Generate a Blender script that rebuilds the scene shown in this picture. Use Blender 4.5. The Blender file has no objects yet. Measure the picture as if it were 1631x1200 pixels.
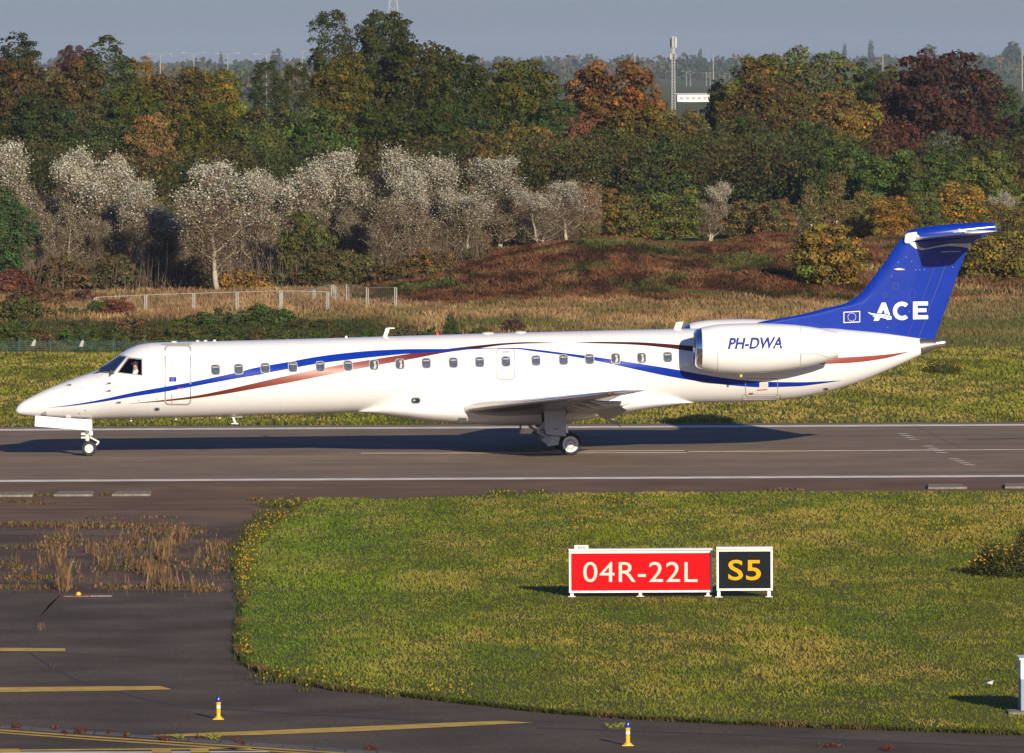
import bpy, bmesh, math, random
import numpy as np
from mathutils import Vector, Matrix, Euler

random.seed(7)
RNG = np.random.default_rng(11)
scene = bpy.context.scene
COL = scene.collection

# ------------------------------------------------------------------ camera
W, H = 1631.0, 1200.0
CX, CY = 815.5, 600.0
FPX = 14000.0
CAM_Z = 12.0
HORIZON = 95.0
PITCH = math.atan((CY - HORIZON) / FPX)
ROLL = math.radians(0.28)
FWD = Vector((0, math.cos(PITCH), -math.sin(PITCH)))
UP0 = Vector((0, math.sin(PITCH), math.cos(PITCH)))
RIGHT0 = Vector((1, 0, 0))
RIGHT = RIGHT0 * math.cos(ROLL) - UP0 * math.sin(ROLL)
UPV = RIGHT0 * math.sin(ROLL) + UP0 * math.cos(ROLL)
cam_data = bpy.data.cameras.new('camera')
cam = bpy.data.objects.new('camera', cam_data)
COL.objects.link(cam)
cam.matrix_world = Matrix((
    (RIGHT.x, UPV.x, -FWD.x, 0.0),
    (RIGHT.y, UPV.y, -FWD.y, 0.0),
    (RIGHT.z, UPV.z, -FWD.z, CAM_Z),
    (0, 0, 0, 1)))
cam_data.sensor_fit = 'HORIZONTAL'
cam_data.sensor_width = 36.0
cam_data.lens = 36.0 * FPX / W
cam_data.clip_start = 1.0
cam_data.clip_end = 30000.0
scene.camera = cam

# ------------------------------------------------------------------ world, sun, exposure
SUN_DIR = Vector((-1.1, 3.4, -1.0)).normalized()
elev = math.asin(-SUN_DIR.z)
world = bpy.data.worlds.new("World")
scene.world = world
world.use_nodes = True
nt = world.node_tree
nt.nodes.clear()
sky = nt.nodes.new('ShaderNodeTexSky')
sky.sky_type = 'NISHITA'
sky.sun_disc = False
sky.sun_elevation = elev
sky.sun_rotation = math.atan2(-SUN_DIR.x, -SUN_DIR.y)
sky.altitude = 100
sky.air_density = 1.0
sky.dust_density = 0.7
sky.ozone_density = 4.0
bg = nt.nodes.new('ShaderNodeBackground')
bg.inputs['Strength'].default_value = 0.053   # clear, slightly blue autumn sky
wo = nt.nodes.new('ShaderNodeOutputWorld')
tint = nt.nodes.new('ShaderNodeVectorMath'); tint.operation = 'MULTIPLY'; tint.inputs[1].default_value = (0.97, 1.05, 1.56)
nt.links.new(sky.outputs['Color'], tint.inputs[0])
nt.links.new(tint.outputs['Vector'], bg.inputs['Color'])
nt.links.new(bg.outputs['Background'], wo.inputs['Surface'])

sun_data = bpy.data.lights.new('sun', 'SUN')
sun_data.energy = 5.0
sun_data.angle = math.radians(0.5)
sun_data.color = (1.0, 0.88, 0.70)
sun = bpy.data.objects.new('sun', sun_data)
COL.objects.link(sun)
sun.location = (60, -200, 80)
sun.rotation_mode = 'QUATERNION'
sun.rotation_quaternion = SUN_DIR.to_track_quat('-Z', 'Y')

scene.view_settings.view_transform = 'Standard'
scene.view_settings.look = 'None'
scene.view_settings.gamma = 1.0
scene.view_settings.use_curve_mapping = False
scene.view_settings.exposure = 0.45
scene.cycles.max_bounces = 6
scene.cycles.diffuse_bounces = 3
scene.cycles.glossy_bounces = 3
scene.cycles.transparent_max_bounces = 12
scene.cycles.volume_bounces = 0

# ------------------------------------------------------------------ pixel helpers
def ray(px, py):
    px = float(px); py = float(py)
    return ((px - CX) / FPX) * RIGHT + ((CY - py) / FPX) * UPV + FWD

CAMP = Vector((0, 0, CAM_Z))
def ground(px, py, z=0.0):
    d = ray(px, py)
    t = (z - CAM_Z) / d.z
    return CAMP + d * t

def at(px, py, depth):
    d = ray(px, py)
    return CAMP + d * (depth / d.y)

# ------------------------------------------------------------------ object helpers
def tag(o, label=None, cat=None, group=None, kind=None):
    if label: o['label'] = label
    if cat: o['category'] = cat
    if group: o['group'] = group
    if kind: o['kind'] = kind
    return o

def empty(name, loc, label, cat, group=None, rz=0.0):
    o = bpy.data.objects.new(name, None)
    COL.objects.link(o)
    o.location = loc
    o.rotation_euler = (0, 0, rz)
    o.empty_display_size = 0.3
    return tag(o, label, cat, group)

def link(name, me, parent=None, mat=None):
    o = bpy.data.objects.new(name, me)
    COL.objects.link(o)
    if mat is not None and len(me.materials) == 0:
        me.materials.append(mat)
    if parent is not None:
        o.parent = parent
    return o

def mesh(name, verts, faces, mat, parent=None, smooth=False):
    me = bpy.data.meshes.new(name)
    me.from_pydata([tuple(v) for v in verts], [], faces)
    me.update()
    if smooth:
        me.polygons.foreach_set('use_smooth', [True] * len(me.polygons))
    return link(name, me, parent, mat)

def np_mesh(name, V, F, mat=None, cols=None, colname='col', smooth=False):
    """V (n,3), F (m,k) equal sized polygons"""
    me = bpy.data.meshes.new(name)
    V = np.ascontiguousarray(V, dtype=np.float32)
    F = np.ascontiguousarray(F, dtype=np.int32)
    n, k = F.shape
    me.vertices.add(len(V)); me.vertices.foreach_set('co', V.ravel())
    me.loops.add(n * k); me.loops.foreach_set('vertex_index', F.ravel())
    me.polygons.add(n)
    me.polygons.foreach_set('loop_start', np.arange(n, dtype=np.int32) * k)
    me.polygons.foreach_set('loop_total', np.full(n, k, dtype=np.int32))
    if smooth:
        me.polygons.foreach_set('use_smooth', np.ones(n, dtype=bool))
    me.update()
    if cols is not None:
        a = me.color_attributes.new(colname, 'FLOAT_COLOR', 'POINT')
        c4 = np.ones((len(V), 4), dtype=np.float32); c4[:, :3] = cols
        a.data.foreach_set('color', c4.ravel())
    if mat: me.materials.append(mat)
    return me

class MB:
    """collects closed shapes, becomes one mesh"""
    def __init__(s): s.v = []; s.f = []
    def add(s, verts, faces):
        b = len(s.v)
        s.v += [Vector(v) for v in verts]
        s.f += [tuple(i + b for i in f) for f in faces]
        return s
    def box(s, c, size, rot=None):
        hx, hy, hz = size[0]/2, size[1]/2, size[2]/2
        vs = [Vector((x, y, z)) for x in (-hx, hx) for y in (-hy, hy) for z in (-hz, hz)]
        if rot is not None:
            m = Euler(rot).to_matrix(); vs = [m @ v for v in vs]
        c = Vector(c)
        return s.add([v + c for v in vs], [(0,1,3,2),(4,6,7,5),(0,4,5,1),(2,3,7,6),(0,2,6,4),(1,5,7,3)])
    def tube(s, pts, r, n=8, caps=True):
        """pts list of Vector, r radius or list"""
        pts = [Vector(p) for p in pts]
        rs = r if isinstance(r, (list, tuple)) else [r] * len(pts)
        b = len(s.v)
        for i, p in enumerate(pts):
            if i == 0: d = pts[1] - pts[0]
            elif i == len(pts) - 1: d = pts[-1] - pts[-2]
            else: d = pts[i+1] - pts[i-1]
            d.normalize()
            a = d.orthogonal().normalized() if i == 0 else (a - d * a.dot(d)).normalized()
            c = d.cross(a)
            for k in range(n):
                t = 2 * math.pi * k / n
                s.v.append(p + (a * math.cos(t) + c * math.sin(t)) * rs[i])
        for i in range(len(pts) - 1):
            for k in range(n):
                k2 = (k + 1) % n
                s.f.append((b + i*n + k, b + i*n + k2, b + (i+1)*n + k2, b + (i+1)*n + k))
        if caps:
            s.f.append(tuple(b + k for k in range(n))[::-1])
            s.f.append(tuple(b + (len(pts)-1)*n + k for k in range(n)))
        return s
    def lathe(s, center, axis, prof, n=32):
        """prof: list of (distance along axis, radius)"""
        axis = Vector(axis).normalized()
        a = axis.orthogonal().normalized(); c = axis.cross(a); center = Vector(center)
        b = len(s.v)
        for (h, r) in prof:
            for k in range(n):
                t = 2 * math.pi * k / n
                s.v.append(center + axis * h + (a * math.cos(t) + c * math.sin(t)) * r)
        for i in range(len(prof) - 1):
            for k in range(n):
                k2 = (k + 1) % n
                s.f.append((b + i*n + k, b + i*n + k2, b + (i+1)*n + k2, b + (i+1)*n + k))
        return s
    def prism(s, poly, ext):
        """poly: list of Vector (planar), ext: Vector"""
        n = len(poly); b = len(s.v); ext = Vector(ext)
        s.v += [Vector(p) for p in poly] + [Vector(p) + ext for p in poly]
        s.f.append(tuple(b + i for i in range(n))[::-1])
        s.f.append(tuple(b + n + i for i in range(n)))
        for i in range(n):
            j = (i + 1) % n
            s.f.append((b + i, b + j, b + n + j, b + n + i))
        return s
    def build(s, name, mat, parent=None, smooth=False, fix=True):
        o = mesh(name, s.v, s.f, mat, parent, smooth)
        if fix:
            bm = bmesh.new(); bm.from_mesh(o.data)
            bmesh.ops.recalc_face_normals(bm, faces=bm.faces[:])
            bm.to_mesh(o.data); bm.free()
        if smooth:
            o.data.polygons.foreach_set('use_smooth', [True] * len(o.data.polygons))
            try: o.data.set_sharp_from_angle(angle=math.radians(40))
            except Exception: pass
        return o

def bevel(o, w, seg=2):
    bm = bmesh.new(); bm.from_mesh(o.data)
    bmesh.ops.bevel(bm, geom=bm.edges[:], offset=w, segments=seg, affect='EDGES', profile=0.7)
    bm.to_mesh(o.data); bm.free()
    return o

# ------------------------------------------------------------------ materials
def nodes_of(m):
    m.use_nodes = True
    n = m.node_tree; return n, n.nodes.get('Principled BSDF')

def sset(b, k, v):
    if k in b.inputs: b.inputs[k].default_value = v

def paint(name, col, rough=0.35, metal=0.0, spec=0.5, coat=0.0, var=0.0, scale=3.0, bump=0.0, bscale=40.0):
    m = bpy.data.materials.new(name)
    n, b = nodes_of(m)
    b.inputs['Base Color'].default_value = (*col, 1)
    b.inputs['Roughness'].default_value = rough
    b.inputs['Metallic'].default_value = metal
    sset(b, 'Specular IOR Level', spec)
    sset(b, 'Coat Weight', coat); sset(b, 'Coat Roughness', 0.06)
    tc = n.nodes.new('ShaderNodeTexCoord')
    if var > 0:
        no = n.nodes.new('ShaderNodeTexNoise'); no.inputs['Scale'].default_value = scale
        no.inputs['Detail'].default_value = 6
        n.links.new(tc.outputs['Object'], no.inputs['Vector'])
        r = n.nodes.new('ShaderNodeMapRange')
        r.inputs['From Min'].default_value = 0.3; r.inputs['From Max'].default_value = 0.7
        r.inputs['To Min'].default_value = 1 - var; r.inputs['To Max'].default_value = 1 + var * 0.4
        n.links.new(no.outputs['Fac'], r.inputs['Value'])
        mx = n.nodes.new('ShaderNodeVectorMath'); mx.operation = 'SCALE'
        mx.inputs[0].default_value = col
        n.links.new(r.outputs['Result'], mx.inputs['Scale'])
        n.links.new(mx.outputs['Vector'], b.inputs['Base Color'])
    if bump > 0:
        nb = n.nodes.new('ShaderNodeTexNoise'); nb.inputs['Scale'].default_value = bscale
        nb.inputs['Detail'].default_value = 4
        n.links.new(tc.outputs['Object'], nb.inputs['Vector'])
        bp = n.nodes.new('ShaderNodeBump'); bp.inputs['Strength'].default_value = bump
        bp.inputs['Distance'].default_value = 0.02
        n.links.new(nb.outputs['Fac'], bp.inputs['Height'])
        n.links.new(bp.outputs['Normal'], b.inputs['Normal'])
    return m

def asphalt(name, c1, c2, stretch=(0.05, 1.4, 1), streak=0.35, rough=0.97, patch=0.25, spec=0.04):
    """two tones, long streaks along x, blotches, grit"""
    m = bpy.data.materials.new(name)
    n, b = nodes_of(m)
    tc = n.nodes.new('ShaderNodeTexCoord')
    mp = n.nodes.new('ShaderNodeMapping'); mp.inputs['Scale'].default_value = stretch
    n.links.new(tc.outputs['Object'], mp.inputs['Vector'])
    s1 = n.nodes.new('ShaderNodeTexNoise'); s1.inputs['Scale'].default_value = 1.0; s1.inputs['Detail'].default_value = 8
    s1.inputs['Roughness'].default_value = 0.65
    n.links.new(mp.outputs['Vector'], s1.inputs['Vector'])
    s2 = n.nodes.new('ShaderNodeTexNoise'); s2.inputs['Scale'].default_value = 0.35; s2.inputs['Detail'].default_value = 7
    n.links.new(tc.outputs['Object'], s2.inputs['Vector'])
    s3 = n.nodes.new('ShaderNodeTexNoise'); s3.inputs['Scale'].default_value = 11.0; s3.inputs['Detail'].default_value = 3
    n.links.new(tc.outputs['Object'], s3.inputs['Vector'])
    mx = n.nodes.new('ShaderNodeMix'); mx.data_type = 'RGBA'
    mx.inputs['A'].default_value = (*c1, 1); mx.inputs['B'].default_value = (*c2, 1)
    cr = n.nodes.new('ShaderNodeMapRange'); cr.inputs['From Min'].default_value = 0.38; cr.inputs['From Max'].default_value = 0.62
    n.links.new(s2.outputs['Fac'], cr.inputs['Value'])
    n.links.new(cr.outputs['Result'], mx.inputs['Factor'])
    a = n.nodes.new('ShaderNodeMapRange'); a.inputs['From Min'].default_value = 0.3; a.inputs['From Max'].default_value = 0.7
    a.inputs['To Min'].default_value = 1 - streak; a.inputs['To Max'].default_value = 1 + streak
    n.links.new(s1.outputs['Fac'], a.inputs['Value'])
    g = n.nodes.new('ShaderNodeMapRange'); g.inputs['From Min'].default_value = 0.3; g.inputs['From Max'].default_value = 0.7
    g.inputs['To Min'].default_value = 1 - patch; g.inputs['To Max'].default_value = 1 + patch
    n.links.new(s3.outputs['Fac'], g.inputs['Value'])
    mul = n.nodes.new('ShaderNodeMath'); mul.operation = 'MULTIPLY'
    n.links.new(a.outputs['Result'], mul.inputs[0]); n.links.new(g.outputs['Result'], mul.inputs[1])
    sc = n.nodes.new('ShaderNodeVectorMath'); sc.operation = 'SCALE'
    n.links.new(mx.outputs['Result'], sc.inputs[0]); n.links.new(mul.outputs['Value'], sc.inputs['Scale'])
    n.links.new(sc.outputs['Vector'], b.inputs['Base Color'])
    b.inputs['Roughness'].default_value = rough
    sset(b, 'Specular IOR Level', spec)
    bp = n.nodes.new('ShaderNodeBump'); bp.inputs['Strength'].default_value = 0.35; bp.inputs['Distance'].default_value = 0.004
    s4 = n.nodes.new('ShaderNodeTexNoise'); s4.inputs['Scale'].default_value = 60.0
    n.links.new(tc.outputs['Object'], s4.inputs['Vector'])
    n.links.new(s4.outputs['Fac'], bp.inputs['Height'])
    n.links.new(bp.outputs['Normal'], b.inputs['Normal'])
    return m

def leaf_mat(name, rough=0.7, trans=0.15, use_obj=True):
    m = bpy.data.materials.new(name)
    n, b = nodes_of(m)
    at_ = n.nodes.new('ShaderNodeAttribute'); at_.attribute_name = 'col'
    src = at_.outputs['Color']
    if use_obj:
        oi = n.nodes.new('ShaderNodeObjectInfo')
        mu = n.nodes.new('ShaderNodeMix'); mu.data_type = 'RGBA'; mu.blend_type = 'MULTIPLY'
        mu.inputs['Factor'].default_value = 1.0
        n.links.new(at_.outputs['Color'], mu.inputs['A']); n.links.new(oi.outputs['Color'], mu.inputs['B'])
        src = mu.outputs['Result']
    n.links.new(src, b.inputs['Base Color'])
    b.inputs['Roughness'].default_value = rough
    sset(b, 'Specular IOR Level', 0.12)
    if trans > 0:
        tr = n.nodes.new('ShaderNodeBsdfTranslucent')
        n.links.new(src, tr.inputs['Color'])
        ms = n.nodes.new('ShaderNodeMixShader'); ms.inputs['Fac'].default_value = trans
        out = n.nodes.get('Material Output')
        n.links.new(b.outputs['BSDF'], ms.inputs[1]); n.links.new(tr.outputs['BSDF'], ms.inputs[2])
        n.links.new(ms.outputs['Shader'], out.inputs['Surface'])
    return m

M = {}
M['white'] = paint('white_aircraft_paint', (0.70, 0.695, 0.685), 0.2, spec=0.4, coat=0.2, var=0.035, scale=1.3)
M['offwhite'] = paint('off_white_paint', (0.62, 0.60, 0.55), 0.4, var=0.08, scale=6)
M['grey'] = paint('grey_paint', (0.30, 0.30, 0.30), 0.45, var=0.1, scale=5)
M['seam'] = paint('seam_grey', (0.28, 0.275, 0.265), 0.5, var=0.1, scale=5)
M['faint'] = paint('skin_joint', (0.60, 0.59, 0.57), 0.4)
M['seam_soft'] = paint('seam_light', (0.30, 0.29, 0.28), 0.5, var=0.1, scale=5)
M['blue'] = paint('blue_livery_paint', (0.003, 0.026, 0.27), 0.18, spec=0.3, coat=0.0, var=0.08, scale=2)
M['darkblue'] = paint('dark_blue_line', (0.004, 0.012, 0.13), 0.3)
M['midblue'] = paint('lettering_blue', (0.03, 0.04, 0.22), 0.7, spec=0.03)
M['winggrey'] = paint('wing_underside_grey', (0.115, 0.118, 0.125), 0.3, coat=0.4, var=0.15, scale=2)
M['metal'] = paint('bare_metal', (0.62, 0.60, 0.57), 0.28, metal=0.9, var=0.15, scale=8)
M['chrome'] = paint('polished_lip', (0.80, 0.80, 0.82), 0.12, metal=1.0)
M['steel'] = paint('burnt_steel', (0.30, 0.27, 0.24), 0.4, metal=0.85, var=0.3, scale=12)
M['gear'] = paint('gear_paint', (0.62, 0.60, 0.55), 0.4, var=0.15, scale=9)
M['geargrey'] = paint('gear_door_grey', (0.40, 0.42, 0.45), 0.45, var=0.08, scale=6)
M['tyre'] = paint('tyre_rubber', (0.018, 0.018, 0.019), 0.8, var=0.3, scale=14)
M['hub'] = paint('wheel_hub', (0.75, 0.73, 0.68), 0.4, var=0.1, scale=20)
M['black'] = paint('black', (0.01, 0.01, 0.011), 0.6, var=0.2, scale=10)
M['interior'] = paint('cockpit_interior', (0.10, 0.11, 0.13), 0.7, var=0.2, scale=8)
M['pane'] = paint('cabin_window_pane', (0.07, 0.085, 0.105), 0.08, spec=0.8, var=0.5, scale=9)
M['shade'] = paint('window_shade', (0.36, 0.35, 0.32), 0.5, var=0.2, scale=9)
M['wshield'] = paint('windshield_glass', (0.012, 0.025, 0.06), 0.04, spec=0.9)
M['red'] = paint('red_mark', (0.55, 0.03, 0.03), 0.5, var=0.1, scale=9)
M['maroon_dark'] = paint('dark_maroon', (0.05, 0.008, 0.008), 0.3)

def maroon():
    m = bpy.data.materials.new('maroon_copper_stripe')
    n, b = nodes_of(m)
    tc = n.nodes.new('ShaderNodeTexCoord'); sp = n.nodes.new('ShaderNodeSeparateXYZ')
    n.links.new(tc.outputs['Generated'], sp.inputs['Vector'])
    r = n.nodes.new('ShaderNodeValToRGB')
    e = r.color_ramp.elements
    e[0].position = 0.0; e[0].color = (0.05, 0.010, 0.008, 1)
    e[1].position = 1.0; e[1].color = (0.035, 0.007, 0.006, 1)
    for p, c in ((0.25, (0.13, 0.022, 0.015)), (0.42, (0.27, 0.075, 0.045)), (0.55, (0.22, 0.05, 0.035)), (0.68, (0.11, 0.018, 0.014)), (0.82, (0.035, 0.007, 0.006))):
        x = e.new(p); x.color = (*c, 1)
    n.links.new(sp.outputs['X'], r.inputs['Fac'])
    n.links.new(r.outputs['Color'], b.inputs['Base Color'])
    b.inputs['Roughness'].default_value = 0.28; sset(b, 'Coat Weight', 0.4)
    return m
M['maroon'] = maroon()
M['copper'] = paint('copper_stripe', (0.24, 0.05, 0.035), 0.3, coat=0.4, var=0.1)

def glass_pane():
    m = bpy.data.materials.new('cockpit_side_glass')
    n, b = nodes_of(m)
    out = n.nodes.get('Material Output'); n.nodes.remove(b)
    tr = n.nodes.new('ShaderNodeBsdfTransparent'); tr.inputs['Color'].default_value = (0.86, 0.9, 0.92, 1)
    gl = n.nodes.new('ShaderNodeBsdfGlossy'); gl.inputs['Roughness'].default_value = 0.03
    fr = n.nodes.new('ShaderNodeFresnel'); fr.inputs['IOR'].default_value = 1.5
    ms = n.nodes.new('ShaderNodeMixShader')
    n.links.new(fr.outputs['Fac'], ms.inputs['Fac'])
    n.links.new(tr.outputs['BSDF'], ms.inputs[1]); n.links.new(gl.outputs['BSDF'], ms.inputs[2])
    n.links.new(ms.outputs['Shader'], out.inputs['Surface'])
    return m
M['glass'] = glass_pane()

M['runway'] = asphalt('runway_asphalt', (0.250, 0.184, 0.124), (0.205, 0.155, 0.108), streak=0.16, patch=0.12)
M['shoulder'] = asphalt('brown_shoulder_asphalt', (0.200, 0.128, 0.078), (0.150, 0.098, 0.064), streak=0.2, patch=0.08)
M['oldtar'] = asphalt('old_weathered_asphalt', (0.165, 0.112, 0.080), (0.095, 0.068, 0.052), stretch=(0.3, 0.9, 1), streak=0.25, patch=0.3)
M['taxiway'] = asphalt('taxiway_asphalt', (0.128, 0.101, 0.074), (0.086, 0.068, 0.053), stretch=(0.2, 0.35, 1), streak=0.14, patch=0.24)
M['concrete'] = asphalt('pale_concrete', (0.26, 0.22, 0.17), (0.20, 0.17, 0.14), stretch=(1, 3, 1), streak=0.3, patch=0.25)
M['kerb'] = asphalt('grey_concrete_strip', (0.16, 0.15, 0.145), (0.125, 0.118, 0.115), stretch=(0.5, 3, 1), streak=0.2, patch=0.2)
M['wpaint'] = paint('white_road_paint', (0.80, 0.73, 0.62), 0.95, spec=0.04, var=0.28, scale=1.5)
M['ypaint'] = paint('yellow_road_paint', (0.60, 0.40, 0.10), 0.95, spec=0.04, var=0.3, scale=2.5)
M['crack'] = paint('crack_filler', (0.035, 0.03, 0.028), 0.9, var=0.3)

def soil(name, c1, c2, scale=0.5):
    return asphalt(name, c1, c2, stretch=(0.4, 0.4, 1), streak=0.35, patch=0.35, rough=0.95, spec=0.1)
M['terrain'] = soil('grass_soil', (0.080, 0.096, 0.012), (0.12, 0.105, 0.024))
M['leaf'] = leaf_mat('leaves')
M['leafabs'] = leaf_mat('silver_leaves', trans=0.15, use_obj=False)
M['blade'] = leaf_mat('grass_blades', trans=0.42, use_obj=False)
M['bark'] = paint('bark', (0.085, 0.065, 0.045), 0.9, var=0.4, scale=4, bump=0.6, bscale=12)
M['palebark'] = paint('pale_poplar_bark', (0.36, 0.31, 0.22), 0.85, var=0.35, scale=3)
M['birchbark'] = paint('birch_bark', (0.50, 0.45, 0.38), 0.8, var=0.4, scale=5)
# ================================================================== TERRAIN AND PAVEMENTS
def vnoise(x, y, seed=0):
    x = np.asarray(x, dtype=np.float64); y = np.asarray(y, dtype=np.float64)
    xi = np.floor(x).astype(np.int64); yi = np.floor(y).astype(np.int64)
    xf = x - xi; yf = y - yi
    def h(a, b):
        n = (a * 374761393 + b * 668265263 + seed * 144665 + 1013904223) & 0xffffffff
        n = ((n ^ (n >> 13)) * 1274126177) & 0xffffffff
        n = n ^ (n >> 16)
        return (n & 0xffffff) / float(0xffffff)
    u = xf * xf * (3 - 2 * xf); v = yf * yf * (3 - 2 * yf)
    return (h(xi, yi) * (1 - u) + h(xi + 1, yi) * u) * (1 - v) + (h(xi, yi + 1) * (1 - u) + h(xi + 1, yi + 1) * u) * v

def fbm(x, y, seed=0, octv=4):
    r = 0; a = 0.5; s = 0
    for i in range(octv):
        r = r + a * vnoise(x * 2**i, y * 2**i, seed + i * 17); s += a; a *= 0.5
    return r / s

def sstep(a, b, x):
    t = np.clip((x - a) / (b - a), 0, 1); return t * t * (3 - 2 * t)

def terrain_z(x, y):
    x = np.asarray(x, dtype=float); y = np.asarray(y, dtype=float)
    z = np.zeros(np.broadcast(x, y).shape)
    # shallow ditch behind the far verge, on the left where the green fence stands
    z = z - 1.25 * sstep(362, 372, y) * (1 - sstep(382, 398, y)) * (1 - sstep(-5, 4, x))
    # bank of heath from the middle to the right
    side = sstep(-8.0, -0.5, x)
    crest = 1.75 + 0.35 * np.sin(x * 0.35) + 0.7 * sstep(8, 14, x) * (1 - sstep(14.5, 19, x))
    z = z + side * crest * sstep(427, 466, y) * (1 - 0.8 * sstep(480, 560, y))
    z = z + (fbm(x * 0.2, y * 0.12, 5) - 0.5) * 0.7 * sstep(405, 450, y) * (1 - sstep(560, 700, y))
    return z

def build_terrain():
    xs = np.unique(np.concatenate([np.linspace(-9000, -300, 12), np.linspace(-300, -60, 12), np.linspace(-60, 60, 121), np.linspace(60, 300, 12), np.linspace(300, 9000, 12)]))
    ys = np.unique(np.concatenate([np.linspace(-600, 120, 10), np.linspace(120, 350, 40), np.linspace(350, 600, 126), np.linspace(600, 1000, 30), np.linspace(1000, 9500, 30)]))
    X, Y = np.meshgrid(xs, ys)
    Z = terrain_z(X, Y)
    V = np.stack([X.ravel(), Y.ravel(), Z.ravel()], 1)
    nx, ny = len(xs), len(ys)
    i, j = np.meshgrid(np.arange(nx - 1), np.arange(ny - 1))
    a = (j * nx + i).ravel()
    F = np.stack([a, a + 1, a + nx + 1, a + nx], 1)
    me = np_mesh('ground', V, F, M['terrain'], smooth=True)
    return tag(link('ground', me), kind='structure')
build_terrain()

def sheet(name, pts, z, mat, kind='structure', parent=None):
    vs = [(p.x, p.y, z) for p in pts]
    o = mesh(name, vs, [tuple(range(len(vs)))], mat, parent)
    bm = bmesh.new(); bm.from_mesh(o.data)
    bm.normal_update()
    bmesh.ops.triangulate(bm, faces=bm.faces[:], ngon_method='EAR_CLIP')
    bmesh.ops.recalc_face_normals(bm, faces=bm.faces[:])
    for f in bm.faces:
        if f.normal.z < 0: f.normal_flip()
    bm.to_mesh(o.data); bm.free()
    if kind: o['kind'] = kind
    return o

def gp(px, py): return ground(px, py)
def row(y, x0=-70, x1=70): return [Vector((x0, y, 0)), Vector((x1, y, 0))]
def yd(py): return ground(CX, py).y
Y_FAR_ASPH = yd(676.5); Y_NEAR_ASPH = yd(791); Y_FAR_LINE = yd(681.5); Y_NEAR_LINE = yd(763); Y_C = yd(717.5)

def rect(x0, x1, y0, y1): return [Vector((x0, y0, 0)), Vector((x1, y0, 0)), Vector((x1, y1, 0)), Vector((x0, y1, 0))]
sheet('runway', rect(-400, 400, Y_NEAR_LINE - 0.6, Y_FAR_ASPH), 0.008, M['runway'])
sheet('runway_shoulder', rect(-400, 400, Y_NEAR_ASPH, Y_NEAR_LINE - 0.6), 0.006, M['shoulder'])
# painted lines of the runway
def line(y, w, x0=-400, x1=400, z=0.012, name='runway_marking', mat='wpaint'):
    return sheet(name, rect(x0, x1, y - w/2, y + w/2), z, M[mat])
line(Y_FAR_LINE, 1.35); line(Y_NEAR_LINE, 1.15)
def cl(p, q, w):
    a, b = gp(*p), gp(*q)
    sheet('runway_marking', [Vector((a.x, a.y - w/2, 0)), Vector((b.x, b.y - w/2, 0)), Vector((b.x, b.y + w/2, 0)), Vector((a.x, a.y + w/2, 0))], 0.012, M['wpaint'])
cl((575, 722.8), (1094, 721.8), 0.42); cl((860, 719.6), (1090, 718.4), 0.42); cl((1096, 720.2), (2600, 710.5), 0.42)
# threshold like tick marks, three short slanting rows
for (ax, ay, bx, by) in ((1438, 692, 1455, 701), (1478, 711.5, 1500, 722), (1520, 732, 1544, 741.5)):
    for k in range(4):
        t = k / 3.0
        p = gp(ax + (bx - ax) * t, ay + (by - ay) * t)
        d = p.y * 0.00028
        q = [Vector((p.x - 0.10, p.y + 0.42, 0)), Vector((p.x - 0.30, p.y - 0.0, 0)), Vector((p.x + 0.12, p.y - 0.42, 0)), Vector((p.x + 0.30, p.y + 0.0, 0))]
        sheet('runway_marking', [Vector((p.x - 0.20, p.y + 0.22, 0)), Vector((p.x - 0.10, p.y - 0.16, 0)), Vector((p.x + 0.22, p.y - 0.20, 0)), Vector((p.x + 0.10, p.y + 0.16, 0))], 0.016, M['wpaint'])
def strip(name, pxs, w, z, mat, vertical=True):
    """strip along a pixel polyline, w metres wide measured across in depth"""
    P = [gp(*p) for p in pxs]
    L = [Vector((p.x, p.y + w/2, 0)) for p in P] + [Vector((p.x, p.y - w/2, 0)) for p in reversed(P)]
    return sheet(name, L, z, mat)
strip('asphalt_crack', [(1455, 678), (1475, 688), (1500, 700), (1532, 715)], 0.35, 0.014, M['crack'])
strip('asphalt_crack', [(1540, 701), (1580, 700), (1640, 698.5)], 0.22, 0.014, M['crack'])
# tyre marks
for (x0, x1, y) in ((0, 700, 744), (300, 1100, 738), (900, 1631, 734), (1100, 1631, 700)):
    p, q = gp(x0, y), gp(x1, y)
# grass island outline (photo px) and the tarmac left of it
ISLAND = [(2300, 787.5), (1631, 788), (1200, 789), (900, 791), (760, 795), (640, 800), (560, 799), (500, 800), (484, 808), (463, 822), (436, 842), (408, 858), (390, 874), (384, 895), (384, 915), (386, 938),
          (389, 965), (384, 992), (381, 1022), (383, 1042), (396, 1060), (431, 1077), (480, 1090), (540, 1101), (640, 1110), (760, 1124), (880, 1137), (1000, 1146), (1150, 1154), (1320, 1161), (1480, 1166), (1631, 1172), (2300, 1186)]
# left tarmac: taxiway everywhere up to the old surface
bx0 = -60
y_old_top = yd(833); y_old_bot = yd(941)
xe = gp(392, 850).x
tx = [gp(*p) for p in ISLAND[12:]]
lawn_poly = [gp(*p) for p in ISLAND]
sheet('taxiway', rect(-60, 60, 90, y_old_bot), 0.006, M['taxiway'])
sheet('old_taxiway', rect(-60, 60, y_old_bot, y_old_top), 0.005, M['oldtar'])
sheet('taxiway_shoulder', rect(-60, 60, y_old_top, Y_NEAR_ASPH), 0.0055, M['shoulder'])
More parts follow.
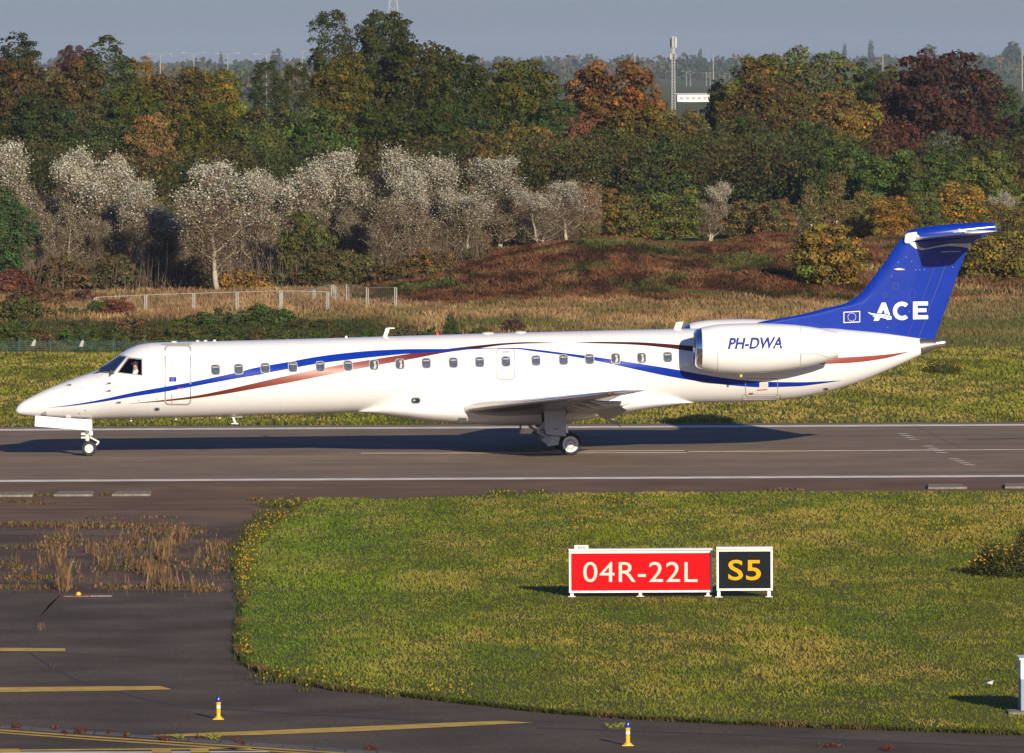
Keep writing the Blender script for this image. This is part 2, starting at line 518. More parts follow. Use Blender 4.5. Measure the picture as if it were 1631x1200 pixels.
# lawn base: slightly raised earth plate
lb = sheet('lawn_ground', lawn_poly, 0.03, M['terrain'])
bm = bmesh.new(); bm.from_mesh(lb.data)
r = bmesh.ops.extrude_face_region(bm, geom=bm.faces[:])
bmesh.ops.translate(bm, verts=[v for v in r['geom'] if isinstance(v, bmesh.types.BMVert)], vec=(0, 0, 0.05))
bmesh.ops.recalc_face_normals(bm, faces=bm.faces[:])
bm.to_mesh(lb.data); bm.free()

# joints across the brown shoulder and between surfaces
strip('asphalt_crack', [(-20, 812), (200, 812.5), (400, 811)], 0.12, 0.012, M['crack'])
strip('asphalt_crack', [(0, 829), (180, 830), (420, 829.5)], 0.5, 0.012, M['kerb'])
strip('asphalt_crack', [(100, 945), (80, 962), (62, 985), (52, 1010), (44, 1038), (80, 1062), (120, 1083), (160, 1095), (220, 1112), (300, 1127), (400, 1133), (560, 1142), (720, 1152)], 0.35, 0.010, M['crack'])
strip('asphalt_crack', [(855, 1160), (1000, 1165), (1200, 1172), (1400, 1182), (1640, 1192)], 0.25, 0.010, M['crack'])
strip('asphalt_crack', [(0, 1040), (45, 1038), (180, 1046), (300, 1052)], 0.10, 0.010, M['crack'])
# yellow taxiway markings
def ymark(pts, name='taxiway_marking', z=0.014, mat='ypaint'):
    return sheet(name, [gp(*p) for p in pts], z, M[mat])
ymark([(-300, 1031), (60, 1033.5), (104, 1033.8), (104, 1038.6), (60, 1038.6), (-300, 1037.6)])
ymark([(-300, 1098), (60, 1095.6), (180, 1094.4), (256, 1094.2), (274, 1099.5), (180, 1101.4), (60, 1103), (-300, 1107.5)])
ymark([(232, 1172.5), (400, 1166), (560, 1159), (700, 1153), (800, 1149.5), (848, 1152.5), (800, 1154.8), (700, 1160), (560, 1166.5), (400, 1172.4), (300, 1174)])
ymark([(-200, 1146), (0, 1163.2), (160, 1174.8), (330, 1186), (560, 1201), (700, 1210), (560, 1203), (330, 1188), (160, 1177), (0, 1165.5), (-200, 1148)])
ymark([(-200, 1149), (0, 1167.3), (160, 1179), (330, 1190.2), (500, 1201), (640, 1210), (500, 1203), (330, 1192.2), (160, 1181), (0, 1169.3), (-200, 1151)])
ymark([(-50, 1195.6), (100, 1194.6), (240, 1193.2), (400, 1192.6), (400, 1194.6), (240, 1195.6), (100, 1197), (-50, 1198)])
ymark([(-50, 1199), (300, 1198.4), (430, 1198), (430, 1199.4), (300, 1200.2), (-50, 1202)], mat='wpaint')
for (a, b) in ((-40, 30), (240, 271), (302, 331)):
    ymark([(a, 1194.9), (b, 1194.2), (b + 3, 1200), (a + 3, 1200.5)], z=0.018)
# flush concrete strip along the taxiway edge
def slab_band(P0, P1, nseg, w, z0, name, mat, gapf=0.03):
    root = empty('concrete_strip', ground(*P0), 'narrow grey concrete strip set in the tarmac at the lower left', 'kerb')
    for k in range(nseg):
        t0 = (k + gapf) / nseg; t1 = (k + 1 - gapf) / nseg
        a = ground(P0[0] + (P1[0]-P0[0]) * t0, P0[1] + (P1[1]-P0[1]) * t0)
        b = ground(P0[0] + (P1[0]-P0[0]) * t1, P0[1] + (P1[1]-P0[1]) * t1)
        L = [Vector((a.x, a.y + w/2, -0.05)), Vector((b.x, b.y + w/2, -0.05)), Vector((b.x, b.y - w/2, -0.05)), Vector((a.x, a.y - w/2, -0.05))]
        L = [v - root.location for v in L]
        MB().prism(L, (0, 0, 0.05 + z0 + random.uniform(0, 0.004))).build('concrete_slab', M[mat], root)
slab_band((-100, 1150.5), (700, 1207), 16, 0.62, 0.012, 'concrete_strip', 'kerb')
# pale slabs on the runway edge
SLABS = [((-20, 55), 790.0, 'pale concrete edge slab, leftmost, cut off by the left picture edge'),
         ((88, 150), 789.0, 'pale concrete edge slab, middle one of the three at the far left'),
         ((180, 242), 788.6, 'pale concrete edge slab, rightmost of the three on the left shoulder'),
         ((1475, 1538), 777.5, 'yellow stained concrete edge slab right of the lawn, the left one'),
         ((1597, 1665), 776.5, 'yellow stained concrete edge slab touching the right picture edge')]
for (a, b), y, lab in SLABS:
    p = ground(a, y); q = ground(b, y)
    ln = q.x - p.x
    o = MB().prism([Vector((0, -1.0, 0)), Vector((ln, -1.0, 0)), Vector((ln - 0.06, 0.9, 0)), Vector((0.08, 0.9, 0))], (0, 0, 0.07)).build('concrete_slab', M['concrete'])
    o.location = (p.x, p.y, 0.004)
    bevel(o, 0.02, 1)
    tag(o, lab, 'concrete slab', 'concrete edge slabs along the runway')
strip('asphalt_patch', [(0, 793.5), (250, 792.5)], 0.0, 0.011, M['crack']) if False else None

# field strips far away
def far_rect(name, x0, x1, y0, y1, z, mat):
    return sheet(name, rect(x0, x1, y0, y1), z, mat)
M['fieldg'] = soil('green_field', (0.13, 0.20, 0.10), (0.15, 0.21, 0.11))
M['fieldb'] = soil('ploughed_field', (0.26, 0.18, 0.14), (0.22, 0.16, 0.125))
far_rect('field', -500, 300, 2900, 4600, 0.03, M['fieldg'])
far_rect('field', 300, 1500, 2600, 4900, 0.03, M['fieldb'])

# ================================================================== AIRCRAFT
PSI = math.radians(3.5)
YC = 268.2
XR = (880 - CX) / FPX * YC
plane = empty('passenger_jet', (XR, YC, 0), 'white twin engine jet with blue and maroon swooshes and blue tail on the runway', 'airplane', rz=PSI)
MR = Matrix.Translation((XR, YC, 0)) @ Matrix.Rotation(PSI, 4, 'Z')
MRI = MR.inverted()
CL = MRI @ CAMP
def A(px, py, a=0.0):
    """pixel -> local point of the aircraft at lateral offset a (towards the camera)"""
    d = MRI.to_3x3() @ ray(px, py)
    t = (-a - CL.y) / d.y
    return CL + d * t

def pchip(xs, ys):
    xs = np.array(xs, float); ys = np.array(ys, float)
    h = np.diff(xs); dl = np.diff(ys) / h
    m = np.zeros_like(ys)
    m[0] = dl[0]; m[-1] = dl[-1]
    for i in range(1, len(xs) - 1):
        if dl[i-1] * dl[i] > 0:
            w1 = 2*h[i] + h[i-1]; w2 = h[i] + 2*h[i-1]
            m[i] = (w1 + w2) / (w1/dl[i-1] + w2/dl[i])
    def f(x):
        x = np.clip(x, xs[0], xs[-1])
        i = np.clip(np.searchsorted(xs, x) - 1, 0, len(xs) - 2)
        t = (x - xs[i]) / h[i]
        return ((1+2*t)*(1-t)**2*ys[i] + t*(1-t)**2*h[i]*m[i] + t*t*(3-2*t)*ys[i+1] + t*t*(t-1)*h[i]*m[i+1])
    return f

TOP = [(24.5, 655), (27, 649), (33.5, 642), (51.5, 631.5), (77, 619), (103, 608.8), (128.8, 599.3), (152, 591), (168, 580), (188, 566.2), (206, 555.2), (224, 548.8), (245, 546), (283, 545), (420, 541.8), (620, 536), (820, 530.2), (1073, 524.3), (1200, 521.8), (1315, 522.3), (1358, 525.6), (1410, 530.5), (1466, 539)]
BOT = [(24.5, 655.4), (28, 659), (38.6, 661.8), (56.7, 664), (103, 666.6), (144, 668.2), (180, 667.7), (257.5, 666), (420, 661.5), (503, 659), (565, 656.4), (800, 650), (1060, 643), (1150, 641), (1200, 640.2), (1256, 636), (1305, 627.5), (1368, 608.5), (1410, 591.5), (1466, 566)]
MID = [(24.5, 655.2), (51.5, 649), (103, 639), (152, 629), (188, 620), (224, 611), (260, 606), (420, 601.5), (1073, 582.5), (1200, 579), (1305, 573), (1410, 560), (1466, 552.5)]
def tr(L):
    P = [A(px, py, 0) for px, py in L]
    return pchip([p.x for p in P], [p.z for p in P])
ZT, ZB, ZM = tr(TOP), tr(BOT), tr(MID)
X0 = A(24.5, 655, 0).x; X1 = A(1466, 552, 0).x
XN = A(103, 640, 0).x; XF = A(250, 600, 0).x
def hw(x):
    h = (ZT(x) - ZB(x)) / 2
    k = 1.0
    if x < XF: k = 1.0 + 0.16 * math.sin(math.pi * min(1, max(0, (x - X0) / (XF - X0)))) 
    if x > A(1200,600,0).x: k = 1.0 - 0.12 * min(1, (x - A(1200,600,0).x) / 5.0)
    return h * k
def fus_pt(x, ang, s=1.0):
    """ang 0 = near side (-y), pi/2 = top"""
    zt, zb, zm, w = float(ZT(x)), float(ZB(x)), float(ZM(x)), hw(x)
    sn = math.sin(ang)
    z = zm + (zt - zm) * sn * s if sn >= 0 else zm + (zm - zb) * sn * s
    return Vector((x, -w * math.cos(ang) * s, z))
def fus_loft(xs, n, s=1.0, seg=72):
    V = []; F = []
    for x in xs:
        for k in range(seg):
            V.append(fus_pt(x, 2 * math.pi * k / seg, s))
    for i in range(len(xs) - 1):
        for k in range(seg):
            k2 = (k + 1) % seg
            F.append((i*seg + k, i*seg + k2, (i+1)*seg + k2, (i+1)*seg + k))
    F.append(tuple(range(seg))[::-1]); F.append(tuple((len(xs)-1)*seg + k for k in range(seg)))
    return V, F
u = np.linspace(0, 1, 60)
xs = list(X0 + 0.0005 + (XF - X0) * u**1.8) + list(np.linspace(XF, X1, 150)[1:])
V, F = fus_loft(xs, 0)
fus = mesh('fuselage', V, F, M['white'], plane, smooth=True)
def fixn(o):
    bm = bmesh.new(); bm.from_mesh(o.data)
    bmesh.ops.recalc_face_normals(bm, faces=bm.faces[:])
    bm.to_mesh(o.data); bm.free()
fixn(fus)

def S(px, py, off=0.0):
    a = 0.9
    p = None
    for _ in range(6):
        p = A(px, py, a)
        x = min(max(p.x, X0 + 0.001), X1)
        zt, zb, zm, w = float(ZT(x)), float(ZB(x)), float(ZM(x)), hw(x)
        hh = (zt - zm) if p.z > zm else (zm - zb)
        t = (p.z - zm) / max(hh, 1e-4)
        t = max(-0.999, min(0.999, t))
        a = w * math.sqrt(1 - t * t)
    n = Vector((0, -a / (w * w), (p.z - zm) / (hh * hh)))
    if n.length > 0: n.normalize()
    return Vector((p.x, -a, p.z)) + n * off

# cockpit hollow and side window opening
SIDEWIN = [(204.7, 571.2), (225.8, 572.3), (226.3, 598.2), (188, 593.6)]
def boolean(o, cutter):
    md = o.modifiers.new('cut', 'BOOLEAN'); md.operation = 'DIFFERENCE'; md.solver = 'EXACT'; md.object = cutter
    try: md.material_mode = 'TRANSFER'
    except Exception: pass
    bpy.context.view_layer.update()
    dg = bpy.context.evaluated_depsgraph_get()
    me = bpy.data.meshes.new_from_object(o.evaluated_get(dg))
    o.modifiers.clear(); old = o.data; o.data = me; me.name = o.name
    bpy.data.objects.remove(cutter, do_unlink=True)
xa, xb = A(158, 590, 0).x, A(262, 590, 0).x
cv, cf = fus_loft(list(np.linspace(xa, xb, 14)), 0, s=0.90, seg=32)
cut = mesh('cutter', cv, cf, M['interior'], plane); fixn(cut)
boolean(fus, cut)
cut = MB().prism([A(px, py, 0.55) for px, py in SIDEWIN], (0, -1.2, 0)).build('cutter', M['interior'], plane)
boolean(fus, cut)
fus.data.polygons.foreach_set('use_smooth', [True] * len(fus.data.polygons))
try: fus.data.set_sharp_from_angle(angle=math.radians(40))
except Exception: pass

# ---- surface patches
def patch(name, outline, mat, off=0.006, rings=4, parent=None, f=S, thick=None):
    """filled patch hugging the skin; outline in pixels, star shaped about its middle"""
    cx = sum(p[0] for p in outline) / len(outline); cy = sum(p[1] for p in outline) / len(outline)
    V = [f(cx, cy, off)]; F = []
    n = len(outline)
    for r in range(1, rings + 1):
        t = r / rings
        for p in outline: V.append(f(cx + (p[0]-cx)*t, cy + (p[1]-cy)*t, off))
    for k in range(n): F.append((0, 1 + k, 1 + (k+1) % n))
    for r in range(rings - 1):
        a = 1 + r*n; b = a + n
        for k in range(n):
            k2 = (k+1) % n
            F.append((a + k, b + k, b + k2, a + k2))
    # rim down to the skin
    b = len(V); last = 1 + (rings-1)*n
    for p in outline: V.append(f(p[0], p[1], -0.004))
    for k in range(n):
        k2 = (k+1) % n
        F.append((last + k, b + k, b + k2, last + k2))
    o = mesh(name, V, F, mat, parent or plane, smooth=False); fixn(o)
    return o
def ringp(name, outer, inner, mat, off=0.01, parent=None, f=S, inner_off=None):
    n = len(outer); V = []; F = []
    for L, of in ((outer, -0.004), (outer, off), (inner, off), (inner, -0.004 if inner_off is None else inner_off)):
        for p in L: V.append(f(p[0], p[1], of))
    for q in range(3):
        for k in range(n):
            k2 = (k+1) % n
            F.append((q*n + k, q*n + k2, (q+1)*n + k2, (q+1)*n + k))
    o = mesh(name, V, F, mat, parent or plane); fixn(o); return o
def rrect(cx, cy, w, h, r, n=5, skew=0.0):
    P = []
    for (sx, sy, a0) in ((1, -1, -90), (1, 1, 0), (-1, 1, 90), (-1, -1, 180)):
        for k in range(n + 1):
            a = math.radians(a0 + 90 * k / n)
            x = sx * (w/2 - r) + r * math.cos(a); y = sy * (h/2 - r) + r * math.sin(a)
            P.append((cx + x + skew * y, cy + y))
    return P
def densify(P, step=3.0):
    out = []
    n = len(P)
    for i in range(n):
        a, b = P[i], P[(i+1) % n]
        d = math.hypot(b[0]-a[0], b[1]-a[1]); m = max(1, int(d / step))
        for k in range(m): out.append((a[0] + (b[0]-a[0])*k/m, a[1] + (b[1]-a[1])*k/m))
    return out

def stripe(name, top, bot, mat, off=0.005, rows=5, step=4.0, f=S):
    x0 = max(top[0][0], bot[0][0]); x1 = min(top[-1][0], bot[-1][0])
    ft = pchip(*zip(*top)); fb = pchip(*zip(*bot))
    n = int((x1 - x0) / step) + 2
    V = []; F = []
    for i in range(n):
        x = x0 + (x1 - x0) * i / (n - 1)
        a, b = float(ft(x)), float(fb(x))
        for k in range(rows + 1):
            V.append(f(x, a + (b - a) * k / rows, off))
    for i in range(n - 1):
        for k in range(rows):
            c = i * (rows + 1) + k
            F.append((c, c + 1, c + rows + 2, c + rows + 1))
    o = mesh(name, V, F, mat, plane, smooth=True); fixn(o); return o

blue_top = [(77, 649.5), (110, 645.3), (152, 638.4), (219, 624), (263, 616.3), (305, 608.8), (345, 600.5), (389, 590.7), (400, 587.6), (431, 581.7), (459, 577.0), (503, 569), (554.5, 562.4), (606, 558.3), (657.5, 556.5), (713, 556.3), (760, 555.0), (790, 554.7), (818, 554.4), (854.5, 557.3), (893, 562), (932, 566.8), (973, 572.6), (1022, 580), (1073, 588.3), (1120, 597), (1165, 603.6), (1210.6, 607.7), (1270, 608.9), (1340, 606.2)]
blue_bot = [(77, 649.7), (110, 647), (152, 641.7), (219, 630.7), (263, 624.0), (305, 616.3), (345, 608.8), (389, 601.0), (414.6, 597), (431, 593.3), (459, 588), (503, 580.2), (554.5, 573.6), (606, 568), (651, 563.7), (711.6, 560.2), (745, 557.3), (790, 555.6), (818, 556.2), (854.5, 560.6), (893, 565.5), (932, 571.8), (973, 580), (1022, 590.7), (1073, 601), (1120, 608.5), (1165, 613.8), (1210.6, 616.8), (1270, 615.4), (1305, 611.4), (1340, 606.4)]
red_top = [(206, 643), (257.5, 637.6), (305, 631.6), (360.6, 620.8), (400, 611.9), (451.5, 600), (503, 588.9), (554.5, 579.2), (606, 571), (652, 563.9), (713, 556.0), (765.7, 550.3), (803, 547), (841.6, 545.4), (890, 546.6)]
red_bot = [(206, 643.2), (257.5, 639.8), (305, 635.3), (360.6, 627.3), (400, 620.4), (451.5, 611.3), (503, 601.2), (554.5, 591), (606, 581), (657.5, 571.9), (713, 561.4), (765.7, 554.7), (803, 549.9), (841.6, 547.6), (890, 546.8)]
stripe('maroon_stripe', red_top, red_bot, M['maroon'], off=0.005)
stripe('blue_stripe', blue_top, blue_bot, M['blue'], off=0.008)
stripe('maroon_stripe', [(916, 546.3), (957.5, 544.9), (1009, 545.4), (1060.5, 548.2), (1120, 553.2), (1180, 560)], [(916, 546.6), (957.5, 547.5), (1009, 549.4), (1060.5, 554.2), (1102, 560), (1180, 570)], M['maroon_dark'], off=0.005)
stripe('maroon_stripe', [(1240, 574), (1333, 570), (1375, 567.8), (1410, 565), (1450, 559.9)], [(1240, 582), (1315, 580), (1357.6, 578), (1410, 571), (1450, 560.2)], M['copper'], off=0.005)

# ---- cabin windows
WIN = [(343.3, 589.5), (380, 588.2), (422.4, 586.6), (466.4, 585), (510.2, 584.3), (554.3, 583), (595.7, 581.7), (637, 580.4), (679, 579), (722, 578.2), (764, 577.3), (805.8, 576.2), (853.7, 574.8), (897.5, 573.6), (939, 572.4), (980.5, 571.5), (1022, 570.6), (1063.4, 569.4)]
shaded = {6, 7, 15, 16}
for i, (cx, cy) in enumerate(WIN):
    outer = rrect(cx, cy, 15.2, 17.4, 4.6, skew=0.04); mid = rrect(cx, cy, 12.8, 15.0, 4.2, skew=0.04)
    fr = ringp('window', outer, mid, M['seam'], off=0.014)
    pn = patch('pane', rrect(cx + 0.1, cy, 12.9, 15.1, 4.2, skew=0.04), M['pane'], off=0.009, rings=2, parent=fr)
    if i in shaded:
        patch('curtain', [(cx - 1.2, cy - 5.6), (cx + 3.0, cy - 5.9), (cx + 3.8, cy + 2), (cx + 3.0, cy + 6), (cx - 0.8, cy + 6.2), (cx + 0.6, cy)], M['shade'], off=0.011, rings=1, parent=fr)
    else:
        patch('blind', [(cx - 4.6, cy - 5.0), (cx + 4.6, cy - 5.2), (cx + 4.8, cy - 3.4), (cx - 4.8, cy - 3.2)] , M['grey'], off=0.011, rings=1, parent=fr)
# ---- doors
d_out = densify(rrect(283.3, 597.6, 42.5, 95, 7), 6); d_in = densify(rrect(283.3, 597.6, 39.2, 92, 6), 6)
def ring_from(cx, cy, w, h, r, t, name, mat, off, parent=None):
    o = rrect(cx, cy, w, h, r); i_ = rrect(cx, cy, w - 2*t, h - 2*t, max(0.5, r - t))
    def dens(P):
        out = []
        n = len(P)
        for k in range(n):
            a, b = P[k], P[(k+1) % n]
            for q in range(6): out.append((a[0]+(b[0]-a[0])*q/6, a[1]+(b[1]-a[1])*q/6))
        return out
    return ringp(name, dens(o), dens(i_), mat, off=off, parent=parent)
def door_leaf(cx, cy, w, h, r, name):
    P = rrect(cx, cy, w, h, r)
    out = []
    for k in range(len(P)):
        a, b = P[k], P[(k+1) % len(P)]
        for q in range(5): out.append((a[0]+(b[0]-a[0])*q/5, a[1]+(b[1]-a[1])*q/5))
    return patch(name, out, M['white'], off=0.003, rings=10)
dr = door_leaf(283.3, 597.6, 38.8, 91.5, 5.5, 'passenger_door')
ring_from(283.3, 597.6, 42.6, 95.4, 7, 2.3, 'door_seal', M['seam_soft'], 0.010, dr)
patch('handle', densify([(273.2, 628), (274.2, 628), (274.2, 643), (273.2, 643)], 3), M['red'], off=0.012, rings=1, parent=dr)
patch('flag_decal', densify([(269.5, 600.8), (281, 600.6), (281, 608), (269.5, 608.2)], 2), M['blue'], off=0.012, rings=1, parent=dr)
patch('placard', [(283, 618), (292, 617.6), (292, 619.4), (283, 619.8)], M['red'], off=0.012, rings=1, parent=dr)
patch('door_hinge_fairing', densify([(258, 549.4), (305, 548.4), (305, 550.2), (258, 551)], 5), M['seam_soft'], off=0.03, rings=1)
ex = door_leaf(805.5, 580, 26.5, 46.5, 4.5, 'emergency_exit')
ring_from(805.5, 580, 29.5, 50, 6, 1.5, 'door_seal', M['seam_soft'], 0.008, ex)
patch('placard', [(799.5, 560.4), (811, 560.2), (811, 561.6), (799.5, 561.8)], M['red'], off=0.006, rings=1, parent=ex)
bh = door_leaf(1213, 617.5, 50, 28, 4, 'service_hatch')
ring_from(1213, 617.5, 52, 29, 5, 0.8, 'hatch_seal', M['seam_soft'], 0.009, bh)
patch('placard', [(1206, 620.8), (1222, 619.9), (1222, 621.2), (1210, 622), (1206, 622.2)], M['red'], off=0.012, rings=1, parent=bh)
patch('placard', [(1192.5, 626.2), (1199.5, 625.6), (1199.5, 627.8), (1192.5, 628.4)], M['red'], off=0.012, rings=1, parent=bh)
patch('latch_plate', densify([(1209.5, 608.6), (1223.5, 608.4), (1223.5, 616.6), (1209.5, 616.6)], 4), M['offwhite'], off=0.012, rings=1, parent=bh)
for (cx, cy, w, h) in ((250, 651.8, 9.5, 5.5), (1315.5, 619.5, 9, 4)):
    pt = patch('port', rrect(cx, cy, w, h, min(w, h)/2.05), M['seam'], off=0.01, rings=1)
    patch('port_lens', rrect(cx, cy, w*0.5, h*0.55, h*0.25), M['black'], off=0.014, rings=1, parent=pt)
ring_from(1213, 633, 62, 9, 3, 0.6, 'panel_line', M['seam_soft'], 0.006)

# ---- cockpit glazing
WS = [(189.3, 567.4), (201.6, 569.0), (180.6, 594.2), (154.5, 592.6), (164, 584)]
patch('windshield', densify(WS, 4), M['wshield'], off=0.012, rings=5)
def grow(P, g):
    cx = sum(p[0] for p in P)/len(P); cy = sum(p[1] for p in P)/len(P)
    out = []
    for p in P:
        d = math.hypot(p[0]-cx, p[1]-cy); out.append((cx + (p[0]-cx)*(d+g)/d, cy + (p[1]-cy)*(d+g)/d))
    return out
def dens_n(P, n):
    out = []
    for k in range(len(P)):
        a, b = P[k], P[(k+1) % len(P)]
        for q in range(n): out.append((a[0]+(b[0]-a[0])*q/n, a[1]+(b[1]-a[1])*q/n))
    return out
ringp('windshield_frame', dens_n(grow(WS, 1.8), 6), dens_n(grow(WS, -0.6), 6), M['grey'], off=0.018)
ringp('side_window_frame', dens_n(grow(SIDEWIN, 1.6), 6), dens_n(grow(SIDEWIN, -0.4), 6), M['grey'], off=0.016)
g = patch('side_window_pane', dens_n(SIDEWIN, 4), M['glass'], off=0.004, rings=3)
# wiper
MB().tube([S(182, 596.5, 0.03), S(160, 594.5, 0.05), S(149, 596, 0.02)], 0.012, 6).build('wiper', M['black'], plane)
MB().tube([S(168, 583.5, 0.03), S(158, 590.5, 0.05)], 0.012, 6).build('wiper', M['black'], plane)
# instrument panel seen through the side window
ip = A(188, 598, 0.35)
b_ = MB().box(ip + Vector((-0.1, 0, 0.02)), (0.35, 1.0, 0.24), (0, 0.25, 0))
b_.build('instrument_panel', M['black'], plane)
sb = A(226, 596, 0.35)
MB().box(sb + Vector((0.02, 0, 0.05)), (0.10, 0.45, 0.75), (0, 0.12, 0)).build('seat', M['interior'], plane)

# faint skin joints round the fuselage
for px in (101, 236, 447, 660, 872, 1086, 1352):
    xj = A(px, 600, 1.0).x
    V = []; F = []
    for k in range(41):
        an = -1.2 + 2.5*k/40
        for dx in (-0.006, 0.006):
            p = fus_pt(xj + dx, an); n = Vector((0, -math.cos(an), math.sin(an))); V.append(p + n*0.002)
    for k in range(40): F.append((2*k, 2*k+1, 2*k+3, 2*k+2))
    mesh('skin_joint', V, F, M['faint'], plane)
# ---- tail cone
pc, pd = A(1466, 552.5, 0), A(1487, 550.5, 0)
tc_ = MB()
ang = (pd - pc).normalized()
r0 = (A(1466, 539, 0).z - A(1466, 566, 0).z) / 2
tc_.lathe(A(1466, 552.3, 0), A(1487, 549.2, 0) - A(1466, 552.3, 0), [(-0.02, 0), (-0.02, r0*0.995), (0.12, r0*0.93), (0.42, r0*0.58), (0.50, r0*0.50)], 40)
tc_.build('tail_cone', M['steel'], plane, smooth=True)
tc_ = MB()
tc_.lathe(A(1488, 548.3, 0), A(1500, 546.6, 0) - A(1488, 548.3, 0), [(-0.05, 0.0), (-0.05, 0.125), (0.32, 0.11), (0.32, 0.085), (0.1, 0.08), (0.1, 0)], 24)
tc_.build('exhaust_pipe', M['metal'], plane, smooth=True)
# ---- fin
FLE = [(368, 1446), (373, 1443), (385.5, 1431.5), (417, 1410), (445, 1389), (457, 1380), (469.6, 1368.5), (477, 1358), (483.6, 1346), (491, 1315), (502.8, 1268), (509, 1232), (514, 1207), (522, 1196), (560, 1196)]
FTE = [(368, 1548), (385, 1546.5), (400, 1540), (427.5, 1529), (487, 1508), (541, 1487.5), (560, 1481)]
fle = pchip(*zip(*FLE)); fte = pchip(*zip(*FTE))
def fin_half(px, py):
    s = 1 / 52.0
    d1 = max(0.0, (px - float(fle(py))) * s); d2 = max(0.0, (float(fte(py)) - px) * s)
    base = 0.125
    e1 = min(1.0, d1 / 0.55); e2 = min(1.0, d2 / 1.3)
    return base * math.sqrt(max(0, 1 - (1 - e1)**2)) * (0.08 + 0.92 * e2**0.9) + 0.004
def FN(px, py, off=0.0):
    h = fin_half(px, py)
    p = A(px, py, h + off)
    return Vector((p.x, -(h + off), p.z))
rowsP = np.concatenate([np.linspace(372, 470, 26), np.linspace(473, 522, 26)[0:], np.linspace(526, 556, 6)])
colsC = (1 - np.cos(np.linspace(0, math.pi, 49))) / 2
V = []; F = []
nc = len(colsC)
for sgn in (1, -1):
    for py in rowsP:
        l, t = float(fle(py)), float(fte(py))
        for c in colsC:
            p = FN(l + (t - l) * c, py)
            V.append(Vector((p.x, p.y * sgn, p.z)))
nr = len(rowsP)
for s_ in (0, 1):
    b = s_ * nr * nc
    for j in range(nr - 1):
        for i in range(nc - 1):
            a = b + j*nc + i
            F.append((a, a + 1, a + nc + 1, a + nc) if s_ else (a, a + nc, a + nc + 1, a + 1))
for j in range(nr - 1):      # trailing edge closure
    a = j*nc + nc - 1; b = nr*nc + a
    F.append((a, a + nc, b + nc, b))
    a = j*nc; b = nr*nc + a
    F.append((a, b, b + nc, a + nc))
for i in range(nc - 1):
    a = i; b = nr*nc + i
    F.append((a, a + 1, b + 1, b))
fin = mesh('tail_fin', V, F, M['blue'], plane, smooth=True); fixn(fin)
try: fin.data.set_sharp_from_angle(angle=math.radians(40))
except Exception: pass
def fline(pts, w, name='panel_line', mat='darkblue', off=0.003, par=None):
    V = []; F = []
    P = []
    for k in range(len(pts) - 1):
        for q in range(10): P.append((pts[k][0] + (pts[k+1][0]-pts[k][0])*q/10, pts[k][1] + (pts[k+1][1]-pts[k][1])*q/10))
    P.append(pts[-1])
    for (x, y) in P: V += [FN(x - w/2, y, off), FN(x + w/2, y, off)]
    for k in range(len(P) - 1): F.append((2*k, 2*k+1, 2*k+3, 2*k+2))
    o = mesh(name, V, F, M[mat], par or fin); return o
fline([(1510, 412), (1487, 474), (1463, 539)], 1.1)
fline([(1494, 410), (1470, 476), (1446, 534)], 0.8)
fline([(1433, 396), (1392, 462), (1362, 500)], 0.6)
patch('rudder_rim', [(1499, 401.0), (1513, 400.4), (1530, 400.2), (1530, 401.0), (1513, 401.4), (1499, 402.2)], M['offwhite'], off=0.006, rings=1, parent=fin, f=FN)
# pale band under the tailplane
BAND = [(1446.5, 386), (1460, 386), (1465, 394), (1474, 396.3), (1490, 392.6), (1510, 388.6), (1530, 386.4), (1546, 386), (1545, 396), (1533, 393.5), (1510, 392), (1490, 394.5), (1468, 398.8), (1458, 396), (1452, 391)]
def fin_poly(name, P, mat, off, f=FN, par=None):
    bm = bmesh.new()
    vs = [bm.verts.new((p[0], 0, p[1])) for p in P]
    bm.faces.new(vs); bm.normal_update()
    bmesh.ops.triangulate(bm, faces=bm.faces[:], ngon_method='EAR_CLIP')
    for _ in range(2):
        long = [e for e in bm.edges if e.calc_length() > 3.5]
        if long: bmesh.ops.subdivide_edges(bm, edges=long, cuts=1)
        bmesh.ops.triangulate(bm, faces=bm.faces[:])
    for v in bm.verts: v.co = f(v.co.x, v.co.z, off)
    bm.normal_update()
    me = bpy.data.meshes.new(name); bm.to_mesh(me); bm.free()
    return link(name, me, par or plane, mat)
fin_poly('white_band', BAND, M['offwhite'], 0.006, par=fin)
# small fasteners and access covers on the fin
for (x, y) in ((1443, 410), (1470, 424), (1465, 430), (1472, 430), (1459, 430), (1420, 440.5), (1506, 389), (1517.5, 426), (1494, 418), (1431, 418), (1452, 417), (1448, 497), (1427, 507), (1400, 509), (1414, 521.5), (1345, 505)):
    patch('fastener', rrect(x, y, 1.3, 1.3, 0.6, n=2), M['seam'], off=0.008, rings=1, parent=fin, f=FN)
for (x, y, w) in ((1427, 456, 9), (1453, 468, 11), (1448, 478, 6), (1410, 470, 7)):
    ringp('access_cover', rrect(x, y, w, w*1.25, w*0.48), rrect(x, y, w-1.2, w*1.25-1.2, w*0.42), M['darkblue'], off=0.004, parent=fin, f=FN)
mb = MB().tube([FN(1424, 429.5, 0.05), FN(1428, 429.3, 0.09), FN(1434, 429.2, 0.09), FN(1441, 429.6, 0.04)], [0.012, 0.035, 0.035, 0.01], 8)
mb.build('probe', M['offwhite'], plane, smooth=True)
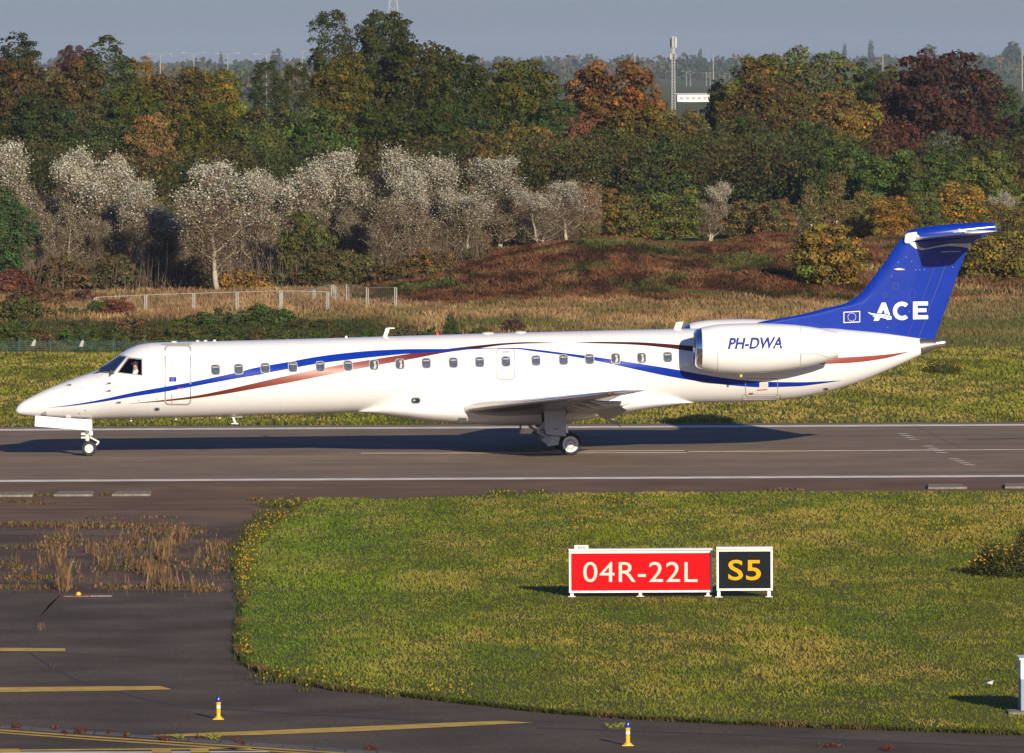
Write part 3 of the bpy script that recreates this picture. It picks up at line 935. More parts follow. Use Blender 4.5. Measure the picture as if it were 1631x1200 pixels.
# flag frame with ring of stars
fr = [(1343.5, 497), (1370, 495.5), (1370, 513.6), (1343.5, 514.8)]
def q4(g): 
    return dens_n([(fr[0][0]+g, fr[0][1]+g), (fr[1][0]-g, fr[1][1]+g), (fr[2][0]-g, fr[2][1]-g), (fr[3][0]+g, fr[3][1]-g)], 6)
ringp('flag_outline', q4(0), q4(1.3), M['offwhite'], off=0.008, parent=fin, f=FN)
for k in range(12):
    a = 2*math.pi*k/12
    patch('star', [(1356.8 + 6.3*math.cos(a) + 1.05*math.cos(b*math.pi/5 + 0.3)*(1 if b % 2 else 0.5), 505.2 + 6.3*math.sin(a) + 1.05*math.sin(b*math.pi/5 + 0.3)*(1 if b % 2 else 0.5)) for b in range(10)], M['ypaint' if False else 'offwhite'], off=0.008, rings=1, parent=fin, f=FN)
for k in range(10):
    a = 2*math.pi*k/10
    patch('star', rrect(275.2 + 2.2*math.cos(a), 604.4 + 2.2*math.sin(a), 0.7, 0.7, 0.3, n=1), M['offwhite'], off=0.016, rings=1, parent=dr)

# ---- text helper
def text_mesh(body, bold=0.0, shear=0.0, space=1.0):
    c = bpy.data.curves.new('t', 'FONT'); c.body = body; c.size = 1.0; c.offset = bold; c.shear = shear
    c.space_character = space; c.resolution_u = 4
    o = bpy.data.objects.new('t', c); COL.objects.link(o)
    bpy.context.view_layer.update()
    dg = bpy.context.evaluated_depsgraph_get()
    me = bpy.data.meshes.new_from_object(o.evaluated_get(dg))
    bpy.data.objects.remove(o, do_unlink=True)
    return me
def lettering(name, body, x0, x1, ytop, ybot, f, off, mat, parent, bold=0.0, shear=0.0, space=1.0, slope=0.0, maxlen=4.0):
    me = text_mesh(body, bold, shear, space)
    bm = bmesh.new(); bm.from_mesh(me)
    if maxlen: bmesh.ops.remove_doubles(bm, verts=bm.verts[:], dist=0.0005)
    xs_ = [v.co.x for v in bm.verts]; ys_ = [v.co.y for v in bm.verts]
    a0, a1, b0, b1 = min(xs_), max(xs_), min(ys_), max(ys_)
    for v in bm.verts:
        u_ = (v.co.x - a0) / (a1 - a0); w_ = (v.co.y - b0) / (b1 - b0)
        v.co = (x0 + (x1 - x0) * u_, 0, ybot + (ytop - ybot) * w_ + slope * (u_ - 0.5))
    if maxlen:
        for _ in range(4):
            long = [e for e in bm.edges if e.calc_length() > maxlen]
            if long:
                bmesh.ops.subdivide_edges(bm, edges=long, cuts=1)
                bmesh.ops.triangulate(bm, faces=bm.faces[:])
    for v in bm.verts: v.co = f(v.co.x, v.co.z, off)
    me2 = bpy.data.meshes.new(name); bm.to_mesh(me2); bm.free()
    return link(name, me2, parent, mat)
def poly_letter(name, polys, f, off, mat, parent):
    objs = []
    bm = bmesh.new()
    for P in polys:
        vs = [bm.verts.new((p[0], 0, p[1])) for p in P]; bm.faces.new(vs)
    bm.normal_update()
    bmesh.ops.triangulate(bm, faces=bm.faces[:], ngon_method='EAR_CLIP')
    long = [e for e in bm.edges if e.calc_length() > 5]
    if long:
        bmesh.ops.subdivide_edges(bm, edges=long, cuts=2); bmesh.ops.triangulate(bm, faces=bm.faces[:])
    for v in bm.verts: v.co = f(v.co.x, v.co.z, off)
    me2 = bpy.data.meshes.new(name); bm.to_mesh(me2); bm.free()
    return link(name, me2, parent, mat)
# A with swoosh, C, E
WHT = paint('pure_white_lettering', (0.82, 0.82, 0.82), 0.4)
poly_letter('letter_a', [[(1404.5, 482.5), (1410.5, 482.3), (1420.2, 509.0), (1412.5, 509.6), (1406.9, 491.8), (1399.5, 511), (1391.5, 511.3)],
                         [(1397.5, 502.5), (1405, 502), (1412, 504), (1412, 507.6), (1404, 504.8), (1397, 505)]], FN, 0.009, WHT, fin)
poly_letter('swoosh', [[(1381.5, 497.3), (1388, 499.2), (1395, 500.3), (1403, 500.2), (1413, 502.2), (1420, 504.6), (1420.5, 506.4), (1412, 504.0), (1402, 502.6), (1394, 502.8), (1387, 501)],
                       [(1389, 503.3), (1397, 504.4), (1405, 503.8), (1413, 505.6), (1420.8, 508.4), (1413, 508.2), (1404, 506.2), (1396, 507)]], FN, 0.014, WHT, fin)
poly_letter('swoosh_gap', [[(1396, 498.6), (1404, 498.4), (1413, 500.2), (1421, 503.2), (1421, 504.6), (1413, 502.0), (1403, 500.3), (1396, 500.2)],
                       [(1396, 503.0), (1404, 502.6), (1412, 504.2), (1421, 506.8), (1421, 508.2), (1413, 505.5), (1405, 503.9), (1397, 504.4)]], FN, 0.0115, M['blue'], fin)
cc = []
for k in range(25):
    a = math.radians(48 + 264 * k / 24); cc.append((1436.6 + 14.3*math.cos(a), 495.5 - 14.6*math.sin(a)))
for k in range(25):
    a = math.radians(312 - 264 * k / 24); cc.append((1436.6 + 8.0*math.cos(a), 495.5 - 8.3*math.sin(a)))
poly_letter('letter_c', [cc], FN, 0.009, WHT, fin)
poly_letter('letter_e', [[(1454.3, 480.8), (1478, 480.6), (1478, 486.6), (1461.3, 486.8), (1461.3, 491.8), (1475.5, 491.6), (1475.5, 497.2), (1461.3, 497.4), (1461.3, 502.6), (1478.2, 502.4), (1478.2, 508.4), (1454.3, 508.8)]], FN, 0.009, WHT, fin)

# ---- bullet fairing and tailplane
b0, b1 = A(1446, 378.5, 0), A(1584, 362.5, 0)
axb = (b1 - b0)
mb = MB()
L = axb.length
prof = [(-0.10, 0.0), (-0.06, 0.12), (0.02, 0.20), (0.3, 0.25), (0.9, 0.27), (1.5, 0.26), (L*0.75, 0.22), (L*0.93, 0.17), (L, 0.15)]
mb.lathe(b0, axb, prof, 28)
bul = mb.build('bullet_fairing', M['blue'], plane, smooth=True)
for v in bul.data.vertices: v.co.y *= 0.8
mb = MB(); mb.lathe(b0, axb, [(L - 0.01, 0.151), (L + 0.05, 0.13), (L + 0.10, 0.05), (L + 0.105, 0)], 20)
o = mb.build('tail_light', M['steel'], plane, smooth=True)
for v in o.data.vertices: v.co.y *= 0.8
# pale nose cap of the fairing
o = MB().lathe(A(1441, 379.5, 0), Vector((1, 0, 0.10)), [(0.0, 0.0), (0.0, 0.13), (0.03, 0.17), (0.12, 0.20), (0.40, 0.22), (0.42, 0.18)], 4).build('fairing_cap', M['offwhite'], plane)
bpy.data.objects.remove(o, do_unlink=True)
cap = [(1442, 374.5), (1446, 371.5), (1460.5, 369.6), (1461, 374), (1464.5, 376), (1464.5, 381), (1447, 388), (1442.5, 388), (1440.5, 385)]
P1 = [A(x, y, 0.24) for x, y in cap]
o = MB().prism([Vector((p.x, -0.235, p.z)) for p in P1], (0, 0.47, 0)).build('fairing_cap', M['offwhite'], plane); bevel(o, 0.03, 2)
# lower sweep of the fairing behind the fin
P1 = [A(x, y, 0.0) for x, y in [(1500, 372), (1583, 366), (1572, 374), (1556, 380.5), (1549, 386), (1540, 388), (1500, 388)]]
o = MB().prism([Vector((p.x, -0.11, p.z)) for p in P1], (0, 0.22, 0)).build('fairing_tail', M['blue'], plane); bevel(o, 0.03, 2)

def foil(sections, name, mat, parent=None, n=18, cap=True):
    """sections: (le Vector, chord, thickness ratio, twist rad)"""
    V = []; F = []
    prof = []
    for k in range(n + 1):
        c = (1 - math.cos(math.pi * k / n)) / 2
        t = 5 * (0.2969*math.sqrt(c) - 0.1260*c - 0.3516*c*c + 0.2843*c**3 - 0.1036*c**4)
        prof.append((c, t))
    loop = [(c, t) for c, t in prof] + [(c, -t * 0.8) for c, t in prof[-2:0:-1]]
    m = len(loop)
    for (le, ch, th, tw) in sections:
        for c, t in loop:
            x = c * ch; z = t * th * ch
            V.append(le + Vector((x * math.cos(tw) + z * math.sin(tw), 0, z * math.cos(tw) - x * math.sin(tw))))
    for i in range(len(sections) - 1):
        for k in range(m):
            k2 = (k + 1) % m
            F.append((i*m + k, i*m + k2, (i+1)*m + k2, (i+1)*m + k))
    F.append(tuple(range(m))[::-1]); F.append(tuple((len(sections)-1)*m + k for k in range(m)))
    o = mesh(name, V, F, mat, parent or plane, smooth=True); fixn(o)
    try: o.data.set_sharp_from_angle(angle=math.radians(50))
    except Exception: pass
    return o
def mir(v): return Vector((v.x, -v.y, v.z))
# tailplane halves: LE root/tip
r_ = A(1458, 380.5, 0.15); t_ = A(1538, 371.5, 3.7); te = A(1590, 367.2, 3.7)
r_ = Vector((r_.x, -0.1, r_.z)); t_ = Vector((t_.x, -3.7, t_.z)); chT = te.x - t_.x
m1 = r_.lerp(t_, 0.5)
foil([(r_, 2.05, 0.10, -0.05), (m1, 1.55, 0.10, -0.05), (t_, chT, 0.10, -0.06)], 'tailplane', M['blue'])
foil([(mir(r_), 2.05, 0.10, -0.05), (mir(m1), 1.55, 0.10, -0.05), (mir(t_), chT, 0.10, -0.06)], 'tailplane', M['blue'])
# pale leading edge boot
for s in (1, -1):
    a_ = r_ + Vector((-0.012, 0, 0)); b_ = t_ + Vector((-0.012, 0, 0))
    if s < 0: a_, b_ = mir(a_), mir(b_)
    MB().tube([a_ + Vector((0.02, 0, 0)), b_ + Vector((0.02, 0, 0))], [0.055, 0.035], 10).build('leading_edge', M['metal'], plane, smooth=True)
    # white tip cap with elevator horn
    tt = t_.copy() if s > 0 else mir(t_)
    dy = Vector((0, -s * 0.16, 0.005))
    foil([(tt + Vector((-0.01, 0, 0)) - dy*0.2, chT + 0.03, 0.13, -0.06), (tt + dy, chT + 0.0, 0.10, -0.06), (tt + dy*1.6 + Vector((0.12, 0, 0)), chT - 0.2, 0.05, -0.06)], 'tailplane_tip', M['white'])
mb = MB().tube([A(1518, 371, 1.8), A(1528, 368.5, 1.9), A(1540, 369.5, 1.9)], [0.02, 0.08, 0.03], 8)
mb.build('elevator_hinge_fairing', M['white'], plane, smooth=True)

# ---- engines
ENG_A = 2.15
NT = [(1106, 527), (1108, 525.6), (1112.5, 523.6), (1125, 520), (1147.5, 516.8), (1200, 515), (1240, 516), (1270, 518), (1300, 522), (1334, 529.3)]
NB = [(1106, 583.5), (1108, 585), (1112.5, 586.8), (1125, 590), (1147.5, 593.8), (1185, 595.3), (1217.6, 594), (1270, 587.3), (1312, 577.5), (1334, 570)]
def trE(L):
    P = [A(px, py, ENG_A) for px, py in L]
    return pchip([p.x for p in P], [p.z for p in P])
EZT, EZB = trE(NT), trE(NB)
ex0, ex1 = A(1106, 555, ENG_A).x, A(1334, 550, ENG_A).x
xlip = A(1116.5, 555, ENG_A).x
def eng_pt(x, a, k=1.0, ctr=ENG_A):
    zt, zb = float(EZT(x)), float(EZB(x)); r = (zt - zb) / 2
    return Vector((x, -ctr - r*k*math.cos(a), (zt + zb)/2 + r*k*math.sin(a)))
def EN(px, py, off=0.0):
    a = ENG_A + 0.7
    for _ in range(5):
        p = A(px, py, a); zt, zb = float(EZT(p.x)), float(EZB(p.x)); r = (zt-zb)/2; t = (p.z - (zt+zb)/2)/r
        t = max(-0.99, min(0.99, t)); a = ENG_A + r*math.sqrt(1 - t*t)
    n = Vector((0, -math.sqrt(1-t*t), t))
    return Vector((p.x, -a, p.z)) + n*off
def eloft(name, xs_, mat, kf=lambda x: 1.0, side=1, caps=False, parent=None, seg=48):
    V = []; F = []
    for x in xs_:
        for k in range(seg):
            p = eng_pt(x[0] if isinstance(x, tuple) else x, 2*math.pi*k/seg, x[1] if isinstance(x, tuple) else 1.0)
            if isinstance(x, tuple) and len(x) > 2: p.x = x[2]
            if side < 0: p.y = -p.y
            V.append(p)
    for i in range(len(xs_) - 1):
        for k in range(seg):
            k2 = (k+1) % seg
            F.append((i*seg+k, i*seg+k2, (i+1)*seg+k2, (i+1)*seg+k))
    if caps: F.append(tuple((len(xs_)-1)*seg + k for k in range(seg)))
    o = mesh(name, V, F, mat, parent or plane, smooth=True); fixn(o)
    try: o.data.set_sharp_from_angle(angle=math.radians(45))
    except Exception: pass
    return o
for side in (1, -1):
    xe_ = list(np.linspace(xlip, ex1, 40))
    nac = eloft('engine_nacelle', [(x, 1.0) for x in xe_] + [(ex1, 0.96), (ex1 - 0.3, 0.90), (ex1 - 1.0, 0.8)], M['white'], side=side)
    eloft('intake_lip', [(xlip, 1.001), (xlip, 1.0), (ex0 + 0.09, 1.0), (ex0 + 0.03, 0.985), (ex0, 0.94), (ex0 + 0.03, 0.89), (ex0 + 0.10, 0.85), (xlip + 0.05, 0.83)], M['chrome'], side=side, parent=nac)
    eloft('intake_duct', [(xlip + 0.05, 0.83), (xlip + 0.4, 0.80), (xlip + 0.75, 0.80)], M['interior'], side=side, parent=nac)
    # fan
    xf = xlip + 0.7; c = eng_pt(xf, 0, 0); c = Vector((c.x, -ENG_A if side > 0 else ENG_A, c.z))
    fb = MB()
    fb.lathe(c, (-1, 0, 0), [(-0.08, 0.58), (-0.02, 0.58), (-0.02, 0.0)], 32)
    for k in range(22):
        a = 2*math.pi*k/22
        r1, r2 = 0.16, 0.565
        d1 = Vector((0, math.cos(a), math.sin(a))); d2 = Vector((0, -math.sin(a), math.cos(a)))
        fb.add([c + Vector((-0.02, 0, 0)) + d1*r1 + d2*0.02, c + Vector((-0.10, 0, 0)) + d1*r1 - d2*0.03, c + Vector((-0.12, 0, 0)) + d1*r2 - d2*0.08, c + Vector((-0.02, 0, 0)) + d1*r2 + d2*0.04], [(0, 1, 2, 3)])
    fb.build('fan', M['steel'], nac)
    MB().lathe(c, (-1, 0, 0), [(0, 0.17), (0.1, 0.15), (0.24, 0.07), (0.30, 0)], 20).build('spinner', M['black'], nac, smooth=True)
    MB().lathe(Vector((ex1 - 0.7, c.y, eng_pt(ex1, 0).z)), (1, 0, 0), [(0, 0.30), (0.3, 0.25), (0.55, 0.12), (0.62, 0)], 24).build('exhaust_cone', M['steel'], nac, smooth=True)
    # pylon
    pa = [A(1150, 550, 1.2), A(1180, 545.5, 1.2), A(1300, 545, 1.2), A(1335, 551, 1.2), A(1300, 557, 1.2), A(1180, 560, 1.2)]
    P = [Vector((p.x, -0.75*side, p.z)) for p in pa]
    MB().prism(P, (0, -0.95*side, 0)).build('engine_pylon', M['white'], plane)
    if side == 1:
        lettering('registration', 'PH-DWA', 1159.5, 1246, 538.3, 555.8, EN, 0.03, M['midblue'], nac, bold=0.024, shear=0.22, slope=-1.4, maxlen=2.2)
        for pts in ([(1143, 560), (1143, 591)], [(1158, 592.5), (1158, 594)], [(1275, 519.5), (1275, 586)]):
            V = []; F = []
            (x_, y0_), (_, y1_) = pts
            m_ = 18
            for q in range(m_ + 1):
                y_ = y0_ + (y1_-y0_)*q/m_; V += [EN(x_ - 0.35, y_, 0.004), EN(x_ + 0.35, y_, 0.004)]
            for q in range(m_): F.append((2*q, 2*q+1, 2*q+3, 2*q+2))
            mesh('panel_line', V, F, M['seam'], nac)
        for (P) in ([(1275, 531.5), (1302, 534), (1318, 526.5), (1318.6, 527.3), (1302.2, 534.9), (1275, 532.4)], [(1275, 573), (1276, 563.5), (1302, 563), (1320, 569.5), (1320, 570.3), (1302, 563.8), (1276.8, 564.3), (1275.8, 573)]):
            poly_letter('panel_line', [P], EN, 0.004, M['seam'], nac)
        patch('drain_mast', [(1178, 595), (1183, 595), (1182, 601), (1179, 601)], M['ypaint'], rings=1, f=lambda x, y, o: A(x, y, 2.15), parent=nac)

# ---- wings
def wp(px, py, a):
    p = A(px, py, a); return Vector((p.x, -a, p.z))
WR = wp(722, 655, 0.6); WK = None
W_R = wp(742, 651.5, 1.25); W_T = wp(966, 627.3, 9.85); TE_T = wp(1031, 622.0, 9.85)
def wle(a): t = (a - 1.25) / (9.85 - 1.25); return W_R.lerp(W_T, t)
chs = {0.2: 4.95, 1.25: 4.30, 3.6: 2.95, 6.8: 1.95, 9.85: TE_T.x - W_T.x}
tw_t = math.atan2(-(TE_T.z - W_T.z), TE_T.x - W_T.x)
secs = [(wle(0.2), 4.95, 0.12, 0.005), (wle(1.25), 4.30, 0.125, 0.005), (wle(3.6), 2.95, 0.115, 0.0), (wle(6.8), 1.95, 0.11, tw_t*0.6), (W_T, chs[9.85], 0.10, tw_t), (W_T + Vector((0.18, -0.22, 0.02)), chs[9.85]*0.8, 0.05, tw_t)]
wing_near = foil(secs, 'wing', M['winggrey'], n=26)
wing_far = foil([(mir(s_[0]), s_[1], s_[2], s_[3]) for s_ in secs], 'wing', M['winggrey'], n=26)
for sgn, wg in ((1, wing_near), (-1, wing_far)):
    def mm(v): return v if sgn > 0 else mir(v)
    # metal leading edge
    pts = [mm(wle(a) + Vector((0.035, 0, 0.0))) for a in (1.2, 3.6, 6.8, 9.8)]
    MB().tube(pts, [0.10, 0.07, 0.05, 0.03], 12).build('leading_edge', M['metal'], wg, smooth=True)
    # flaps, lowered
    for (a0, a1, d, c0, c1) in ((1.35, 3.7, 0.55, 0.95, 0.80), (3.85, 6.9, 0.50, 0.72, 0.52)):
        def te_of(a):
            ks = sorted(chs); 
            for i in range(len(ks) - 1):
                if ks[i] <= a <= ks[i+1]:
                    t = (a - ks[i])/(ks[i+1]-ks[i]); c_ = chs[ks[i]]*(1-t) + chs[ks[i+1]]*t
            return wle(a) + Vector((c_, 0, -0.02))
        p0 = te_of(a0) + Vector((-0.35, 0, -0.10)); p1 = te_of(a1) + Vector((-0.28, 0, -0.07))
        foil([(mm(p0), c0, 0.12, d), (mm(p1), c1, 0.12, d)], 'flap', M['geargrey'], wg, n=10)
    # flap track fairings with blue tips
    for a in (2.9, 4.4, 5.8, 7.1):
        c_ = te_of(min(a, 9.0)) if True else None
        p = te_of(a)
        MB().tube([mm(p + Vector((-1.0, 0, -0.05))), mm(p + Vector((-0.5, 0, -0.16))), mm(p + Vector((0.1, 0, -0.12))), mm(p + Vector((0.30, 0, -0.05)))], [0.02, 0.10, 0.07, 0.01], 8).build('flap_track_fairing', M['offwhite'], wg, smooth=True)
    # static wicks, tip light
    p = mm(W_T + Vector((0.10, -0.12, 0.0)))
    MB().tube([p + Vector((-0.05, 0, 0)), p + Vector((0.1, 0, 0.02)), p + Vector((0.22, 0, 0.0))], [0.015, 0.032, 0.012], 8).build('navigation_light', M['red'] if sgn > 0 else M['glass'], wg, smooth=True)
# blue triangles under the near wing (seen below the leading edge)
for (x, y) in ((891.5, 639.0), (905.5, 637.4), (920.5, 636.2), (932.8, 634.8)):
    a = 1.25 + (x - 742 - 60) / (966 - 742) * 8.6
    a = min(8.6, max(2.0, a + 0.3))
    P = [A(x - 5.2, y + 1.8, a), A(x + 5.2, y + 1.2, a), A(x + 1.4, y - 4.4, a), A(x - 0.6, y - 4.4, a)]
    MB().prism([Vector((p.x, -a, p.z)) for p in P], (0, 0.05, 0)).build('wing_vortilon', M['blue'], wing_near)

# ---- belly fairing
BT = [(570, 655.5), (600, 645), (632, 634), (680, 624.5), (740, 620), (900, 618), (980, 619.5), (1030, 623.5), (1070, 631), (1104, 641)]
BB = [(570, 656.8), (600, 659.8), (632, 664.5), (683, 671), (735, 674.6), (820, 677.3), (865, 676), (906, 672.3), (957.5, 664), (1035, 651), (1104, 641.6)]
P = [A(x, y, 0.9) for x, y in BT]; bt = pchip([p.x for p in P], [p.z for p in P])
P = [A(x, y, 0.0) for x, y in BB]; bb = pchip([p.x for p in P], [p.z for p in P])
bx_0, bx_1 = A(570, 656, 0).x, A(1104, 641, 0).x
V = []; F = []; seg = 48; NS = 90
for i in range(NS + 1):
    x = bx_0 + (bx_1 - bx_0) * i / NS
    zt, zb = float(bt(x)), float(bb(x)); zc = (zt + zb)/2; h = max(0.01, (zt - zb)/2)
    wd = 1.24 * min(1, (h / 0.40))**0.55
    wd = min(wd, 1.24)
    for k in range(seg):
        a = 2*math.pi*k/seg; e = 2/2.6
        V.append(Vector((x, wd*math.copysign(abs(math.cos(a))**e, math.cos(a)), zc + h*math.copysign(abs(math.sin(a))**e, math.sin(a)))))
for i in range(NS):
    for k in range(seg):
        k2 = (k+1) % seg; F.append((i*seg+k, i*seg+k2, (i+1)*seg+k2, (i+1)*seg+k))
F.append(tuple(range(seg))[::-1]); F.append(tuple(NS*seg + k for k in range(seg)))
bf = mesh('belly_fairing', V, F, M['white'], plane, smooth=True); fixn(bf)
def BF(px, py, off=0.0): 
    a = 1.2
    for _ in range(5):
        p = A(px, py, a); zt, zb = float(bt(p.x)), float(bb(p.x)); zc = (zt+zb)/2; h = max(0.02, (zt-zb)/2)
        wd = min(1.24, 1.24*min(1, h/0.40)**0.55); t = max(-0.98, min(0.98, (p.z-zc)/h)); a = wd*(1-abs(t)**2.6)**(1/2.6)
    return Vector((p.x, -a - off, p.z - 0))
pt = patch('inspection_window', rrect(662.3, 638.4, 13.5, 8.5, 3.8), M['black'], off=0.012, rings=2, f=BF)
patch('lens', rrect(660.0, 638.4, 3.5, 3.6, 1.7), M['chrome'], off=0.02, rings=1, f=BF, parent=pt)
ringp('window_rim', rrect(662.3, 638.4, 15.5, 10.5, 4.6), rrect(662.3, 638.4, 13, 8, 3.6), M['seam'], off=0.018, f=BF, parent=pt)
patch('air_intake', densify([(730.5, 665), (743, 665.5), (743, 673), (731, 672.5)], 4), M['black'], off=0.03, rings=1, f=lambda x, y, o: Vector((A(x, y, 1.05).x, -1.06 - o, A(x, y, 1.05).z)))

# ---- landing gear
def wheel(name, c, R, wdt, hubr, parent, side):
    """c centre, axis y; side -1: visible face towards -y"""
    t = MB()
    hw_ = wdt/2
    prof = [(-hw_*0.75, hubr), (-hw_*0.98, R*0.72), (-hw_, R*0.82), (-hw_*0.86, R*0.94), (-hw_*0.5, R*0.99), (0, R), (hw_*0.5, R*0.99), (hw_*0.86, R*0.94), (hw_, R*0.82), (hw_*0.98, R*0.72), (hw_*0.75, hubr)]
    t.lathe(c, (0, 1, 0), prof, 48)
    ty = t.build(name, M['tyre'], parent, smooth=True)
    h = MB()
    h.lathe(c, (0, 1, 0), [(-hw_*0.80, 0), (-hw_*0.80, hubr*0.28), (-hw_*0.66, hubr*0.34), (-hw_*0.60, hubr*0.8), (-hw_*0.8, hubr*0.92), (-hw_*0.84, hubr*1.02), (-hw_*0.7, hubr*1.05), (hw_*0.7, hubr*1.05), (hw_*0.84, hubr*1.02), (hw_*0.6, hubr*0.8), (hw_*0.6, 0)], 40)
    h.build('rim', M['hub'], ty, smooth=True)
    n = 18 if R > 0.3 else 8
    sl = MB()
    for k in range(n):
        a = 2*math.pi*k/n
        p = c + Vector((math.cos(a)*hubr*0.58, -hw_*0.66, math.sin(a)*hubr*0.58))
        sl.box(p, (hubr*0.28, 0.012, hubr*0.085 if R > 0.3 else hubr*0.16), (0, -a, 0))
    o = sl.build('rim_slots', M['black'], ty); o['kind'] = 'stuff'
    MB().lathe(c, (0, -1, 0), [(hw_*0.78, 0.0), (hw_*0.86, 0), (hw_*0.86, hubr*0.16), (hw_*0.78, hubr*0.18)], 16).build('axle_cap', M['grey'], ty, smooth=True)
    return ty
# nose gear
nc_ = A(141.8, 714.0, 0.2)
R_n = 0.232
zn = R_n + 0.005
for s in (1, -1):
    wheel('nose_wheel', Vector((nc_.x, -0.19*s, zn)), R_n, 0.17, 0.125, plane, s)
ng = MB()
x_n = nc_.x
def zpx(py, a=0.0, px=141): return A(px, py, a).z
def xpx(px, py=690, a=0.0): return A(px, py, a).x
ng.tube([(x_n, -0.20, zn), (x_n, 0.20, zn)], 0.045, 10)
ng.tube([(x_n - 0.02, 0, zn), (xpx(139), 0, zpx(700))], 0.045, 10)
ng.tube([(xpx(139), 0, zpx(702)), (xpx(138.5), 0, zpx(690))], 0.07, 12)
ng.tube([(xpx(138.5), 0, zpx(692)), (xpx(142), 0, zpx(660))], 0.085, 12)
ng.build('nose_gear_leg', M['gear'], plane, smooth=True)
MB().tube([(xpx(143), -0.02, zpx(696.5)), (xpx(157.5), -0.02, zpx(704.5))], 0.03, 8).tube([(xpx(157.5), -0.02, zpx(704.5)), (xpx(153), -0.02, zpx(709))], 0.028, 8).tube([(xpx(153), 0, zpx(709)), (xpx(143), 0, zpx(712))], 0.02, 8).build('torque_link', M['gear'], plane, smooth=True)
MB().box((xpx(133), -0.05, zpx(691)), (0.14, 0.16, 0.07)).box((xpx(133), -0.05, zpx(697)), (0.14, 0.14, 0.05)).box((xpx(145), -0.06, zpx(690)), (0.10, 0.12, 0.14)).box((xpx(145.5), -0.05, zpx(677)), (0.05, 0.10, 0.30)).build('steering_actuator', M['gear'], plane)
MB().tube([(xpx(139), -0.10, zpx(687.5)), (xpx(139), -0.20, zpx(687.5))], [0.07, 0.06], 12).build('taxi_light', M['chrome'], plane, smooth=True)
for s in (1, -1):
    P = [A(x, y, 0.32) for x, y in [(56, 662), (100, 666), (146, 668.5), (145.2, 686.4), (55.2, 679.4)]]
    o = MB().prism([Vector((p.x, -0.34*s, p.z)) for p in P], (0, 0.035*s, 0)).build('nose_gear_door', M['white'], plane)
    bevel(o, 0.006, 1)
patch('hinge_fairing', [(105, 662.5), (110, 661), (113, 664.5), (105, 664.2)], M['white'], off=0.05, rings=1)
patch('hinge_fairing', [(66, 658), (73, 655), (75, 659.5), (66, 659.2)], M['seam_soft'], off=0.04, rings=1)

# main gear
R_m = 0.345
mx_ = A(908.5, 706.5, 2.3).x
for s in (1, -1):
    for a in (2.25, 1.83):
        wheel('main_wheel', Vector((mx_, -a*s, R_m + 0.005)), R_m, 0.27, 0.235, plane, s)
    y0 = -2.04*s
    def q(px, py, yy=None, a=2.05): 
        p = A(px, py, a); return Vector((p.x, y0 if yy is None else yy, p.z))
    lg = MB()
    lg.tube([q(884, 640), q(880, 694)], 0.09, 12)
    lg.tube([q(880, 692), q(908.5, 706)], [0.085, 0.06], 10)
    lg.tube([Vector((mx_, y0 - 0.3, R_m)), Vector((mx_, y0 + 0.3, R_m))], 0.06, 10)
    lg.build('main_gear_leg', M['gear'], plane, smooth=True)
    MB().tube([q(897, 650), q(903, 690)], 0.05, 10).tube([q(903, 690), q(906, 704)], 0.035, 10).build('shock_strut', M['metal'], plane, smooth=True)
    MB().tube([q(885, 668), Vector((q(925, 640).x, -1.3*s, q(925, 640).z))], 0.035, 8).tube([q(900, 662), Vector((q(915, 650).x, -1.2*s, q(925, 645).z))], 0.03, 8).build('side_brace', M['gear'], plane, smooth=True)
    dl = [(865, 640), (868, 636), (899.8, 634), (901.4, 663), (901.8, 695.5), (869.5, 692), (867, 668)]
    P = [A(x, y, 2.50) for x, y in dl]
    o = MB().prism([Vector((p.x, -2.50*s, p.z)) for p in P], (0, 0.04*s, 0)).build('main_gear_door', M['geargrey'], plane); bevel(o, 0.008, 1)
    P = [A(x, y, 2.52) for x, y in [(866, 655.5), (901, 652.5), (901, 653.2), (866, 656.2)]]
    MB().prism([Vector((p.x, -2.53*s, p.z)) for p in P], (0, 0.02*s, 0)).build('door_seam', M['seam'], o)
    P = [A(x, y, 2.52) for x, y in [(881, 682), (888, 681.4), (888, 685), (881, 685.6)]]
    MB().prism([Vector((p.x, -2.506*s, p.z)) for p in P], (0, 0.005*s, 0)).build('placard', M['seam'], o)
    pa_ = [A(x, y, 2.4) for x, y in [(861.8, 700.6), (869.5, 693.8), (881.5, 695), (874.5, 711.3)]]
    y1_, y2_ = -2.50*s, -2.34*s
    o = MB().add([Vector((pa_[0].x, y2_, pa_[0].z)), Vector((pa_[1].x, y1_, pa_[1].z)), Vector((pa_[2].x, y1_, pa_[2].z)), Vector((pa_[3].x, y2_, pa_[3].z)),
                  Vector((pa_[0].x, y2_ + 0.04*s, pa_[0].z)), Vector((pa_[1].x, y1_ + 0.04*s, pa_[1].z)), Vector((pa_[2].x, y1_ + 0.04*s, pa_[2].z)), Vector((pa_[3].x, y2_ + 0.04*s, pa_[3].z))],
                 [(0, 1, 2, 3), (7, 6, 5, 4), (0, 4, 5, 1), (1, 5, 6, 2), (2, 6, 7, 3), (3, 7, 4, 0)]).build('lower_gear_door', M['geargrey'], plane)
    pb_ = [A(x, y, 2.4) for x, y in [(881.5, 695), (892, 696), (889.5, 708.8), (871, 711.5)]]
    o = MB().prism([Vector((p.x, -2.40*s, p.z)) for p in pb_], (0, 0.04*s, 0)).build('lower_gear_door', M['geargrey'], plane)
    # inner strut bits
    MB().tube([q(868, 672), q(856, 688)], 0.04, 8).tube([q(856, 688), q(880, 700)], 0.04, 8).build('drag_strut', M['gear'], plane, smooth=True)
MB().box(A(829, 681, 0.0) + Vector((0, 0, 0.04)), (0.06, 0.06, 0.24)).build('drain_mast', M['grey'], plane)
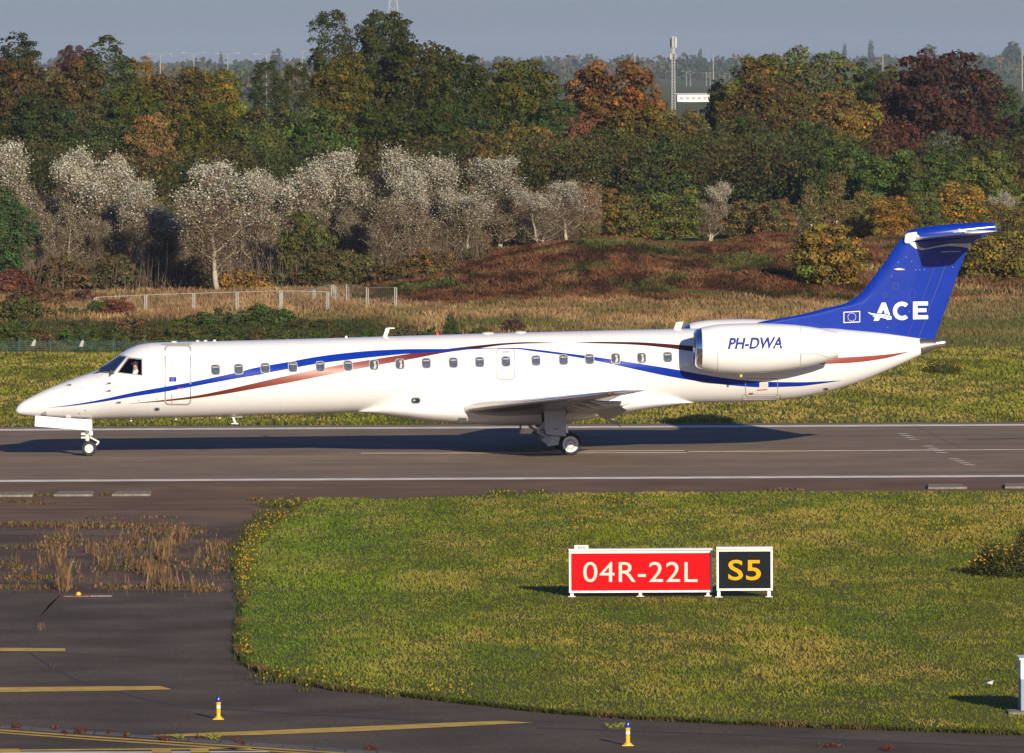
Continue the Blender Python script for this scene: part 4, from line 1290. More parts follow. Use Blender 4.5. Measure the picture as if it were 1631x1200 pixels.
# black plate on the belly side, painted as the shade inside the wheel bay
MB().box(A(862, 662, 0) + Vector((0, -1.235, 0)), (0.12, 0.03, 0.42)).build('gear_bay_shade', M['black'], plane)

# ---- antennas
def blade(pts, a, thick, name, mat, par=plane):
    P = [A(x, y, a) for x, y in pts]
    o = MB().prism([Vector((p.x, -a + thick/2, p.z)) for p in P], (0, -thick, 0)).build(name, mat, par); return o
blade([(609.5, 538), (614.5, 523), (620, 522), (629, 522.3), (628.5, 523.6), (620.5, 524.2), (616, 538)], 0, 0.05, 'antenna', M['offwhite'])
blade([(1072, 527), (1077.5, 513.3), (1088.3, 512.6), (1084, 526)], 0, 0.05, 'antenna', M['offwhite'])
blade([(550, 540), (549.6, 535.6), (553, 535.2), (553.5, 540)], 0, 0.05, 'antenna', M['offwhite'])
blade([(368.5, 662), (372, 662), (376.5, 674.2), (380, 674.8), (380, 676), (368, 675.4), (368, 674.4), (373, 674)], 0, 0.05, 'antenna', M['offwhite'])
blade([(361, 662), (385.5, 662), (385.5, 664.8), (367, 664.8)], 0, 0.12, 'antenna', M['offwhite'])
for (x, y) in ((208.5, 668.5), (280, 666.6), (349.5, 664.5)):
    blade([(x - 1.5, y - 2), (x + 2.2, y - 2), (x + 1.6, y + 2.6), (x - 1, y + 2.6)], 0, 0.06, 'drain_mast', M['offwhite'])
for (x, y) in ((514, 658.7), (560.5, 657)):
    blade([(x - 3, y - 1), (x + 3, y - 1), (x + 3, y + 1.2), (x - 2.6, y + 1.2)], 0, 0.06, 'drain_mast', M['offwhite'])
for (x, y, w) in ((277, 546, 5.5), (314.5, 544.6, 3), (327, 544.3, 3), (341.5, 543.8, 3), (777, 531.6, 10), (829, 530.3, 10)):
    c = A(x, y, 0); o = MB().lathe(c, (0, 0, 1), [(-0.05, w/52.5), (0.02, w/52.5*0.96), (0.045, w/52.5*0.7), (0.055, 0)], 20).build('antenna_dome', M['offwhite'], plane, smooth=True)
c = A(696.5, 534, 0); MB().lathe(c, (0, 0, 1), [(-0.03, 0.06), (0.03, 0.055), (0.09, 0.03), (0.11, 0)], 12).build('beacon', M['red'], plane, smooth=True)
# pitot probes and vents near the nose
for (x, y) in ((113, 613.5), (176, 611), (176, 623), (192, 641.5)):
    p = S(x, y, 0.0); n = Vector((0, -1, 0.2)).normalized()
    MB().tube([p - n*0.01, p + n*0.09, p + n*0.10 + Vector((-0.12, 0, 0))], [0.022, 0.018, 0.01], 6).build('pitot_probe', M['steel'], plane, smooth=True)
for (x, y) in ((125.5, 639.5), (144, 638.5), (135.5, 654), (126, 659), (249.5, 636), (221, 638), (130, 617.5)):
    patch('vent', rrect(x, y, 2.2, 1.6, 0.6, n=2), M['seam'], off=0.006, rings=1)

# ---- pilot
def skin_figure(name, joints, edges, radii, mat, parent=None, levels=2, root=0):
    me = bpy.data.meshes.new(name); me.from_pydata([tuple(j) for j in joints], edges, []); me.update()
    o = link(name, me, parent, mat)
    o.modifiers.new('skin', 'SKIN')
    sl = me.skin_vertices[0].data if me.skin_vertices else None
    if sl is None:
        bm = bmesh.new(); bm.from_mesh(me); bm.verts.layers.skin.verify(); bm.to_mesh(me); bm.free(); sl = me.skin_vertices[0].data
    for i, r_i in enumerate(radii):
        sl[i].radius = (r_i, r_i) if not isinstance(r_i, tuple) else r_i
        sl[i].use_root = (i == root)
    s_ = o.modifiers.new('sub', 'SUBSURF'); s_.levels = levels; s_.render_levels = levels
    bpy.context.view_layer.update()
    dg = bpy.context.evaluated_depsgraph_get()
    m2 = bpy.data.meshes.new_from_object(o.evaluated_get(dg)); o.modifiers.clear(); o.data = m2; m2.name = name
    if len(m2.materials) == 0: m2.materials.append(mat)
    m2.polygons.foreach_set('use_smooth', [True]*len(m2.polygons))
    return o
M['skin'] = paint('skin', (0.48, 0.27, 0.19), 0.55, var=0.08)
M['shirt'] = paint('white_shirt', (0.75, 0.76, 0.78), 0.8, var=0.1, scale=10)
M['hair'] = paint('dark_hair', (0.03, 0.02, 0.015), 0.7)
M['trousers'] = paint('dark_trousers', (0.02, 0.022, 0.035), 0.85)
hd = A(216.0, 578.5, 0.5)
pil = empty('person', MR @ Vector((hd.x, -0.50, hd.z - 0.68)), 'pilot in a white shirt and dark headset seated behind the cockpit side window', 'person', rz=PSI)
# local: -x forward, z up, origin at the hips
J = [(0, 0, 0), (0.02, 0, 0.18), (0.01, 0, 0.36), (0.0, 0, 0.48), (-0.01, 0, 0.55), (-0.03, 0, 0.66), (-0.035, 0, 0.76),
     (0.0, -0.17, 0.46), (-0.08, -0.20, 0.24), (-0.30, -0.15, 0.22), (-0.38, -0.13, 0.23),
     (0.0, 0.17, 0.46), (-0.08, 0.20, 0.24), (-0.30, 0.15, 0.22), (-0.38, 0.13, 0.23),
     (-0.02, -0.10, 0.0), (-0.42, -0.12, 0.05), (-0.48, -0.12, -0.36), (-0.58, -0.12, -0.40),
     (-0.02, 0.10, 0.0), (-0.42, 0.12, 0.05), (-0.48, 0.12, -0.36), (-0.58, 0.12, -0.40)]
E = [(0,1),(1,2),(2,3),(3,4),(4,5),(5,6),(3,7),(7,8),(8,9),(9,10),(3,11),(11,12),(12,13),(13,14),(0,15),(15,16),(16,17),(17,18),(0,19),(19,20),(20,21),(21,22)]
Rr = [0.13, 0.125, 0.14, 0.10, 0.055, 0.085, 0.07, 0.07, 0.045, 0.036, 0.03, 0.07, 0.045, 0.036, 0.03, 0.09, 0.06, 0.05, 0.035, 0.09, 0.06, 0.05, 0.035]
skin_figure('body', J, E, Rr, M['skin'], pil)
Js = [(0, 0, 0.02), (0.02, 0, 0.18), (0.01, 0, 0.36), (0.0, 0, 0.47), (-0.005, 0, 0.51), (0.0, -0.17, 0.455), (-0.08, -0.20, 0.26), (0.0, 0.17, 0.455), (-0.08, 0.20, 0.26)]
skin_figure('shirt', Js, [(0,1),(1,2),(2,3),(3,4),(3,5),(5,6),(3,7),(7,8)], [0.145, 0.14, 0.155, 0.115, 0.07, 0.085, 0.06, 0.085, 0.06], M['shirt'], pil)
Jt = [(0, 0, 0.0), (-0.02, -0.10, 0.0), (-0.42, -0.12, 0.05), (-0.47, -0.12, -0.33), (-0.02, 0.10, 0.0), (-0.42, 0.12, 0.05), (-0.47, 0.12, -0.33)]
skin_figure('trousers', Jt, [(0,1),(1,2),(2,3),(0,4),(4,5),(5,6)], [0.145, 0.105, 0.075, 0.06, 0.105, 0.075, 0.06], M['trousers'], pil)
h_ = MB().lathe((0.0, 0, 0.70), (0.25, 0, 1), [(-0.06, 0.09), (0.0, 0.108), (0.06, 0.10), (0.10, 0.06), (0.115, 0)], 20); h_.build('hair', M['hair'], pil, smooth=True)
MB().tube([(-0.02, -0.10, 0.67), (-0.015, -0.085, 0.76), (-0.015, 0, 0.815), (-0.015, 0.085, 0.76), (-0.02, 0.10, 0.67)], 0.012, 6).lathe((-0.02, -0.085, 0.67), (0, -1, 0), [(0, 0.04), (0.03, 0.038), (0.035, 0)], 12).lathe((-0.02, 0.085, 0.67), (0, 1, 0), [(0, 0.04), (0.03, 0.038), (0.035, 0)], 12).tube([(-0.03, -0.11, 0.65), (-0.12, -0.08, 0.61), (-0.135, -0.02, 0.605)], 0.008, 6).build('headset', M['black'], pil, smooth=True)
for s in (-1, 1):
    MB().lathe((-0.108, 0.03*s, 0.685), (-1, 0, 0), [(0, 0.012), (0.008, 0.008), (0.010, 0)], 8).build('eye', M['hair'], pil, smooth=True)
MB().add([(-0.105, -0.012, 0.655), (-0.105, 0.012, 0.655), (-0.135, 0, 0.65), (-0.11, 0, 0.69)], [(0, 1, 2), (0, 2, 3), (1, 3, 2), (0, 3, 1)]).build('nose', M['skin'], pil)
# ================================================================== SIGNS, LIGHTS, CABINET
def sign(name, label, x0, x1, ytop, ybot, yfoot, legs, face_mat, texts, tagbox=None):
    base = ground((x0 + x1)/2, yfoot, 0.08)
    D = base.y
    root = empty(name, (base.x, base.y, 0.08), label, 'sign')
    def L(px, py, dy=0.0):
        p = at(px, py, D - dy); return Vector((p.x - base.x, -dy, p.z - 0.08))
    a, b = L(x0, ybot), L(x1, ytop)
    w, h = b.x - a.x, b.z - a.z
    cx, cz = (a.x + b.x)/2, (a.z + b.z)/2
    o = MB().box((cx, 0.13, cz), (w - 0.05, 0.26, h - 0.05)).build('cabinet', M['offwhite'], root)
    fw = 0.045
    fr = MB().box((cx, -0.01, b.z - fw/2), (w, 0.05, fw)).box((cx, -0.01, a.z + fw/2), (w, 0.05, fw)).box((a.x + fw/2, -0.012, cz), (fw, 0.05, h - 2*fw)).box((b.x - fw/2, -0.012, cz), (fw, 0.05, h - 2*fw))
    fr.build('frame', M['signwhite'], root)
    MB().box((cx, 0.10, b.z + 0.035), (w + 0.01, 0.34, 0.035)).build('rain_cover', M['signwhite'], root)
    fc = MB().box((cx, 0.0, cz), (w - 2*fw + 0.004, 0.012, h - 2*fw + 0.004)).build('sign_face', face_mat, root)
    for (t, tx0, tx1, ty0, ty1, mat, bold) in texts:
        f = lambda px, py, off: L(px, py, 0.0085)
        lettering('lettering', t, tx0, tx1, ty0, ty1, f, 0, mat, root, bold=bold, space=1.06, maxlen=0)
    for lx in legs:
        p = L(lx, ybot)
        lg = MB().box((p.x, 0.06, (p.z - 0.0)/2 - 0.02), (0.07, 0.07, p.z + 0.06)).box((p.x, 0.06, 0.0), (0.16, 0.16, 0.03))
        lg.build('leg', M['signwhite'], root)
    if tagbox:
        tx0, tx1, ty0, ty1, txt = tagbox
        p, q = L(tx0, ty1), L(tx1, ty0)
        MB().box(((p.x+q.x)/2, -0.035, (p.z+q.z)/2), (q.x-p.x, 0.02, q.z-p.z)).build('number_plate', M['signwhite'], root)
        lettering('lettering', txt, tx0 + 4.5, tx1 - 4.5, ty0 + 2.2, ty1 - 1.8, lambda px, py, off: L(px, py, 0.048), 0, M['black'], root, bold=0.02, maxlen=0)
    return root
M['signwhite'] = paint('sign_white_frame', (0.72, 0.69, 0.64), 0.5, var=0.12, scale=5)
M['signred'] = paint('sign_red_face', (0.62, 0.004, 0.006), 0.75, spec=0.08, var=0.12, scale=3)
M['signblack'] = paint('sign_black_face', (0.010, 0.012, 0.014), 0.8, spec=0.08, var=0.1, scale=3)
M['signpink'] = paint('sign_pale_letters', (0.72, 0.50, 0.44), 0.8, spec=0.1)
M['signyellow'] = paint('sign_yellow_letters', (0.72, 0.30, 0.004), 0.8, spec=0.1)
sign('taxiway_sign', 'long red runway sign reading 04R-22L in pale letters on short white legs', 906.5, 1134.5, 877.5, 944.5, 950.5, (911, 1020, 1128), M['signred'],
     [('04R-22L', 929, 1111, 895.3, 927.5, M['signpink'], 0.0)], (915, 937, 868.5, 878, '3S5'))
sign('taxiway_sign', 'small square black sign reading S5 in yellow, right of the red runway sign', 1141.5, 1230.5, 875, 941, 951.5, (1145, 1225), M['signblack'],
     [('S5', 1160, 1212, 892, 924.5, M['signyellow'], 0.012)])
# loose cable between the two signs
p0 = ground(1128, 949); p1 = ground(1155, 950)
tag(MB().tube([p0 + Vector((0, 0, 0.16)), p0.lerp(p1, 0.35) + Vector((0, 0, 0.10)), p0.lerp(p1, 0.6) + Vector((0, -0.3, 0.20)), p1 + Vector((0, -0.2, 0.34))], 0.012, 6).build('cable', M['signwhite']), 'thin pale cable hanging between the red sign and the black sign', 'cable')

def edge_light(px, py, ptop, label):
    g_ = ground(px, py - 1.5)
    s = FPX / g_.y
    h = (py - ptop) / s
    root = empty('taxiway_edge_light', (g_.x, g_.y, 0.006), label, 'light post', 'blue topped yellow taxiway edge lights')
    MB().box((0, 0, 0.008), (0.20, 0.20, 0.012)).lathe((0, 0, 0.014), (0, 0, 1), [(0, 0.075), (0.02, 0.07), (0.04, 0.045), (0.05, 0.042)], 16).build('base', M['lightyellow'], root)
    MB().lathe((0, 0, 0.05), (0, 0, 1), [(0, 0.038), (h*0.2, 0.038), (h*0.21, 0.043), (h*0.26, 0.043), (h*0.27, 0.038), (h*0.56, 0.040), (h*0.58, 0.050), (h*0.62, 0.050)], 20).build('post', M['lightyellow'], root, smooth=True)
    MB().lathe((0.0, 0, 0.05 + h*0.36), (0, 0, 1), [(0, 0.0405), (h*0.12, 0.0405)], 20).build('reflective_band', M['signwhite'], root, smooth=True)
    MB().lathe((0, 0, 0.05 + h*0.62), (0, 0, 1), [(0, 0.052), (h*0.06, 0.052), (h*0.065, 0.046), (h*0.18, 0.046), (h*0.24, 0.034), (h*0.27, 0.0)], 20).build('blue_lens', M['bluelens'], root, smooth=True)
    return root
M['lightyellow'] = paint('light_post_yellow', (0.80, 0.40, 0.02), 0.45, var=0.15, scale=8)
M['bluelens'] = paint('blue_lens', (0.01, 0.035, 0.18), 0.2)
edge_light(348, 1148, 1111, 'yellow post with a blue lamp standing on the tarmac left of the lawn')
edge_light(1000, 1190, 1151, 'yellow post with a blue lamp at the bottom picture edge below the lawn')
# flush marker with worn board
g_ = ground(125, 950)
r_ = empty('marker_light', (g_.x, g_.y, 0.006), 'low orange marker stub on a worn rusty board at the edge of the weedy tarmac', 'marker')
MB().lathe((0, 0, 0), (0, 0, 1), [(0, 0.06), (0.05, 0.06), (0.07, 0.045), (0.09, 0.04), (0.09, 0)], 16).build('stub', M['lightyellow'], r_, smooth=True)
M['rust'] = paint('rusty_board', (0.22, 0.09, 0.05), 0.8, var=0.5, scale=6)
MB().box((-0.03, -0.15, 0.012), (0.58, 0.35, 0.024)).build('board', M['rust'], r_)
MB().box((0.52, -0.15, 0.012), (0.48, 0.30, 0.022)).build('board', M['concrete'], r_)

# equipment cabinet at the right edge
g_ = ground(1626.5, 1136, 0.08)
cb = empty('equipment_cabinet', (g_.x, g_.y, 0.08), 'grey and white equipment cabinet cut off by the right picture edge', 'cabinet')
s = FPX / g_.y
hh = (1136 - 1049) / s; ww = 1.1; dd = 0.9
M['cabgrey'] = paint('cabinet_blue_grey', (0.20, 0.24, 0.32), 0.5, var=0.1)
MB().box((ww/2, dd/2, hh*0.31), (ww, dd, hh*0.62)).build('lower_body', M['cabgrey'], cb)
MB().box((ww/2, dd/2, hh*0.80), (ww + 0.01, dd + 0.01, hh*0.355)).build('upper_body', M['signwhite'], cb)
MB().box((ww/2, dd/2, hh*0.99), (ww + 0.06, dd + 0.06, 0.03)).build('lid', M['signwhite'], cb)
MB().box((ww/2, -0.01, hh*0.36), (ww*0.85, 0.02, hh*0.5)).build('door', M['cabgrey'], cb)
MB().box((0.14, -0.03, hh*0.4), (0.03, 0.03, 0.12)).build('handle', M['black'], cb)
g2 = ground(1612, 1146)
o = MB().box((0.1, 0, 0), (0.34, 0.8, 0.05)).build('concrete_pad', M['concrete']); o.location = (g2.x, g2.y + 0.4, 0.10); bevel(o, 0.015, 1)
tag(o, 'low concrete pad in the grass in front of the cabinet at the right edge', 'pad')
# scrap of white litter
g3 = ground(1572, 1106)
o = MB().add([(-0.10, 0, 0.0), (0.0, -0.05, 0.05), (0.10, 0, 0.02), (0.13, 0.05, 0.10), (0.02, 0.10, 0.06), (-0.06, 0.10, 0.02)], [(0, 1, 5), (1, 4, 5), (1, 2, 4), (2, 3, 4)]).build('litter', M['signwhite'], fix=False)
o.location = (g3.x, g3.y, 0.16); tag(o, 'crumpled scrap of white litter lying in the grass above the cabinet shadow', 'litter')

# ================================================================== GRASS
def in_poly(x, y, poly):
    ins = np.zeros(len(x), bool); n = len(poly)
    for i in range(n):
        x1, y1 = poly[i]; x2, y2 = poly[(i+1) % n]
        c = ((y1 > y) != (y2 > y))
        with np.errstate(divide='ignore', invalid='ignore'):
            xi = (x2 - x1) * (y - y1) / (y2 - y1 + 1e-12) + x1
        ins ^= c & (x < xi)
    return ins

def blades(name, xy, z0, hgt, wid, cols, lean=0.35, bend=0.3):
    """one curved blade (2 tris + tip) per point; cols (n,3)"""
    n = len(xy)
    th = RNG.uniform(0, 2*math.pi, n)
    dx, dy = np.cos(th), np.sin(th)
    la = RNG.normal(0, lean, (n, 2)) * hgt[:, None]
    b0 = np.stack([xy[:, 0] - dx*wid/2, xy[:, 1] - dy*wid/2, z0 - 0.01], 1)
    b1 = np.stack([xy[:, 0] + dx*wid/2, xy[:, 1] + dy*wid/2, z0 - 0.01], 1)
    m = np.stack([xy[:, 0] + la[:, 0]*bend, xy[:, 1] + la[:, 1]*bend, z0 + hgt*0.6], 1)
    t = np.stack([xy[:, 0] + la[:, 0], xy[:, 1] + la[:, 1], z0 + hgt], 1)
    m1 = m + np.stack([dx*wid*0.4, dy*wid*0.4, np.zeros(n)], 1)
    V = np.stack([b0, b1, m1, t], 1).reshape(-1, 3)
    i = np.arange(n)[:, None]*4
    F = np.concatenate([i + np.array([[0, 1, 2]]), i + np.array([[0, 2, 3]])], 0)
    C = np.repeat(cols, 4, axis=0)
    me = np_mesh(name, V, F, M['blade'], C)
    return me

def mixc(a, b, t):
    a = np.array(a)[None]; b = np.array(b)[None]; t = np.clip(t, 0, 1)[:, None]
    return a*(1-t) + b*t

LP = [(p.x, p.y) for p in lawn_poly]
def lawn():
    n0 = 520000
    X = RNG.uniform(-12.5, 25, n0); Y = RNG.uniform(gp(0, 1186).y, gp(0, 786).y, n0)
    k = in_poly(X, Y, LP) & (np.abs(X) < Y*0.083 + 1.5)
    # thin out towards the distance
    k &= RNG.uniform(0, 1, n0) < np.clip(1.25 - (Y - 158)/160, 0.35, 1)
    X, Y = X[k], Y[k]
    dry = fbm(X*0.55, Y*0.16, 3, 5); dry2 = fbm(X*1.6, Y*0.7, 9, 3); dk = fbm(X*0.35, Y*0.10, 21, 4)
    c = mixc((0.136, 0.162, 0.010), (0.250, 0.195, 0.036), sstep(0.40, 0.72, dry*0.55 + dry2*0.45 + (dk-0.5)*0.25))
    c = c * (0.82 + 0.28*sstep(0.3, 0.62, dk*0.5+dry2*0.5))[:, None]
    pxl = (X/Y*FPX + CX)
    far_t = sstep(215, 245, Y)
    c = c*(1 + 0.08*far_t)[:, None]
    green = sstep(0.62, 0.3, dry) * sstep(0.55, 0.7, fbm(X*0.4+9, Y*0.12, 33, 3))
    c = c*(1-green[:, None]*0.45) + np.array([[0.05, 0.115, 0.012]])*green[:, None]*0.45
    c = c * RNG.uniform(0.82, 1.18, len(X))[:, None]
    lg = 0.6*sstep(900, 420, pxl)[:, None]
    c = c*(1-lg) + np.array([[0.080, 0.165, 0.012]])*lg*RNG.uniform(0.7, 1.3, len(X))[:, None]
    c = c*1.30
    br = RNG.uniform(0, 1, len(X)) < 0.04*sstep(0.4, 0.6, dry2)*2
    c[br] = np.array([0.30, 0.22, 0.09])
    h = RNG.uniform(0.022, 0.062, len(X)) * (0.8 + 0.6*dry2) * (0.8 + 0.5*sstep(0.5, 0.7, dk))
    w = RNG.uniform(0.014, 0.028, len(X)) * (Y/190)
    sg = (X > ground(900, 950).x) & (X < ground(1236, 950).x) & (Y > ground(1000, 960).y) & (Y < ground(1000, 946).y)
    h[sg] *= 0.2
    me = blades('lawn_grass', np.stack([X, Y], 1), np.full(len(X), 0.08), h, w, c, 0.5)
    o = link('lawn_grass', me); tag(o, 'rough mown grass of green and straw coloured patches round the signs', 'grass', kind='stuff')
lawn()

def edge_rim():
    """taller dark weeds with yellow flowers along the rim of the lawn"""
    P = [Vector(p) for p in LP]
    pts = []; fl = []
    seg = [(P[i], P[i+1]) for i in range(1, len(P) - 2)]
    for (a, b) in seg:
        L_ = (b - a).length if hasattr(a, 'length') else 1
        A_ = Vector((a[0], a[1])); B_ = Vector((b[0], b[1])); L_ = (B_ - A_).length
        if L_ < 1e-3: continue
        pxm = A_.x/A_.y*FPX + CX
        dens = 420 if A_.y < 240 else 90
        m = int(L_ * dens)
        if m == 0: continue
        t = RNG.uniform(0, 1, m); nrm = Vector((B_ - A_).normalized().orthogonal())
        off = RNG.normal(0, 0.05, m)
        pts.append(np.stack([A_.x + (B_.x-A_.x)*t + nrm.x*off, A_.y + (B_.y-A_.y)*t + nrm.y*off], 1))
    xy = np.concatenate(pts)
    k = (np.abs(xy[:, 0]) < 24)
    xy = xy[k]
    nse = fbm(xy[:, 0]*1.2, xy[:, 1]*0.8, 44, 3)
    c = mixc((0.055, 0.070, 0.014), (0.16, 0.11, 0.040), sstep(0.45, 0.7, nse)) * RNG.uniform(0.5, 1.5, len(xy))[:, None]
    h = RNG.uniform(0.03, 0.10, len(xy)) * (0.5 + 1.0*nse)
    z0 = np.full(len(xy), 0.02)
    me = blades('rim_weeds', xy, z0, h, RNG.uniform(0.014, 0.03, len(xy)), c, 0.5)
    tag(link('rim_weeds', me), 'dark ragged weeds hanging over the edge of the lawn onto the tarmac', 'weeds', kind='stuff')
    # yellow flowers: clustered
    fx = []
    for (cx, cy, rx, ry, n) in ((397, 882, 14, 26, 300), (388, 903, 9, 24, 260), (389, 942, 6, 16, 90), (440, 828, 26, 12, 130), (455, 806, 30, 5, 120), (415, 848, 20, 7, 120), (392, 1040, 9, 16, 70), (455, 1083, 30, 6, 50), (505, 1086, 30, 8, 60), (560, 1096, 60, 8, 40), (690, 1107, 60, 8, 60), (800, 791, 20, 3, 50), (850, 789.5, 14, 3, 20), (965, 808, 28, 7, 60), (970, 807, 60, 12, 40), (1000, 830, 60, 12, 70), (925, 838, 20, 8, 50), (1030, 838, 40, 10, 60), (1490, 850, 50, 22, 260), (1450, 840, 40, 14, 60), (1570, 836, 50, 10, 90), (1440, 815, 60, 12, 40), (980, 802, 10, 5, 40), (1560, 868, 40, 10, 90), (408, 862, 16, 8, 80)):
        px = RNG.normal(cx, rx*0.6, n); py = RNG.normal(cy, ry*0.6, n)
        for a, b in zip(px, py):
            if 786 < b < 1178: g = ground(a, b); fx.append((g.x, g.y))
    fx = np.array(fx)[::2]
    zt = RNG.uniform(0.07, 0.18, len(fx)); s_ = RNG.uniform(0.012, 0.030, len(fx))
    V = []; F = []; C = []
    ang = RNG.uniform(0, 6.28, len(fx))
    for i in range(len(fx)):
        x, y = fx[i]; z = zt[i]; s1 = s_[i]; b = len(V)
        V += [(x - s1, y, z - s1*.4), (x, y - s1, z), (x + s1, y, z + s1*.3), (x, y + s1, z), (x, y - s1*0.2, z + s1), (x, y, z - s1)]
        F += [(b, b+1, b+4), (b+1, b+2, b+4), (b+2, b+3, b+4), (b+3, b, b+4), (b+1, b, b+5), (b+2, b+1, b+5)]
        cc_ = (0.55, 0.38, 0.015) if RNG.uniform() < 0.8 else (0.45, 0.22, 0.02)
        C += [cc_]*6
    me = np_mesh('yellow_flowers', np.array(V), np.array(F), M['blade'], np.array(C))
    tag(link('yellow_flowers', me), 'small yellow ragwort flowers scattered along the lawn edge and in the grass', 'flowers', kind='stuff')
    n = len(fx)*16
    xy = np.repeat(fx, 16, axis=0) + RNG.normal(0, 0.09, (n, 2))
    me = blades('flower_stems', xy, np.full(n, 0.03), RNG.uniform(0.05, 0.17, n), np.full(n, 0.018), mixc((0.05, 0.075, 0.02), (0.12, 0.11, 0.03), RNG.uniform(0, 1, n)), 0.3)
    tag(link('flower_stems', me), 'leafy green stems under the small yellow flowers by the lawn edge', 'weeds', kind='stuff')
edge_rim()

def verge():
    y0, y1 = Y_FAR_ASPH, 366
    n0 = 150000
    X = RNG.uniform(-36, 36, n0); Y = RNG.uniform(y0 - 0.1, y1, n0)
    k = np.abs(X) < Y*0.083 + 2; X, Y = X[k], Y[k]
    dk = fbm(X*0.22, Y*0.11, 51, 4); d2 = fbm(X*1.1, Y*0.3, 53, 4)
    edge = sstep(4.5, 0.5, Y - y0)
    c = mixc((0.180, 0.190, 0.018), (0.300, 0.235, 0.055), sstep(0.38, 0.66, dk*0.6 + d2*0.4)) * (0.72 + 0.5*sstep(0.25, 0.6, d2))[:, None]
    c = c * RNG.uniform(0.80, 1.2, len(X))[:, None]
    h = RNG.uniform(0.03, 0.09, len(X)) * (1 + edge*1.0*sstep(0.5, 0.65, d2)) * (0.7 + 0.8*d2)
    c = np.where((edge*sstep(0.48, 0.62, d2) > 0.3)[:, None], c*np.array([[0.45, 0.6, 0.5]]), c)
    me = blades('verge_grass', np.stack([X, Y], 1), terrain_z(X, Y), h, RNG.uniform(0.05, 0.09, len(X)), c, 0.45)
    tag(link('verge_grass', me), 'green and yellow rough grass between the runway and the ditch', 'grass', kind='stuff')
verge()
def drygrass():
    n0 = 260000
    X = RNG.uniform(-38, 38, n0); Y = RNG.uniform(362, 452, n0)
    k = (np.abs(X) < Y*0.066 + 2) & ((X < -8) | (Y < 430 + 3*np.sin(X*0.7)) | (X > 18)); X, Y = X[k], Y[k]
    d = fbm(X*0.2, Y*0.1, 61, 4); d2 = fbm(X*0.8, Y*0.3, 63, 4)
    left = sstep(-2, -14, X)
    c = mixc((0.42, 0.265, 0.115), (0.27, 0.16, 0.075), sstep(0.4, 0.62, d2))
    gr = sstep(0.45, 0.62, d + 0.12*sstep(8, 18, X))
    gr = gr * np.clip(0.5 + 0.8*sstep(425, 385, Y), 0, 1)
    gr = np.maximum(gr, sstep(402, 380, Y)*0.75*sstep(-20, 0, X))
    c = c*(1-gr[:, None]) + mixc((0.10, 0.12, 0.03), (0.14, 0.12, 0.045), d2)*gr[:, None]
    c = c * RNG.uniform(0.6, 1.4, len(X))[:, None]
    lowl = sstep(-3, -7, X)*sstep(408, 402, Y)
    c = c*(1-lowl[:, None]) + mixc((0.05, 0.065, 0.016), (0.13, 0.075, 0.035), sstep(0.45, 0.6, d))*lowl[:, None]*RNG.uniform(0.5, 1.4, len(X))[:, None]
    h = RNG.uniform(0.15, 0.42, len(X)) * (0.6 + 0.8*d2) * (1 - 0.45*gr) * (1 - 0.55*lowl)
    me = blades('dry_grass', np.stack([X, Y], 1), terrain_z(X, Y), h, RNG.uniform(0.035, 0.07, len(X)), c, 0.22)
    tag(link('dry_grass', me), 'tall straw coloured dry grass behind the aircraft below the bank', 'grass', kind='stuff')
drygrass()
def heath():
    n0 = 260000
    X = RNG.uniform(-14, 34, n0); Y = RNG.uniform(425, 482, n0)
    k = (np.abs(X) < Y*0.068 + 2) & (X > -9.5 + sstep(450, 425, Y)*4 + 3*(fbm(Y*0.2, Y*0, 3) - .5)); X, Y = X[k], Y[k]
    d = fbm(X*0.35, Y*0.16, 71, 4); d2 = fbm(X*1.1, Y*0.4, 73, 4); d3 = fbm(X*0.25 + 50, Y*0.2, 75, 4)
    c = mixc((0.112, 0.050, 0.023), (0.175, 0.098, 0.045), sstep(0.56, 0.80, d))
    low = sstep(431, 426, Y + 4*(fbm(X*0.3, X*0+2, 99, 3) - .5))
    c = c*(1-low[:, None]*0.7) + np.array([[0.30, 0.18, 0.08]])*low[:, None]*0.7
    g = sstep(0.56, 0.66, d3)
    c = c*(1-g[:, None]*0.8) + np.array([[0.065, 0.085, 0.022]])*g[:, None]*0.8
    c = c*(0.45 + 1.1*sstep(0.3, 0.65, d2))[:, None] * RNG.uniform(0.55, 1.45, len(X))[:, None]
    h = RNG.uniform(0.10, 0.32, len(X)) * (0.4 + 1.4*d2*sstep(0.3, 0.6, d))
    me = blades('heath', np.stack([X, Y], 1), terrain_z(X, Y), h, RNG.uniform(0.05, 0.09, len(X)), c, 0.4)
    tag(link('heath', me), 'reddish brown bracken and heath covering the bank behind the jet', 'heath', kind='stuff')
heath()

